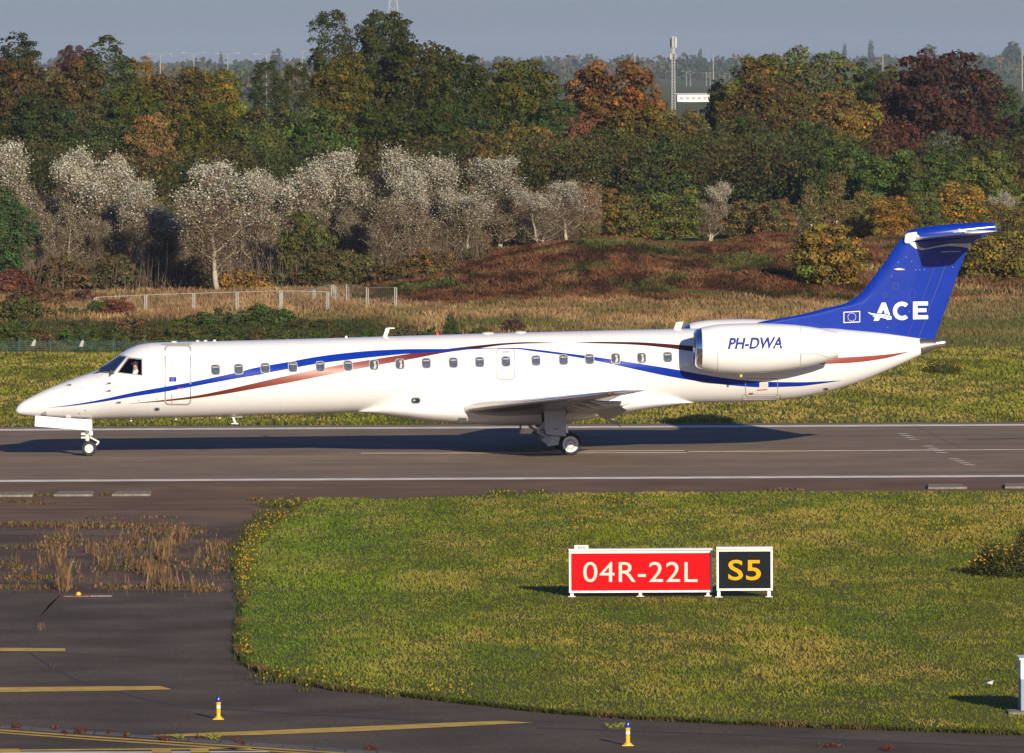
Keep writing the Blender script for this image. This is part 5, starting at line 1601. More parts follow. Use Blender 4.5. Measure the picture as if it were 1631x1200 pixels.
def weeds():
    pts = []; cols = []; hs = []; ws = []; zz = []
    # (px, py base, spread px, n, height m, kind)
    W_ = []
    R_ = random.Random(5)
    for (px, py, n, h, rx) in ((100, 935, 90, 1.05, 9), (98, 900, 50, 0.9, 7), (70, 897, 40, 0.55, 10), (82, 885, 25, 0.6, 4), (60, 912, 0, 0.5, 3), (55, 922, 18, 0.5, 3), (15, 895, 14, 0.4, 4), (28, 898, 10, 0.45, 3), (125, 918, 16, 0.5, 3), (155, 925, 14, 0.4, 3), (190, 870, 45, 0.7, 10), (145, 880, 26, 0.55, 8), (165, 900, 50, 0.75, 10), (170, 890, 40, 0.7, 12), (205, 888, 30, 0.6, 6), (223, 875, 18, 0.6, 3), (215, 862, 30, 0.5, 8), (240, 915, 110, 0.85, 16), (262, 935, 110, 0.8, 18), (260, 890, 90, 0.85, 12), (285, 860, 60, 0.6, 12), (275, 870, 50, 0.6, 8), (202, 935, 14, 0.55, 3), (310, 900, 20, 0.55, 5), (308, 935, 26, 0.5, 6), (335, 930, 22, 0.4, 12), (340, 885, 34, 0.75, 6), (320, 878, 24, 0.35, 12), (325, 940, 40, 0.25, 14), (110, 850, 60, 0.45, 16), (125, 840, 40, 0.4, 14), (60, 838, 40, 0.2, 50), (200, 840, 80, 0.3, 50), (260, 848, 60, 0.35, 30), (180, 938, 26, 0.3, 14), (25, 935, 30, 0.22, 22), (65, 1002, 22, 0.3, 5), (82, 1062, 6, 0.25, 3)):
        for _ in range(int(n*1.3)):
            a = R_.gauss(px, rx*0.75); b = R_.gauss(py, 5.5)
            if b < 836: b = 836 + R_.random()*3
            g = ground(a, b); pts.append((g.x, g.y)); hs.append(h*0.6*R_.uniform(0.2, 1.0)); ws.append(R_.uniform(0.009, 0.018)); zz.append(0.005)
            t = R_.random()
            c = (0.23, 0.115, 0.055) if t < 0.5 else ((0.28, 0.18, 0.08) if t < 0.85 else (0.13, 0.12, 0.04))
            f = R_.uniform(0.6, 1.3); cols.append(tuple(k*f for k in c))
    # low carpets: mossy strips and creeping weeds
    for (px, py, rx, ry, n) in ((60, 837, 70, 2.5, 1300), (170, 838, 90, 3, 1500), (270, 848, 50, 6, 900), (100, 865, 40, 12, 500), (220, 870, 70, 10, 700), (230, 900, 90, 16, 900), (60, 922, 60, 4, 350), (20, 905, 30, 10, 200), (255, 936, 60, 3, 600), (330, 940, 20, 3, 400), (345, 900, 25, 14, 400), (350, 870, 30, 10, 300), (180, 936, 30, 3, 200), (40, 938, 60, 2.5, 260), (50, 873, 50, 4, 250), (60, 790, 22, 0.8, 300), (8, 789.5, 14, 0.8, 260), (170, 789.5, 12, 0.6, 100), (30, 800, 30, 1.4, 160), (255, 826, 30, 1, 60), (160, 827, 40, 1, 50), (1240, 782, 30, 2.0, 240), (60, 804, 40, 0.4, 60), (402, 797, 8, 1, 120)):
        for _ in range(n):
            a = R_.gauss(px, rx*0.55); b = R_.gauss(py, ry*0.55)
            g = ground(a, b); pts.append((g.x, g.y)); hs.append(R_.uniform(0.02, 0.10)); ws.append(R_.uniform(0.03, 0.07)); zz.append(0.004)
            t = R_.random()
            c = (0.10, 0.10, 0.03) if t < 0.45 else ((0.26, 0.17, 0.08) if t < 0.75 else (0.14, 0.05, 0.035))
            f = R_.uniform(0.5, 1.3); cols.append(tuple(k*f for k in c))
    me = blades('tarmac_weeds', np.array(pts), np.array(zz), np.array(hs), np.array(ws), np.array(cols), 0.10)
    tag(link('tarmac_weeds', me), 'rusty brown seeding weeds and moss growing through the broken old tarmac', 'weeds', kind='stuff')
    pts = []; cols = []; hs = []; ws = []; zz = []
    for (px, py, rx, n) in ((25, 1159, 7, 160), (88, 1162, 3, 40), (104, 1169, 3, 50), (126, 1167, 5, 130), (137, 1166, 3, 30), (173, 1168, 2, 40), (200, 1174, 4, 90), (262, 1178.5, 8, 220), (316, 1177, 3, 40), (377, 1181.5, 3, 60), (388, 1186, 2, 40), (590, 1194, 8, 120), (1410, 1195, 9, 140), (1320, 1190, 18, 120)):
        for _ in range(n):
            a = R_.gauss(px, rx*0.6); b = R_.gauss(py, 1.6)
            g = ground(a, b); pts.append((g.x, g.y)); hs.append(R_.uniform(0.015, 0.06)); ws.append(R_.uniform(0.006, 0.014)); zz.append(0.015)
            c = (0.13, 0.035, 0.028) if R_.random() < 0.8 else (0.15, 0.12, 0.04)
            f = R_.uniform(0.5, 1.3); cols.append(tuple(k*f for k in c))
    for (px, py, rx, n) in ((341, 1178, 8, 200), (287, 1178, 3, 60), (980, 1160, 12, 60)):
        for _ in range(n):
            a = R_.gauss(px, rx*0.6); b = R_.gauss(py, 1.2)
            g = ground(a, b); pts.append((g.x, g.y)); hs.append(R_.uniform(0.03, 0.10)); ws.append(R_.uniform(0.006, 0.014)); zz.append(0.015)
            f = R_.uniform(0.6, 1.3); cols.append(tuple(k*f for k in (0.22, 0.22, 0.05)))
    me = blades('joint_weeds', np.array(pts), np.array(zz), np.array(hs), np.array(ws), np.array(cols), 0.7)
    tag(link('joint_weeds', me), 'small dark red and green weeds sprouting along the concrete strip', 'weeds', kind='stuff')
weeds()

# ================================================================== TREES
def rdir(n):
    v = RNG.normal(size=(n, 3)); return v / np.linalg.norm(v, axis=1)[:, None]

def leaf_quads(P, N, size, C, name, mat):
    """P centres, N facing normals, size (n,), C colours"""
    n = len(P)
    a = np.cross(N, rdir(n)); a /= np.linalg.norm(a, axis=1)[:, None] + 1e-9
    b = np.cross(N, a)
    s = size[:, None]
    asp = RNG.uniform(0.5, 0.9, n)[:, None]
    V = np.stack([P - a*s, P - b*s*asp, P + a*s, P + b*s*asp], 1).reshape(-1, 3)
    i = np.arange(n)[:, None]*4
    F = i + np.array([[0, 1, 2, 3]])
    return np_mesh(name, V, F, mat, np.repeat(C, 4, axis=0))

def crown_shape(kind, t):
    """half-width at height fraction t (0 bottom .. 1 top)"""
    t = np.asarray(t)
    if kind == 'dome': return np.sqrt(np.clip(1 - ((t - 0.38) / 0.62)**2, 0, 1)) * np.where(t < 0.38, 0.80 + 0.2*t/0.38, 1)
    if kind == 'oval': return np.sqrt(np.clip(1 - ((t - 0.5) / 0.52)**2, 0, 1))
    if kind == 'cone': return np.clip((1.03 - t), 0, 1)**0.52 * np.where(t < 0.12, 0.75 + 2*t, 1)
    if kind == 'bush': return np.sqrt(np.clip(1 - ((t - 0.25) / 0.75)**2, 0, 1))
    return np.ones_like(t)*0.5

def foliage(name, kind, seed, n_lobes=70, n_leaf=11000, lobe=0.22, leaf=0.030, rough=0.25, mat='leaf', vary=0.35, autumn=0.08, W_=3.5, H_=8.0):
    """crown mesh in metres: nominal half-width W_, height H_"""
    global RNG
    save = RNG; RNG = np.random.default_rng(seed)
    t = RNG.uniform(0.04, 0.97, n_lobes*3)
    w = crown_shape(kind, t)
    k = RNG.uniform(0, 1, len(t)) < w; t = t[k][:n_lobes]; w = w[k][:n_lobes]
    th = RNG.uniform(0, 2*math.pi, len(t))
    # outline wobble
    wob = 1 + rough*np.sin(th*2 + seed) * 0.4 + RNG.normal(0, rough*0.30, len(t))
    rr = w * wob * np.sqrt(RNG.uniform(0.35, 1, len(t)))
    LR = lobe * RNG.uniform(0.55, 1.35, len(t)) * (0.75 + 0.25*w)
    if kind == 'cone': LR = LR * (1.2 - 0.35*t)
    LC = np.stack([rr*np.cos(th)*(1-LR*0.6)*W_, rr*np.sin(th)*(1-LR*0.6)*W_, (t*(1 + 0.0))*H_], 1)
    LRm = LR * W_
    p = LRm**2; p /= p.sum()
    idx = RNG.choice(len(t), n_leaf, p=p)
    d = rdir(n_leaf)
    out = LC[idx] - np.array([0, 0, H_*0.4]); out /= np.linalg.norm(out, axis=1)[:, None] + 1e-9
    d = d + out*0.45 + np.array([0, 0, 0.25]); d /= np.linalg.norm(d, axis=1)[:, None]
    rad = LRm[idx] * RNG.uniform(0.55, 1.0, n_leaf)**0.5 * (1 + 0.25*RNG.normal(size=n_leaf)*0.5)
    P = LC[idx] + d * rad[:, None] * np.array([1, 1, 0.72])
    nf = int(n_leaf*0.30)      # leaves filling the envelope between the lobes
    tf = RNG.uniform(0.0, 0.93, nf*3); wf = crown_shape(kind, tf)
    kf = RNG.uniform(0, 1, len(tf)) < wf; tf = tf[kf][:nf]; wf = wf[kf][:nf]; nf = len(tf)
    af = RNG.uniform(0, 2*math.pi, nf); rf = wf*(0.80 + rough*np.sin(af*2 + seed)*0.3)*RNG.uniform(0.55, 1, nf)**0.5
    P[:nf] = np.stack([rf*np.cos(af)*W_*0.86, rf*np.sin(af)*W_*0.86, tf*H_*0.96], 1)
    P[:, 2] = np.maximum(P[:, 2], -0.2)
    N = d + RNG.normal(0, 0.40, (n_leaf, 3)); N /= np.linalg.norm(N, axis=1)[:, None]
    lb = RNG.uniform(1 - vary, 1 + vary, len(t)); hue = RNG.normal(0, 0.10, (len(t), 3))*np.array([1.7, 0.6, 0.6])
    C = (lb[idx] * RNG.uniform(0.7, 1.35, n_leaf))[:, None] * (1 + hue[idx])
    au = RNG.uniform(0, 1, n_leaf) < autumn
    C[au] *= np.array([1.8, 1.30, 0.75])
    me = leaf_quads(P, N, leaf*W_*RNG.uniform(0.6, 1.35, n_leaf), np.clip(C, 0.05, 4), name, M[mat])
    RNG = save
    return me

def limb_mesh(name, seed, H_, W_, r0, stems=1, mat='bark', n_br=16, base=0.2, sides=5, spread=0.9, twigs=0, tips=None):
    R_ = random.Random(seed); mb = MB()
    for s in range(stems):
        lean = Vector((R_.uniform(-0.16, 0.16), R_.uniform(-0.16, 0.16), 1)) if stems > 1 else Vector((R_.uniform(-0.05, 0.05), R_.uniform(-0.05, 0.05), 1))
        p = Vector((R_.uniform(-0.25, 0.25)*(stems > 1), R_.uniform(-0.25, 0.25)*(stems > 1), -0.2))
        pts = [p.copy()]; rs = [r0]
        hs = H_ * R_.uniform(0.75, 0.95)
        for i in range(1, 9):
            p = p + Vector((lean.x + R_.uniform(-0.06, 0.06), lean.y + R_.uniform(-0.06, 0.06), 1)) * hs/8
            pts.append(p.copy()); rs.append(r0 * (1 - i/8.6))
        mb.tube(pts, rs, sides)
        for k in range(n_br // stems):
            t = R_.uniform(base, 0.95); i = int(t*8); f = t*8 - i
            q = pts[i].lerp(pts[min(8, i+1)], f); rq = rs[i]*0.55
            a = R_.uniform(0, 2*math.pi); ln = W_ * R_.uniform(0.5, 1.0) * spread * (1.15 - 0.6*t)
            up = R_.uniform(0.5, 1.1)
            bp = [q]; cur = q.copy()
            dd = Vector((math.cos(a), math.sin(a), up))
            for j in range(4):
                cur = cur + (dd + Vector((R_.uniform(-0.2, 0.2), R_.uniform(-0.2, 0.2), 0.12*j + R_.uniform(-0.1, 0.1)))) * ln/4*0.8
                bp.append(cur.copy())
            mb.tube(bp, [rq, rq*0.8, rq*0.55, rq*0.35, rq*0.12], 4, caps=False)
            for z in range(twigs):
                j = R_.randint(1, 4); s0 = bp[j]; c2 = s0.copy(); a2 = R_.uniform(0, 6.28)
                d2 = Vector((math.cos(a2), math.sin(a2), R_.uniform(0.3, 1.6))).normalized(); l2 = R_.uniform(0.4, 1.1)*W_*0.3
                e1 = s0 + d2*l2*0.5 + Vector((0, 0, 0.03)); e2 = s0 + d2*l2 + Vector((R_.uniform(-.1, .1), 0, R_.uniform(0, .15)))
                mb.tube([s0, e1, e2], [0.016, 0.011, 0.004], 3, caps=False)
                if tips is not None: tips.append((e1, 0.5)); tips.append((e2, 1.0))
            if tips is not None: tips.append((bp[-1], 1.0)); tips.append((bp[-2], 0.6))
        if tips is not None: tips.append((pts[-1], 1.0))
    me = bpy.data.meshes.new(name); me.from_pydata([tuple(v) for v in mb.v], [], mb.f); me.update()
    me.materials.append(M[mat]); me.polygons.foreach_set('use_smooth', [True]*len(me.polygons))
    return me

# prototypes: (crown mesh, trunk mesh, nominal half width, height)
PROTO = {}
def proto(key, kind, variants, H_=8.0, W_=3.5, **kw):
    L_ = []
    for v in range(variants):
        cr = foliage('crown', kind, 100 + hash_(key) + v*7, H_=H_, W_=W_, **kw)
        tk = limb_mesh('trunk', 500 + v, H_, W_, 0.20, 1, 'bark', 12, 0.15)
        L_.append((cr, tk))
    PROTO[key] = (L_, W_, H_)
def hash_(s): return sum(ord(c)*(i+1) for i, c in enumerate(s)) % 900
proto('dome', 'dome', 4, n_lobes=210, n_leaf=23000, lobe=0.165, leaf=0.030)
proto('oval', 'oval', 3, n_lobes=140, n_leaf=15000, lobe=0.20, leaf=0.034, W_=2.6)
proto('airy', 'oval', 2, n_lobes=90, n_leaf=9500, lobe=0.20, leaf=0.034, W_=2.6, rough=0.5)
proto('cone', 'cone', 2, n_lobes=170, n_leaf=15000, lobe=0.17, leaf=0.032, W_=2.6)
proto('bush', 'bush', 4, n_lobes=80, n_leaf=9000, lobe=0.22, leaf=0.038, W_=1.8, H_=2.6, rough=0.4, autumn=0.12)
proto('shrub', 'oval', 3, n_lobes=90, n_leaf=9000, lobe=0.22, leaf=0.038, W_=1.6, H_=3.4, rough=0.5, autumn=0.15)

def silver_proto(key, variants, silver=1.0, base_seed=0, nleaf=18000):
    L_ = []
    global RNG
    for v in range(variants):
        tips = []
        tk = limb_mesh('trunk', 900 + base_seed + v*13, 7.2, 2.1, 0.125, [1, 2, 3, 1, 2][v % 5], 'palebark', 34, 0.10, 5, 0.85, twigs=9, tips=tips)
        save = RNG; RNG = np.random.default_rng(60 + base_seed + v)
        P0 = np.array([list(t[0]) for t in tips])
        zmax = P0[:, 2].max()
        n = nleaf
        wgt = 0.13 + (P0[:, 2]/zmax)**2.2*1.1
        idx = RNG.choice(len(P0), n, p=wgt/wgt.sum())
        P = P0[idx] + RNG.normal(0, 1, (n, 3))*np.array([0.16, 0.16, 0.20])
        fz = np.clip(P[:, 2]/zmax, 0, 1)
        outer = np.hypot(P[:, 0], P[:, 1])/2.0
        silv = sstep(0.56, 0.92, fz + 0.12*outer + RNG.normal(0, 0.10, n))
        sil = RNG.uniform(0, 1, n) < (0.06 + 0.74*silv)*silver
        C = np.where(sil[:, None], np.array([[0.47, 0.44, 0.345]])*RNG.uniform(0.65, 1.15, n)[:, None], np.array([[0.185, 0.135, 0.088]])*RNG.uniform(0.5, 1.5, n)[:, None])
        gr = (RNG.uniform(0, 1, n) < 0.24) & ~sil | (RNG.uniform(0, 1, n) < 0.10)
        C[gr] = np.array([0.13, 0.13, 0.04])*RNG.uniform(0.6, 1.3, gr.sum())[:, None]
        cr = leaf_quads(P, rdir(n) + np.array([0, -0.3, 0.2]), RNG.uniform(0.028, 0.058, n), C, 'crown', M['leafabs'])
        # brown twig haze
        m = 3600
        idx = RNG.choice(len(P0), m); Q = P0[idx] * RNG.uniform(0.6, 1.0, m)[:, None]; 
        dirs = rdir(m)*np.array([1, 1, 0.6]) + np.array([0, 0, 0.9]); dirs /= np.linalg.norm(dirs, axis=1)[:, None]
        ln = RNG.uniform(0.25, 0.6, m)[:, None]; sd = np.cross(dirs, rdir(m)); sd /= np.linalg.norm(sd, axis=1)[:, None]
        Q[:, 2] = np.maximum(Q[:, 2], 0.3)
        V = np.stack([Q - sd*0.010, Q + sd*0.010, Q + dirs*ln], 1).reshape(-1, 3)
        F = np.arange(m)[:, None]*3 + np.array([[0, 1, 2]])
        tw = np_mesh('twigs', V, F, M['blade'], np.repeat(np.array([[0.17, 0.115, 0.080]])*RNG.uniform(0.6, 1.5, m)[:, None], 3, axis=0))
        RNG = save
        L_.append((cr, tk, tw))
    PROTO[key] = (L_, 2.3, 7.2)
silver_proto('silver', 5)
silver_proto('twiggy', 4, silver=0.22, base_seed=300, nleaf=10000)
def birch_proto():
    L_ = []
    global RNG
    for v in range(2):
        tips = []
        tk = limb_mesh('trunk', 1300 + v, 6.0, 1.2, 0.07, 1, 'birchbark', 26, 0.3, 5, 0.8, twigs=7, tips=tips)
        save = RNG; RNG = np.random.default_rng(90 + v)
        P0 = np.array([list(t[0]) for t in tips]); n = 5000
        P = P0[RNG.choice(len(P0), n)] + RNG.normal(0, 0.16, (n, 3))
        C = RNG.uniform(0.6, 1.4, n)[:, None]*np.ones((n, 3)); au = RNG.uniform(0, 1, n) < 0.3; C[au] *= np.array([1.6, 1.1, 0.6])
        cr = leaf_quads(P, rdir(n), RNG.uniform(0.04, 0.085, n), C, 'crown', M['leaf']); RNG = save
        L_.append((cr, tk))
    PROTO['birch'] = (L_, 1.3, 6.0)
birch_proto()

TR = random.Random(99)
cnt = {}
def plant(kind, px, top, wpx, depth, col, label, name='tree', cat='tree', group=None, base=None, bare=False):
    L_, W0, H0 = PROTO[kind]
    v = cnt.get(kind, 0) % len(L_); cnt[kind] = cnt.get(kind, 0) + 1
    p = at(px, top, depth); s = FPX/depth
    x = p.x; zb = float(terrain_z(np.array([x]), np.array([depth]))[0]) if base is None else base
    h = p.z - zb
    w = wpx / s / 2
    root = empty(name, (x, depth, zb - 0.05), label, cat, group)
    rz = TR.uniform(0, 6.28)
    col = tuple(c*TR.uniform(0.92, 1.08) for c in col)
    parts = L_[v]
    names = ['crown', 'trunk', 'twigs']
    ratio = {'dome': 1.12, 'oval': 1.7, 'airy': 1.7, 'cone': 1.25}.get(kind, 99)
    hc = min(h, max(2*w*ratio, 3.0) if (ratio < 90 and depth < 3000) else h)
    for me, nm in zip(parts, names):
        if nm == 'crown' and bare: continue
        o = bpy.data.objects.new(nm, me); COL.objects.link(o); o.parent = root
        o.scale = (w/W0, w/W0*TR.uniform(0.9, 1.1), h/H0); o.rotation_euler = (0, 0, rz)
        if nm == 'crown' and hc < h: o.scale.z = hc/H0; o.location.z = h - hc
        if kind in ('bush', 'shrub') and nm == 'crown' and h/H0 < 0.8*w/W0: o.scale.z = 0.8*w/W0; o.location.z = h - H0*o.scale.z
        o.color = (*col, 1)
        if nm in ('twigs',): o['kind'] = 'stuff'
    return root
DG = (0.034, 0.042, 0.0055); MG = (0.056, 0.064, 0.007); OL = (0.078, 0.070, 0.010); YG = (0.115, 0.108, 0.012)
BR = (0.080, 0.055, 0.018); OR = (0.125, 0.065, 0.014); GO = (0.180, 0.115, 0.018); PU = (0.040, 0.019, 0.014); RD = (0.062, 0.026, 0.020); BG = (0.066, 0.052, 0.013); GR = (0.033, 0.041, 0.011)
TREES = [
 # far row
 ('cone', 27, 46, 150, 640, GR, 'pointed dark green tree standing highest at the left picture edge'),
 ('dome', 124, 70, 80, 660, RD, 'small wine red crown between the two pointed trees at upper left'),
 ('cone', 175, 54, 165, 630, (0.048, 0.056, 0.018), 'pointed dark green tree right of the wine red crown'),
 ('airy', 222, 88, 60, 650, GO, 'thin yellowish crown just right of the pointed green tree against the sky'),
 ('dome', 25, 92, 170, 600, (0.060, 0.046, 0.014), 'rust brown broad tree below the pointed tree at the left edge'),
 ('dome', 112, 96, 150, 590, BG, 'dull brown green crown below the wine red tree'),
 ('dome', 60, 150, 150, 575, GR, 'dark bluish green crown low at the left edge behind the silver poplars'),
 ('dome', 282, 104, 150, 615, BG, 'brownish speckled dome with reddish twigs left of the slender tree'),
 ('dome', 345, 112, 150, 620, YG, 'yellow green dome sloping down below the street lamps'),
 ('dome', 215, 128, 140, 585, MG, 'mid green low dome in the left half beneath the pointed tree'),
 ('airy', 425, 94, 66, 640, GR, 'slender open green tree with sky showing beside it'),
 ('airy', 470, 98, 60, 645, DG, 'small open dark green tree next to the tall pair'),
 ('airy', 532, 13, 96, 680, DG, 'very tall dark green tree, left one of the tall pair'),
 ('dome', 612, 15, 112, 690, DG, 'very tall dark green tree, right one of the tall pair'),
 ('dome', 545, 80, 130, 600, OL, 'olive crown with pale bare limbs in front of the tall pair'),
 ('dome', 660, 66, 200, 610, DG, 'huge dark green dome right of the tall pair'),
 ('dome', 725, 82, 160, 590, DG, 'dark green dome bulging in front of the huge dark green one'),
 ('dome', 828, 92, 160, 605, MG, 'round green dome ending the dark group beside the sky gap'),
 ('dome', 975, 92, 205, 620, OR, 'broad orange brown autumn oak in the middle of the skyline'),
 ('oval', 1150, 125, 60, 640, GR, 'small green crown right of the white building'),
 ('dome', 1215, 88, 150, 635, OL, 'olive tree on the skyline right of the mast'),
 ('dome', 1300, 76, 190, 650, (0.075, 0.085, 0.02), 'highest green yellow tree between the mast and the copper beech'),
 ('oval', 1378, 92, 90, 655, GR, 'green crown tucked against the left side of the copper beech'),
 ('oval', 1412, 102, 60, 645, MG, 'narrow green tip directly left of the copper beech'),
 ('dome', 1500, 78, 240, 620, PU, 'great dark purple copper beech at the upper right'),
 ('dome', 1592, 128, 80, 660, (0.05, 0.07, 0.025), 'bluish green crown behind the right shoulder of the copper beech'),
 ('dome', 1650, 160, 90, 600, GR, 'dark green crown cut off by the right picture edge'),
 # middle row
 ('dome', 1225, 112, 150, 600, BR, 'rust brown crown in front of the olive skyline tree'),
 ('dome', 1340, 140, 130, 610, (0.13, 0.085, 0.022), 'brownish gold crown below the highest green yellow tree'),
 ('oval', 1372, 160, 120, 575, GO, 'bright golden crown left of the copper beech'),
 ('dome', 1430, 190, 130, 560, (0.07, 0.026, 0.02), 'low purple brown crown at the foot of the copper beech'),
 ('airy', 1500, 205, 80, 560, (0.10, 0.11, 0.07), 'thin greyish green crown at the foot of the copper beech'),
 ('airy', 240, 176, 90, 560, (0.17, 0.12, 0.04), 'golden flecked open crown in the middle of the left woods'),
 ('dome', 175, 190, 120, 565, (0.05, 0.062, 0.018), 'dark olive crown left of the golden flecked one'),
 ('dome', 330, 160, 150, 580, MG, 'mid green crown below the yellow green dome'),
 ('dome', 430, 165, 150, 585, (0.060, 0.064, 0.02), 'dull green crown under the slender open tree'),
 ('dome', 405, 195, 120, 565, (0.06, 0.075, 0.018), 'green crown above the biggest white stemmed poplar'),
 ('dome', 500, 175, 160, 570, (0.055, 0.080, 0.016), 'fresh green bushy crown below the bare limbs'),
 ('dome', 600, 160, 140, 575, DG, 'dark crown between the fresh green one and the silver poplars'),
 ('dome', 680, 170, 150, 570, DG, 'dark green crown with a few orange leaves above the silver poplars'),
 ('dome', 780, 205, 110, 555, (0.10, 0.09, 0.024), 'yellowish green crown directly above the tallest silver poplar'),
 ('dome', 845, 200, 130, 570, (0.13, 0.10, 0.022), 'ochre crown at the foot of the round green dome'),
 ('oval', 925, 178, 90, 585, (0.14, 0.06, 0.035), 'pinkish brown twiggy crown under the orange oak'),
 ('dome', 930, 215, 170, 560, (0.060, 0.078, 0.022), 'olive green crown sloping down to the right end of the silver poplars'),
 ('dome', 1015, 165, 200, 575, OL, 'wide olive crown directly below the orange oak'),
 ('dome', 1085, 172, 120, 580, (0.11, 0.09, 0.022), 'yellow brown crown below the white building'),
 ('dome', 1050, 225, 150, 555, (0.05, 0.07, 0.022), 'mid green crown in the centre of the right woods'),
 ('oval', 1140, 200, 110, 570, (0.08, 0.075, 0.022), 'olive brown crown right of the centre green one'),
 ('oval', 1178, 175, 100, 585, DG, 'dark green crown under the rust brown one'),
 ('oval', 1225, 195, 110, 560, (0.038, 0.056, 0.020), 'dark green crown with blackish hollows in the right woods'),
 ('dome', 1290, 188, 130, 565, (0.045, 0.064, 0.018), 'green crown between the dark hollow and the golden tree'),
 ('dome', 1340, 215, 120, 550, (0.06, 0.085, 0.018), 'light green crown below the golden tree'),
 ('dome', 1420, 235, 140, 545, (0.062, 0.088, 0.018), 'grass green crown under the purple brown one'),
 ('dome', 1500, 245, 130, 540, (0.058, 0.082, 0.016), 'dense green crown beneath the copper beech'),
 ('dome', 1575, 240, 130, 545, (0.085, 0.095, 0.02), 'yellow green crown beneath the right side of the copper beech'),
 ('dome', 1645, 235, 120, 550, (0.07, 0.05, 0.02), 'brown green crown at the right edge under the dark one'),
 ('dome', 130, 160, 120, 580, (0.05, 0.06, 0.02), 'dark mixed crown under the brown green tree at left'),
 ('oval', 745, 160, 110, 580, (0.034, 0.052, 0.014), 'deep green crown filling the hollow right of the dark domes'),
 ('dome', 890, 160, 110, 600, (0.040, 0.058, 0.018), 'dark green shoulder between the round dome and the orange oak'),
]
for (k, px, top, w, d, c, lab) in TREES: plant(k, px, top, w, d, c, lab)
# silver poplars
SILV = [(15, 215, 120, 500, 'silver leaved poplar cut off by the left picture edge'),
 (92, 222, 110, 495, 'silver leaved poplar, second from the left edge'),
 (165, 230, 115, 490, 'silver leaved poplar with a straight pale stem above the fence start'),
 (215, 285, 90, 485, 'lower silver poplar leaning left of the gap in the white crowns'),
 (262, 330, 95, 480, 'short grey silver poplar in the gap of the white crowns'),
 (345, 248, 150, 470, 'biggest silver poplar with thick forking white limbs above the fence'),
 (410, 262, 100, 484, 'silver poplar just right of the biggest white stemmed one'),
 (475, 243, 120, 490, 'silver poplar with a curved pale stem above the green bush'),
 (535, 238, 110, 495, 'silver poplar right of the curved stem, in the thick of the row'),
 (600, 236, 125, 488, 'wide silver poplar with several upright stems in the middle of the row'),
 (655, 262, 90, 482, 'greyish silver poplar left of the spiky topped one'),
 (695, 236, 105, 486, 'silver poplar with a spiky top above the end of the wire fence'),
 (740, 290, 90, 484, 'small silver poplar in the dip left of the pyramid shaped one'),
 (797, 249, 125, 488, 'pyramid shaped silver poplar with one straight stem'),
 (860, 300, 80, 486, 'small silver poplar right of the pyramid shaped one'),
 (903, 284, 95, 490, 'silver poplar ending the row at its right'),
 (1133, 284, 62, 500, 'single silver poplar standing alone among green shrubs on the right'),
 (1590, 300, 70, 520, 'pale grey poplar half hidden above the tail')]
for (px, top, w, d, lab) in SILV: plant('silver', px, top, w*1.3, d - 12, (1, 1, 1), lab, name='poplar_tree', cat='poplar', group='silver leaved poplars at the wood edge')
for (px, top, w, d, lab) in ((40, 260, 90, 508, 0), (128, 262, 90, 506, 0), (310, 300, 80, 500, 0), (565, 270, 90, 505, 0), (440, 290, 90, 500, 0), (635, 300, 80, 500, 0), (765, 310, 70, 500, 0), (225, 340, 80, 500, 0), (835, 310, 60, 500, 0), (58, 300, 80, 476, 0), (120, 312, 80, 478, 0), (182, 318, 70, 477, 0), (236, 345, 80, 476, 0), (292, 335, 80, 477, 0), (448, 335, 70, 476, 0), (512, 318, 80, 478, 0), (556, 305, 80, 476, 0), (612, 315, 80, 477, 0), (668, 330, 70, 476, 0), (728, 330, 70, 478, 0), (768, 335, 60, 476, 0), (38, 320, 100, 474, 0), (100, 330, 100, 473, 0), (160, 335, 100, 474, 0), (262, 350, 110, 473, 0), (500, 340, 100, 474, 0), (590, 345, 100, 473, 0), (645, 345, 90, 474, 0), (700, 350, 100, 473, 0), (570, 285, 90, 478, 0), (252, 312, 130, 468, 0), (612, 296, 130, 468, 0)):
    plant('twiggy', px, top, w, d, (1, 1, 1), 'grey twiggy young poplar half hidden between the silver ones', name='poplar_tree', cat='poplar', group='young poplars filling the silver row')
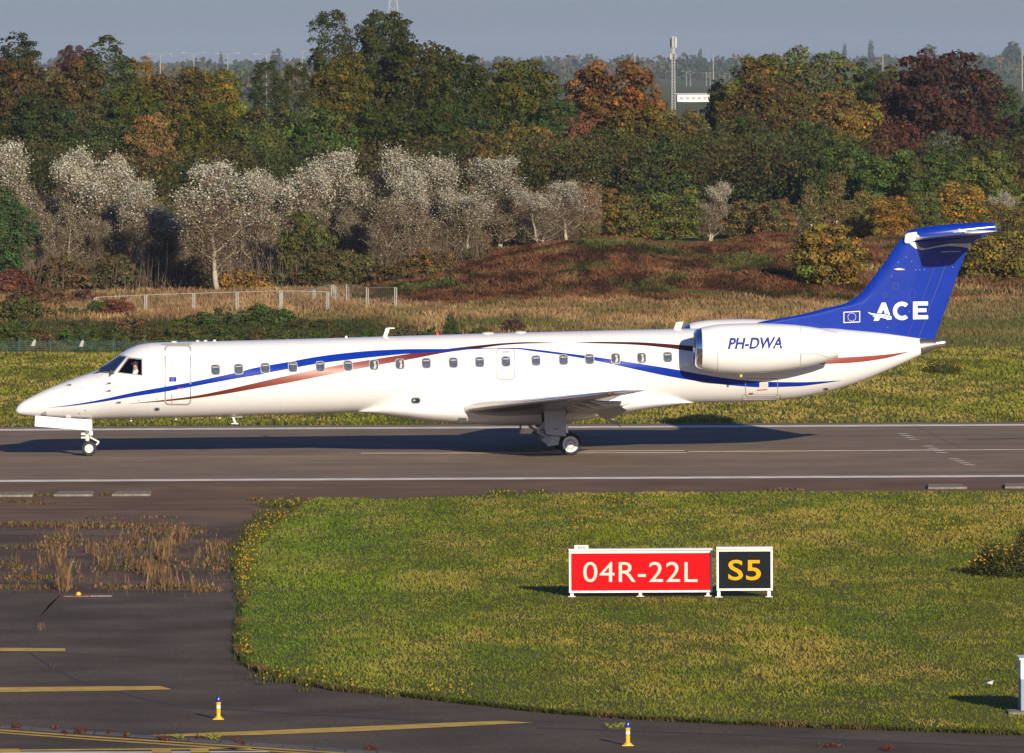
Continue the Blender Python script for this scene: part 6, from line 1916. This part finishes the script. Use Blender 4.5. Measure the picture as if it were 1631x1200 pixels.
# birches and front shrubs on the right
plant('birch', 1292, 272, 62, 492, (0.11, 0.10, 0.035), 'young birch with a white stem, the left one of two above the yellow bush', name='birch_tree', cat='birch')
plant('birch', 1332, 268, 66, 492, (0.12, 0.09, 0.035), 'young birch with a white stem, the right one of two above the yellow bush', name='birch_tree', cat='birch')
FRONT = [
 ('shrub', 1195, 318, 90, 490, (0.10, 0.085, 0.032), 'brown olive upright shrub right of the lone silver poplar'),
 ('shrub', 1235, 312, 90, 488, (0.11, 0.088, 0.030), 'brown tinged upright shrub left of the young birches'),
 ('shrub', 1160, 330, 70, 492, (0.09, 0.085, 0.03), 'olive shrub behind the lone silver poplar'),
 ('shrub', 1080, 300, 110, 500, (0.085, 0.092, 0.022), 'yellow green shrub left of the lone silver poplar'),
 ('shrub', 1010, 305, 110, 500, (0.10, 0.105, 0.022), 'bright yellow green shrub above the left part of the bank'),
 ('shrub', 960, 300, 80, 500, (0.12, 0.085, 0.022), 'golden brown shrub right of the silver row'),
 ('shrub', 1420, 312, 80, 496, GO, 'golden yellow upright shrub left of the tail tip'),
 ('shrub', 1380, 300, 80, 500, (0.12, 0.105, 0.03), 'olive yellow shrub right of the young birches'),
 ('shrub', 1468, 305, 70, 498, (0.09, 0.09, 0.026), 'greenish shrub between the two golden ones'),
 ('shrub', 1530, 290, 110, 505, (0.22, 0.13, 0.025), 'large golden orange shrub above the tailplane'),
 ('shrub', 1600, 320, 100, 500, (0.10, 0.085, 0.024), 'olive shrub at the right edge above the tailplane'),
 ('bush', 1318, 358, 140, 441, (0.135, 0.115, 0.020), 'big rounded yellow green bush on the bank left of the tail'),
 ('bush', 1600, 364, 160, 445, (0.130, 0.110, 0.022), 'big yellow bush behind the tail cut off by the right edge'),
 ('bush', 487, 342, 110, 466, (0.062, 0.068, 0.016), 'dark olive rounded bush in front of the silver poplars'),
 ('dome', -8, 298, 120, 462, (0.045, 0.070, 0.022), 'fresh dark green tree in front of the poplars at the left edge'),
 ('bush', 175, 402, 90, 464, (0.075, 0.06, 0.024), 'low bush with red berries under the second pale stem'),
 ('bush', 90, 410, 130, 464, (0.09, 0.06, 0.026), 'low brown bush at the foot of the left poplars'),
 ('bush', 385, 428, 110, 462, (0.20, 0.12, 0.024), 'low bush with golden leaves at the foot of the biggest poplar'),
 ('bush', 560, 400, 110, 464, (0.08, 0.075, 0.024), 'olive brown low bush right of the dark rounded bush'),
 ('bush', 625, 412, 110, 462, (0.075, 0.058, 0.022), 'brown green low bush above the end of the wire fence'),
 ('bush', 690, 398, 110, 462, (0.085, 0.065, 0.024), 'brown olive low bush where the bank begins, right of the wire fence'),
 ('bush', 752, 396, 90, 466, (0.070, 0.060, 0.022), 'small olive low bush on the crest under the pyramid shaped poplar'),
 ('bush', 320, 410, 100, 466, (0.10, 0.07, 0.035), 'low brown bush left of the biggest white stem'),
 ('bush', 520, 396, 90, 462, (0.065, 0.055, 0.02), 'dark brown green low bush touching the right side of the rounded bush'),
 ('bush', 250, 420, 120, 468, (0.085, 0.065, 0.032), 'low dry bush behind the middle of the wire fence'),
 ('bush', 445, 420, 90, 466, (0.055, 0.055, 0.02), 'dark low bush between the golden one and the rounded one'),
 ('bush', 15, 430, 110, 456, (0.12, 0.045, 0.03), 'reddish brown low thicket at the left edge above the green fence'),
 ('bush', 140, 462, 120, 440, (0.10, 0.045, 0.028), 'dark red low thicket where the wire fence starts'),
 ('bush', 30, 474, 120, 406, (0.055, 0.062, 0.018), 'green bramble behind the green fence at the left edge'),
 ('bush', 105, 486, 90, 410, (0.060, 0.072, 0.018), 'green bramble with brown gaps behind the green fence, second from left'),
 ('bush', 60, 452, 110, 428, (0.085, 0.052, 0.026), 'brown thicket of dead stems above the green brambles at the left edge'),
 ('bush', 190, 474, 70, 412, (0.11, 0.05, 0.026), 'rust red low bush at the first bay of the wire fence'),
 ('bush', 205, 506, 100, 396, (0.10, 0.075, 0.032), 'dry brown bramble above the cockpit roof'),
 ('bush', 130, 506, 90, 398, (0.052, 0.070, 0.018), 'green bramble directly behind the green fence, third from left'),
 ('bush', 40, 512, 110, 396, (0.042, 0.062, 0.018), 'dark green bramble nearest the green fence at the left edge'),
 ('bush', 165, 476, 60, 414, (0.055, 0.08, 0.018), 'small bright green bramble just below the first fence post'),
 ('bush', 285, 508, 100, 398, (0.07, 0.085, 0.018), 'yellowish bramble right behind the aircraft door'),
 ('bush', 345, 492, 120, 398, (0.042, 0.066, 0.016), 'dense green bramble mound behind the cabin roof, the left one'),
 ('bush', 425, 486, 130, 400, (0.042, 0.068, 0.016), 'dense green bramble mound behind the cabin roof, the right one'),
 ('bush', 478, 506, 60, 396, (0.060, 0.060, 0.02), 'small brown green bramble beside the green mounds'),
 ('bush', 515, 508, 50, 396, (0.050, 0.055, 0.018), 'small dark bramble left of the slanted antenna'),
 ('bush', 560, 514, 50, 394, (0.042, 0.060, 0.020), 'low green bramble left of the slanted antenna, nearest to it'),
 ('bush', 645, 518, 70, 392, (0.085, 0.065, 0.03), 'low brown bramble right of the slanted antenna'),
 ('cone', 718, 497, 36, 390, (0.035, 0.060, 0.014), 'small dark green fir behind the cabin roof'),
 ('shrub', 818, 508, 40, 392, (0.06, 0.028, 0.024), 'small dark purple bush behind the cabin roof'),
]
for (k, px, top, w, d, c, lab) in FRONT:
    plant(k, px, top, w, d, c, lab, name='tree' if k in ('dome', 'cone') else 'bush', cat='tree' if k in ('dome', 'cone') else 'bush')
for i, px in enumerate((10, 62, 118, 170, 232, 292, 350, 405, 452, 500, 540, 590, 690, 765, 905, 1010)):
    plant('bush', px, 516 + (i*37 % 13) - (6 if i < 9 else -4), 84 if i < 9 else 46, 386 + (i % 3)*2.5, ((0.045, 0.066, 0.014), (0.07, 0.062, 0.02), (0.052, 0.075, 0.016))[i % 3], 'low green and brown bramble clump half hidden behind the cabin roof and the verge', name='bush', cat='bush', group='bramble clumps along the ditch')
# weed clumps with orange flowers near the right edge of the lawn
g_ = ground(1592, 921)
FL = foliage('leaves', 'bush', 777, n_lobes=40, n_leaf=9000, lobe=0.3, leaf=0.022, W_=1.0, H_=0.6, autumn=0.0, vary=0.45)
rt = empty('flowering_bush', (g_.x + 0.25, g_.y, 0.06), 'dark green flowering bush with orange blooms at the right edge of the lawn', 'bush')
o = bpy.data.objects.new('foliage', FL); COL.objects.link(o); o.parent = rt; o.scale = (1.1, 1.6, 1.1); o.color = (0.050, 0.055, 0.012, 1)
rt2 = empty('flowering_bush', (g_.x + 1.1, g_.y + 3, 0.06), 'dark green flowering bush cut off by the right picture edge beyond the lawn bush', 'bush')
o = bpy.data.objects.new('foliage', FL); COL.objects.link(o); o.parent = rt2; o.scale = (0.8, 1.4, 1.35); o.color = (0.052, 0.052, 0.012, 1)
def blooms(root, n, rx, ry, h, col):
    V = []; F = []; r_ = random.Random(8)
    for _ in range(n):
        a = r_.uniform(0, 6.28); q = math.sqrt(r_.random()); x = rx*q*math.cos(a); y = ry*q*math.sin(a); z = h*math.sqrt(max(0.05, 1 - q*q*0.8))*r_.uniform(0.75, 1.1); s1 = r_.uniform(0.018, 0.034); b = len(V)
        V += [(x - s1, y, z), (x, y - s1, z - s1*0.6), (x + s1, y, z), (x, y + s1, z), (x, y, z + s1*0.8)]
        F += [(b, b+1, b+4), (b+1, b+2, b+4), (b+2, b+3, b+4), (b+3, b, b+4)]
    o = mesh('blooms', V, F, col, root); o['kind'] = 'stuff'
M['bloom'] = paint('orange_bloom', (0.48, 0.20, 0.02), 0.7, var=0.3, scale=20)
M['bloomy'] = paint('yellow_bloom', (0.50, 0.36, 0.03), 0.7, var=0.3, scale=20)
blooms(rt, 110, 0.95, 1.5, 0.70, M['bloom']); blooms(rt2, 60, 0.75, 1.3, 0.72, M['bloom'])
g_ = ground(1503, 594); rt = empty('flowering_bush', (g_.x, g_.y, 0.0), 'small dark weed clump with yellow flowers on the verge below the tail', 'bush')
o = bpy.data.objects.new('foliage', FL); COL.objects.link(o); o.parent = rt; o.scale = (0.95, 1.2, 0.75); o.color = (0.07, 0.075, 0.016, 1)
blooms(rt, 90, 0.9, 1.1, 0.42, M['bloomy'])

def undergrowth():
    n = 90000
    X = RNG.uniform(-38, 38, n); Y = RNG.uniform(462, 545, n)
    top = 0.7 + 2.2*fbm(X*0.25, Y*0.1, 81, 4)*sstep(500, 530, Y)
    kk = (X < -4) | (Y > 500); X, Y, top = X[kk], Y[kk], top[kk]; n = len(X)
    Z = terrain_z(X, Y) + RNG.uniform(0, 1, n)**0.6*top
    d = fbm(X*0.4, Y*0.2, 83, 3)
    C = mixc((0.10, 0.065, 0.035), (0.055, 0.06, 0.022), sstep(0.4, 0.6, d))*RNG.uniform(0.5, 1.5, n)[:, None]
    me = leaf_quads(np.stack([X, Y, Z], 1), rdir(n), RNG.uniform(0.08, 0.17, n), C, 'undergrowth', M['leafabs'])
    tag(link('undergrowth', me), 'brown and green undergrowth along the foot of the wood', 'undergrowth', kind='stuff')
undergrowth()
def thicket():
    # slender upright twigs and young shoots standing among the poplars
    n = 11000
    X = RNG.uniform(-34, -1.5, n); Y = RNG.uniform(462, 488, n)
    k = RNG.uniform(0, 1, n) < sstep(0.25, 0.6, fbm(X*0.5, Y*0.15, 301, 3)); X, Y = X[k], Y[k]; n = len(X)
    h = RNG.uniform(0.5, 2.6, n) * (0.55 + 0.6*fbm(X*0.6, Y*0.1, 303, 3))
    C = mixc((0.27, 0.20, 0.135), (0.16, 0.115, 0.075), RNG.uniform(0, 1, n))*RNG.uniform(0.6, 1.3, n)[:, None]
    me = blades('young_shoots', np.stack([X, Y], 1), terrain_z(X, Y), h, RNG.uniform(0.018, 0.04, n), C, 0.20, bend=0.6)
    tag(link('young_shoots', me), 'pale brown upright shoots filling the foot of the silver poplar row', 'thicket', kind='stuff')
    # brown twiggy young growth filling the gaps behind and between the poplars
    n = 95000
    X = RNG.uniform(-36, 5, n); Y = RNG.uniform(481, 496, n)
    top = 2.0 + 3.6*fbm(X*0.45, Y*0.3, 181, 3)
    top = top*np.where(X > 0, 0.75, 1)
    Z = terrain_z(X, Y) + RNG.uniform(0, 1, n)**0.8*top
    d = fbm(X*0.5, Z*0.5, 183, 3)
    C = mixc((0.165, 0.112, 0.066), (0.105, 0.088, 0.032), sstep(0.45, 0.65, d))*RNG.uniform(0.45, 1.5, n)[:, None]
    me = leaf_quads(np.stack([X, Y, Z], 1), rdir(n), RNG.uniform(0.035, 0.08, n), C, 'thicket', M['leafabs'])
    tag(link('thicket', me), 'brown twiggy thicket filling the gaps behind the silver poplars', 'thicket', kind='stuff')
    n = 30000
    X = RNG.uniform(-34, -1, n); Y = RNG.uniform(466, 492, n)
    top = 0.5 + 2.2*fbm(X*0.6, Y*0.12, 185, 3)**1.3
    Z = terrain_z(X, Y) + RNG.uniform(0, 1, n)*top
    d = fbm(X*0.7, Z*0.5, 187, 3)
    C = mixc((0.150, 0.105, 0.066), (0.090, 0.080, 0.028), sstep(0.45, 0.65, d))*RNG.uniform(0.45, 1.5, n)[:, None]
    me = leaf_quads(np.stack([X, Y, Z], 1), rdir(n), RNG.uniform(0.04, 0.085, n), C, 'thicket', M['leafabs'])
    tag(link('thicket', me), 'low thin brown scrub in front of and between the silver poplar stems', 'thicket', kind='stuff')
    n = 90000
    X = RNG.uniform(-42, 42, n); Y = RNG.uniform(548, 570, n)
    top = 5.0 + 3.0*fbm(X*0.3, Y*0.2, 191, 3)
    Z = terrain_z(X, Y) + RNG.uniform(0, 1, n)**0.8*top
    d = fbm(X*0.3, Z*0.4, 193, 3)
    C = mixc((0.060, 0.048, 0.014), (0.036, 0.045, 0.009), sstep(0.4, 0.6, d))*RNG.uniform(0.45, 1.5, n)[:, None]
    me = leaf_quads(np.stack([X, Y, Z], 1), rdir(n), RNG.uniform(0.07, 0.14, n), C, 'wood_understorey', M['leafabs'])
    tag(link('wood_understorey', me), 'dark green understorey between the trunks of the wood', 'undergrowth', kind='stuff')
thicket()

# ================================================================== FENCES
M['fencegreen'] = paint('green_fence_paint', (0.015, 0.06, 0.045), 0.5)
M['wiregrey'] = paint('dull_wire', (0.12, 0.11, 0.09), 0.7)
M['galv'] = paint('galvanised_steel', (0.36, 0.35, 0.31), 0.5, metal=0.2, var=0.1)
def wires(mb, x0, x1, y, z0, z1, nx, nz, t):
    for k in range(nx + 1):
        x = x0 + (x1-x0)*k/nx; mb.box((x, y, (z0+z1)/2), (t, t, z1-z0))
    for k in range(nz + 1):
        z = z0 + (z1-z0)*k/nz; mb.box(((x0+x1)/2, y - t*1.05, z), (x1-x0, t, t))
# green perimeter fence in the ditch
D = 376.0
gx0, gx1 = at(-120, 545, D).x, at(330, 545, D).x
zt = at(80, 543.5, D).z; zg = -1.22
root = empty('perimeter_fence', (gx0, D, zg), 'low looking green wire fence behind the grass at the far left', 'fence')
npost = 9
for k in range(npost + 1):
    x = (gx1 - gx0)*k/npost
    o = MB().tube([(x, 0, 0), (x, 0, zt - zg + 0.04)], 0.035, 8).tube([(x, 0, zt - zg), (x + 0.12, -0.05, zt - zg + 0.28)], 0.022, 6).build('post', M['fencegreen'], root)
    if k < npost:
        m = MB(); wires(m, x + 0.04, x + (gx1-gx0)/npost - 0.04, 0.0, 0.02, zt - zg, 40, 14, 0.006)
        o = m.build('wire_panel', M['fencegreen'], root, fix=False); o['kind'] = 'stuff'
for (x, y) in ((49, 550), (126, 551)):
    p = at(x, y, 374); o = MB().add([(-0.09, 0, -0.1), (0.06, 0, -0.1), (0.12, 0, 0.08), (0.10, 0, 0.2), (-0.02, 0, 0.1), (-0.09, 0.03, -0.1), (0.06, 0.03, -0.1), (0.12, 0.03, 0.08), (0.10, 0.03, 0.2), (-0.02, 0.03, 0.1)], [(0, 1, 2, 3, 4), (9, 8, 7, 6, 5), (0, 5, 6, 1), (1, 6, 7, 2), (2, 7, 8, 3), (3, 8, 9, 4), (4, 9, 5, 0)]).build('warning_plate', M['seam'], root)
    o.location = (p.x - gx0, -2.0 + 1.9, p.z - zg)
# mesh construction fence in the dry grass
D0 = 418.0
def cfence(posts, label, dlist=None):
    """posts: (px_top, ytop, depth)"""
    p0 = at(posts[0][0], posts[0][1], posts[0][2]); z0 = float(terrain_z(np.array([p0.x]), np.array([p0.y]))[0])
    root = empty('wire_fence', (p0.x, p0.y, z0), label, 'fence')
    P = [at(*p) for p in posts]
    O = Vector(root.location)
    for i, p in enumerate(P):
        zg_ = float(terrain_z(np.array([p.x]), np.array([p.y]))[0])
        hgt = p.z - zg_
        for dx in (-0.045, 0.045):
            MB().tube([Vector((p.x + dx, p.y, zg_)) - O, Vector((p.x + dx, p.y, p.z)) - O], 0.030, 6).build('post', M['galv'], root)
        if i: 
            a = P[i-1]; zb = float(terrain_z(np.array([a.x]), np.array([a.y]))[0])
            MB().tube([a - O, p - O], 0.015, 6).build('top_rail', M['galv'], root)
            m = MB(); n = 16
            for k in range(1, n):
                t = k/n; q = a.lerp(p, t); m.tube([q - O, Vector((q.x, q.y, zb*(1-t) + zg_*t)) - O], 0.0035, 3, caps=False)
            for k in range(1, 5):
                t = k/5; m.tube([Vector((a.x, a.y, a.z*(1-t) + zb*t)) - O, Vector((p.x, p.y, p.z*(1-t) + zg_*t)) - O], 0.0035, 3, caps=False)
            o = m.build('wire_mesh', M['wiregrey'], root, fix=False); o['kind'] = 'stuff'
    return root
cfence([(152, 474, D0), (232, 470, D0), (308.5, 467.5, D0), (377.5, 465.5, D0), (447, 463.5, D0), (522, 465, D0)], 'long temporary wire fence of grey posts in the dry grass at left')
cfence([(448, 467, 424), (500, 461, 430), (529, 453, 436)], 'short wire fence running back obliquely behind the end of the long one')
cfence([(535, 455, 430), (553, 453, 429), (585, 458, 427), (630, 458, 425)], 'wire fence with two leaning posts right of the long fence')

# ================================================================== FAR DISTANCE
M['lampgrey'] = paint('weathered_lamp_grey', (0.24, 0.23, 0.21), 0.6)
def lamp_post(px, top, depth, label, grp, arms=2):
    p = at(px, top, depth); root = empty('street_lamp', (p.x, depth, 0), label, 'street lamp', grp)
    MB().tube([(0, 0, 0), (0, 0, p.z)], [0.16, 0.09], 8).build('pole', M['lampgrey'], root)
    m = MB()
    for s in ((-1, 1) if arms == 2 else (1,)): m.tube([(0, 0, p.z), (s*1.6, 0, p.z + 0.2)], 0.06, 6).box((s*1.8, 0, p.z + 0.2), (0.6, 0.25, 0.12))
    m.build('lamp_head', M['lampgrey'], root)
for (px, top, which) in ((255, 88, 'leftmost of the five'), (308.5, 86, 'second from left of the five'), (362.5, 87, 'middle one of the five'), (424, 88, 'fourth from left of the five'), (481, 82, 'rightmost of the five')):
    lamp_post(px, top, 1500, 'tall street lamp behind the tree tops, ' + which, 'street lamps behind the left tree tops', 1 if px > 450 else 2)
for (px, top, which) in ((1093.5, 115, 'the one nearest the mast'), (1099.5, 117, 'second from the mast'), (1125, 117, 'left one of the middle pair'), (1131, 117, 'right one of the middle pair'), (1162, 118, 'farthest from the mast')):
    lamp_post(px, top, 3700, 'tiny street lamp beyond the green field, ' + which, 'street lamps beyond the green field')
for (px, top, w_, which) in ((1011, 84, 0.25, 'above the orange oak'), (1136, 86, 0.18, 'above the white building'), (1628, 80, 0.22, 'at the right picture edge'), (1406, 84, 0.18, 'left of the copper beech')):
    p = at(px, top, 3000); o = MB().tube([(0, 0, 0), (0, 0, p.z)], w_, 6).build('pole', M['lampgrey']); o.name = 'mast_pole'; o.location = (p.x, 3000, 0)
    tag(o, 'thin distant pole against the hazy wood line ' + which, 'pole', 'thin poles at the horizon')

# telecom mast
M['mastgrey'] = paint('mast_pale_grey', (0.32, 0.32, 0.31), 0.6)
D = 2000.0; p = at(1072.3, 58, D); s = FPX/D
root = empty('telecom_mast', (p.x, D, 0), 'white lattice telecom mast rising above the woods right of the orange oak', 'mast')
hm = p.z; wb = 0.38; wt = 0.30
m = MB()
for (sx, sy) in ((1, 1), (1, -1), (-1, 1), (-1, -1)):
    m.tube([(sx*wb, sy*wb, 0), (sx*wt, sy*wt, hm - 3)], 0.10, 6)
n = 22
for k in range(n):
    z0 = (hm - 3)*k/n; z1 = (hm - 3)*(k+1)/n
    for (a, b) in (((1, -1), (-1, -1)), ((-1, 1), (1, 1)), ((1, 1), (1, -1)), ((-1, -1), (-1, 1))):
        m.tube([(a[0]*wb, a[1]*wb, z0), (b[0]*wb*0.95, b[1]*wb*0.95, z1)], 0.055, 4)
m.build('lattice', M['mastgrey'], root)
m = MB()
for k in range(3):
    a = k*2.094 + 0.3; m.box((0.62*math.cos(a), 0.62*math.sin(a), hm - 1.4), (0.45, 0.3, 2.4), (0, 0, a)); m.box((0.6*math.cos(a+1), 0.6*math.sin(a+1), hm - 4.6), (0.5, 0.3, 1.3), (0, 0, a+1))
m.build('antenna_panels', M['mastgrey'], root)
MB().tube([(0, 0, hm - 4), (0, 0, hm)], 0.30, 8).build('top_tube', M['mastgrey'], root)
# white industrial building below the field
D = 2380.0; a = at(1079, 160, D); b = at(1130, 150.5, D)
root = empty('warehouse', ((a.x+b.x)/2, D, 0), 'low white flat roofed building at the near side of the green field', 'building')
wz = b.z
MB().box((0, 10, wz/2), (b.x - a.x, 20, wz)).build('wall', M['signwhite'], root)
MB().box((0, 10, wz + 0.15), (b.x - a.x + 0.8, 20.8, 0.3)).build('roof', M['seam'], root)
for k in range(5): MB().box(((k - 2)*(b.x-a.x)/5.5, -0.03, wz*0.55), (1.0, 0.08, 0.8)).build('window', M['grey'], root)

# far wood
def far_wood():
    global RNG
    Ps = []; Cs = []; Ss = []
    def clump(x, y, w, h, n, c):
        d = rdir(n); P = np.stack([x + d[:, 0]*w*RNG.uniform(.5, 1, n), y + d[:, 1]*w, np.abs(d[:, 2])**0.8*h*RNG.uniform(.35, 1, n)], 1)
        Ps.append(P); Cs.append(np.array([c])*RNG.uniform(0.6, 1.4, n)[:, None]); Ss.append(np.full(n, w*0.13)*RNG.uniform(.6, 1.4, n))
    cols = [(0.045, 0.06, 0.02), (0.06, 0.07, 0.02), (0.09, 0.07, 0.025), (0.04, 0.05, 0.02), (0.13, 0.09, 0.03)]
    for k in range(330):
        y = RNG.uniform(5000, 5600); x = RNG.uniform(-380, 380); px = CX + x/y*FPX
        h = RNG.uniform(10, 14.5) + (1.2 if px > 900 else 0); clump(x, y, RNG.uniform(8, 16), h, 130, cols[RNG.integers(0, 4)])
    # nearer wood filling the left gap
    for k in range(130):
        y = RNG.uniform(2600, 3400); x = RNG.uniform(-160, -30) * y/3000; clump(x, y, RNG.uniform(5, 9), RNG.uniform(8, 11.2), 110, cols[RNG.integers(0, 5)])
    for k in range(0):
        y = RNG.uniform(3600, 4300); x = RNG.uniform(15, 50) * y/4000; clump(x, y, RNG.uniform(5, 9), RNG.uniform(7, 10), 110, cols[RNG.integers(0, 5)])
    for k in range(60):
        y = RNG.uniform(4600, 5000); x = RNG.uniform(90, 330); clump(x, y, RNG.uniform(7, 12), RNG.uniform(9, 13), 110, cols[RNG.integers(0, 5)])
    P = np.concatenate(Ps); C = np.concatenate(Cs); S_ = np.concatenate(Ss)
    me = leaf_quads(P, rdir(len(P)), S_, C, 'far_wood', M['leafabs'])
    tag(link('far_wood', me), 'hazy blue line of woods along the horizon', 'woodland', kind='stuff')
far_wood()
for (px, top, w, kind, lab) in ((1345, 68, 9, 'oval', 'hazy slim poplar shape on the horizon, left one of the two spires'), (1387, 62, 11, 'oval', 'hazy tall spire shaped poplar on the horizon, right one of the two'), (1115, 77, 9, 'oval', 'small hazy tree bump on the horizon just right of the mast'), (1612, 66, 36, 'dome', 'hazy round tree group on the horizon at the right edge'), (1480, 70, 30, 'airy', 'thin hazy crown on the horizon behind the copper beech'), (440, 76, 22, 'dome', 'hazy round tree on the horizon above the street lamps'), (352, 82, 8, 'oval', 'tiny hazy tree on the horizon left of centre between street lamps'), (97, 80, 18, 'dome', 'hazy tree top on the horizon left of the wine red crown')):
    plant(kind, px, top, w, 5000, (0.05, 0.06, 0.03), lab)

# power line
M['wire'] = paint('power_cable', (0.10, 0.11, 0.13), 0.6)
PD = 1500.0
def pylon(px, top, D, label):
    p = at(px, top, D); root = empty('pylon', (p.x, D, 0), label, 'pylon')
    h = p.z; m = MB()
    for (sx, sy) in ((1, 1), (1, -1), (-1, 1), (-1, -1)): m.tube([(sx*2.2, sy*2.2, 0), (sx*0.5, sy*0.5, h*0.8), (0, 0, h)], 0.09, 4)
    for k in range(12):
        z0, z1 = h*0.85*k/12, h*0.85*(k+1)/12; w0 = 2.2 - 1.7*min(1, z0/(h*0.8)); w1 = 2.2 - 1.7*min(1, z1/(h*0.8))
        m.tube([(-w0, -w0, z0), (w1, -w1, z1)], 0.05, 4); m.tube([(w0, -w0, z0), (-w1, -w1, z1)], 0.05, 4); m.tube([(-w0, w0, z0), (w1, w1, z1)], 0.05, 4)
    m.build('lattice', M['lampgrey'], root)
    for zf in (0.82, 0.90):
        MB().tube([(-3.0, 0, h*zf), (3.0, 0, h*zf)], 0.09, 4).build('cross_arm', M['galv'], root)
pylon(626, -75, PD, 'grey lattice pylon whose top pokes out above the tall pair of trees')
def cable(pts, label):
    P = [at(x, y, PD) for x, y in pts]; f = pchip([p.x for p in P], [p.z for p in P]); 
    xs_ = np.linspace(P[0].x, P[-1].x, 60); o0 = Vector((P[0].x, PD, 0))
    mb = MB().tube([Vector((x, PD, float(f(x)))) - o0 for x in xs_], 0.020, 4)
    o = mb.build('power_cable', M['wire'], fix=False); o.location = o0
    tag(o, label, 'cable', 'power cables across the sky')
cable([(-60, 43), (80, 43.5), (250, 40.5), (400, 33), (520, 23), (626, 8)], 'topmost thin power cable left of the pylon')
cable([(-60, 67), (90, 69), (220, 67), (360, 60), (500, 50), (626, 32)], 'middle thin power cable left of the pylon')
cable([(-60, 90), (150, 93), (330, 90), (490, 78), (626, 58)], 'lowest thin power cable left of the pylon')
cable([(626, 8), (700, 20), (860, 30), (1060, 36), (1200, 34.5), (1400, 25), (1700, 3)], 'topmost thin power cable right of the pylon')
cable([(626, 32), (720, 46), (880, 57), (1060, 62), (1250, 59), (1450, 51), (1700, 31)], 'middle thin power cable right of the pylon')
cable([(626, 58), (760, 75), (900, 84), (1080, 88), (1330, 81), (1500, 70), (1700, 48)], 'lowest thin power cable right of the pylon')

# ================================================================== HAZE
hz = MB().box((0, 4200, 15.0), (15000, 9400, 34.0)).build('haze', None) if False else None
me = bpy.data.meshes.new('haze')
zb, zt_ = -3.0, 34.0
vs = [(x, y, z) for x in (-3000, 3000) for y in (-60, 9200) for z in (zb, zt_)]
me.from_pydata(vs, [], [(0,1,3,2),(4,6,7,5),(0,4,5,1),(2,3,7,6),(0,2,6,4),(1,5,7,3)]); me.update()
bm = bmesh.new(); bm.from_mesh(me); bmesh.ops.recalc_face_normals(bm, faces=bm.faces[:]); bm.to_mesh(me); bm.free()
hm_ = bpy.data.materials.new('haze_air'); hm_.use_nodes = True; n_ = hm_.node_tree; n_.nodes.clear()
pv = n_.nodes.new('ShaderNodeVolumePrincipled'); pv.inputs['Color'].default_value = (0.62, 0.76, 0.98, 1); pv.inputs['Density'].default_value = 0.000046; pv.inputs['Anisotropy'].default_value = 0.0
ou = n_.nodes.new('ShaderNodeOutputMaterial'); n_.links.new(pv.outputs['Volume'], ou.inputs['Volume'])
o = link('haze', me, None, hm_); o['kind'] = 'stuff'
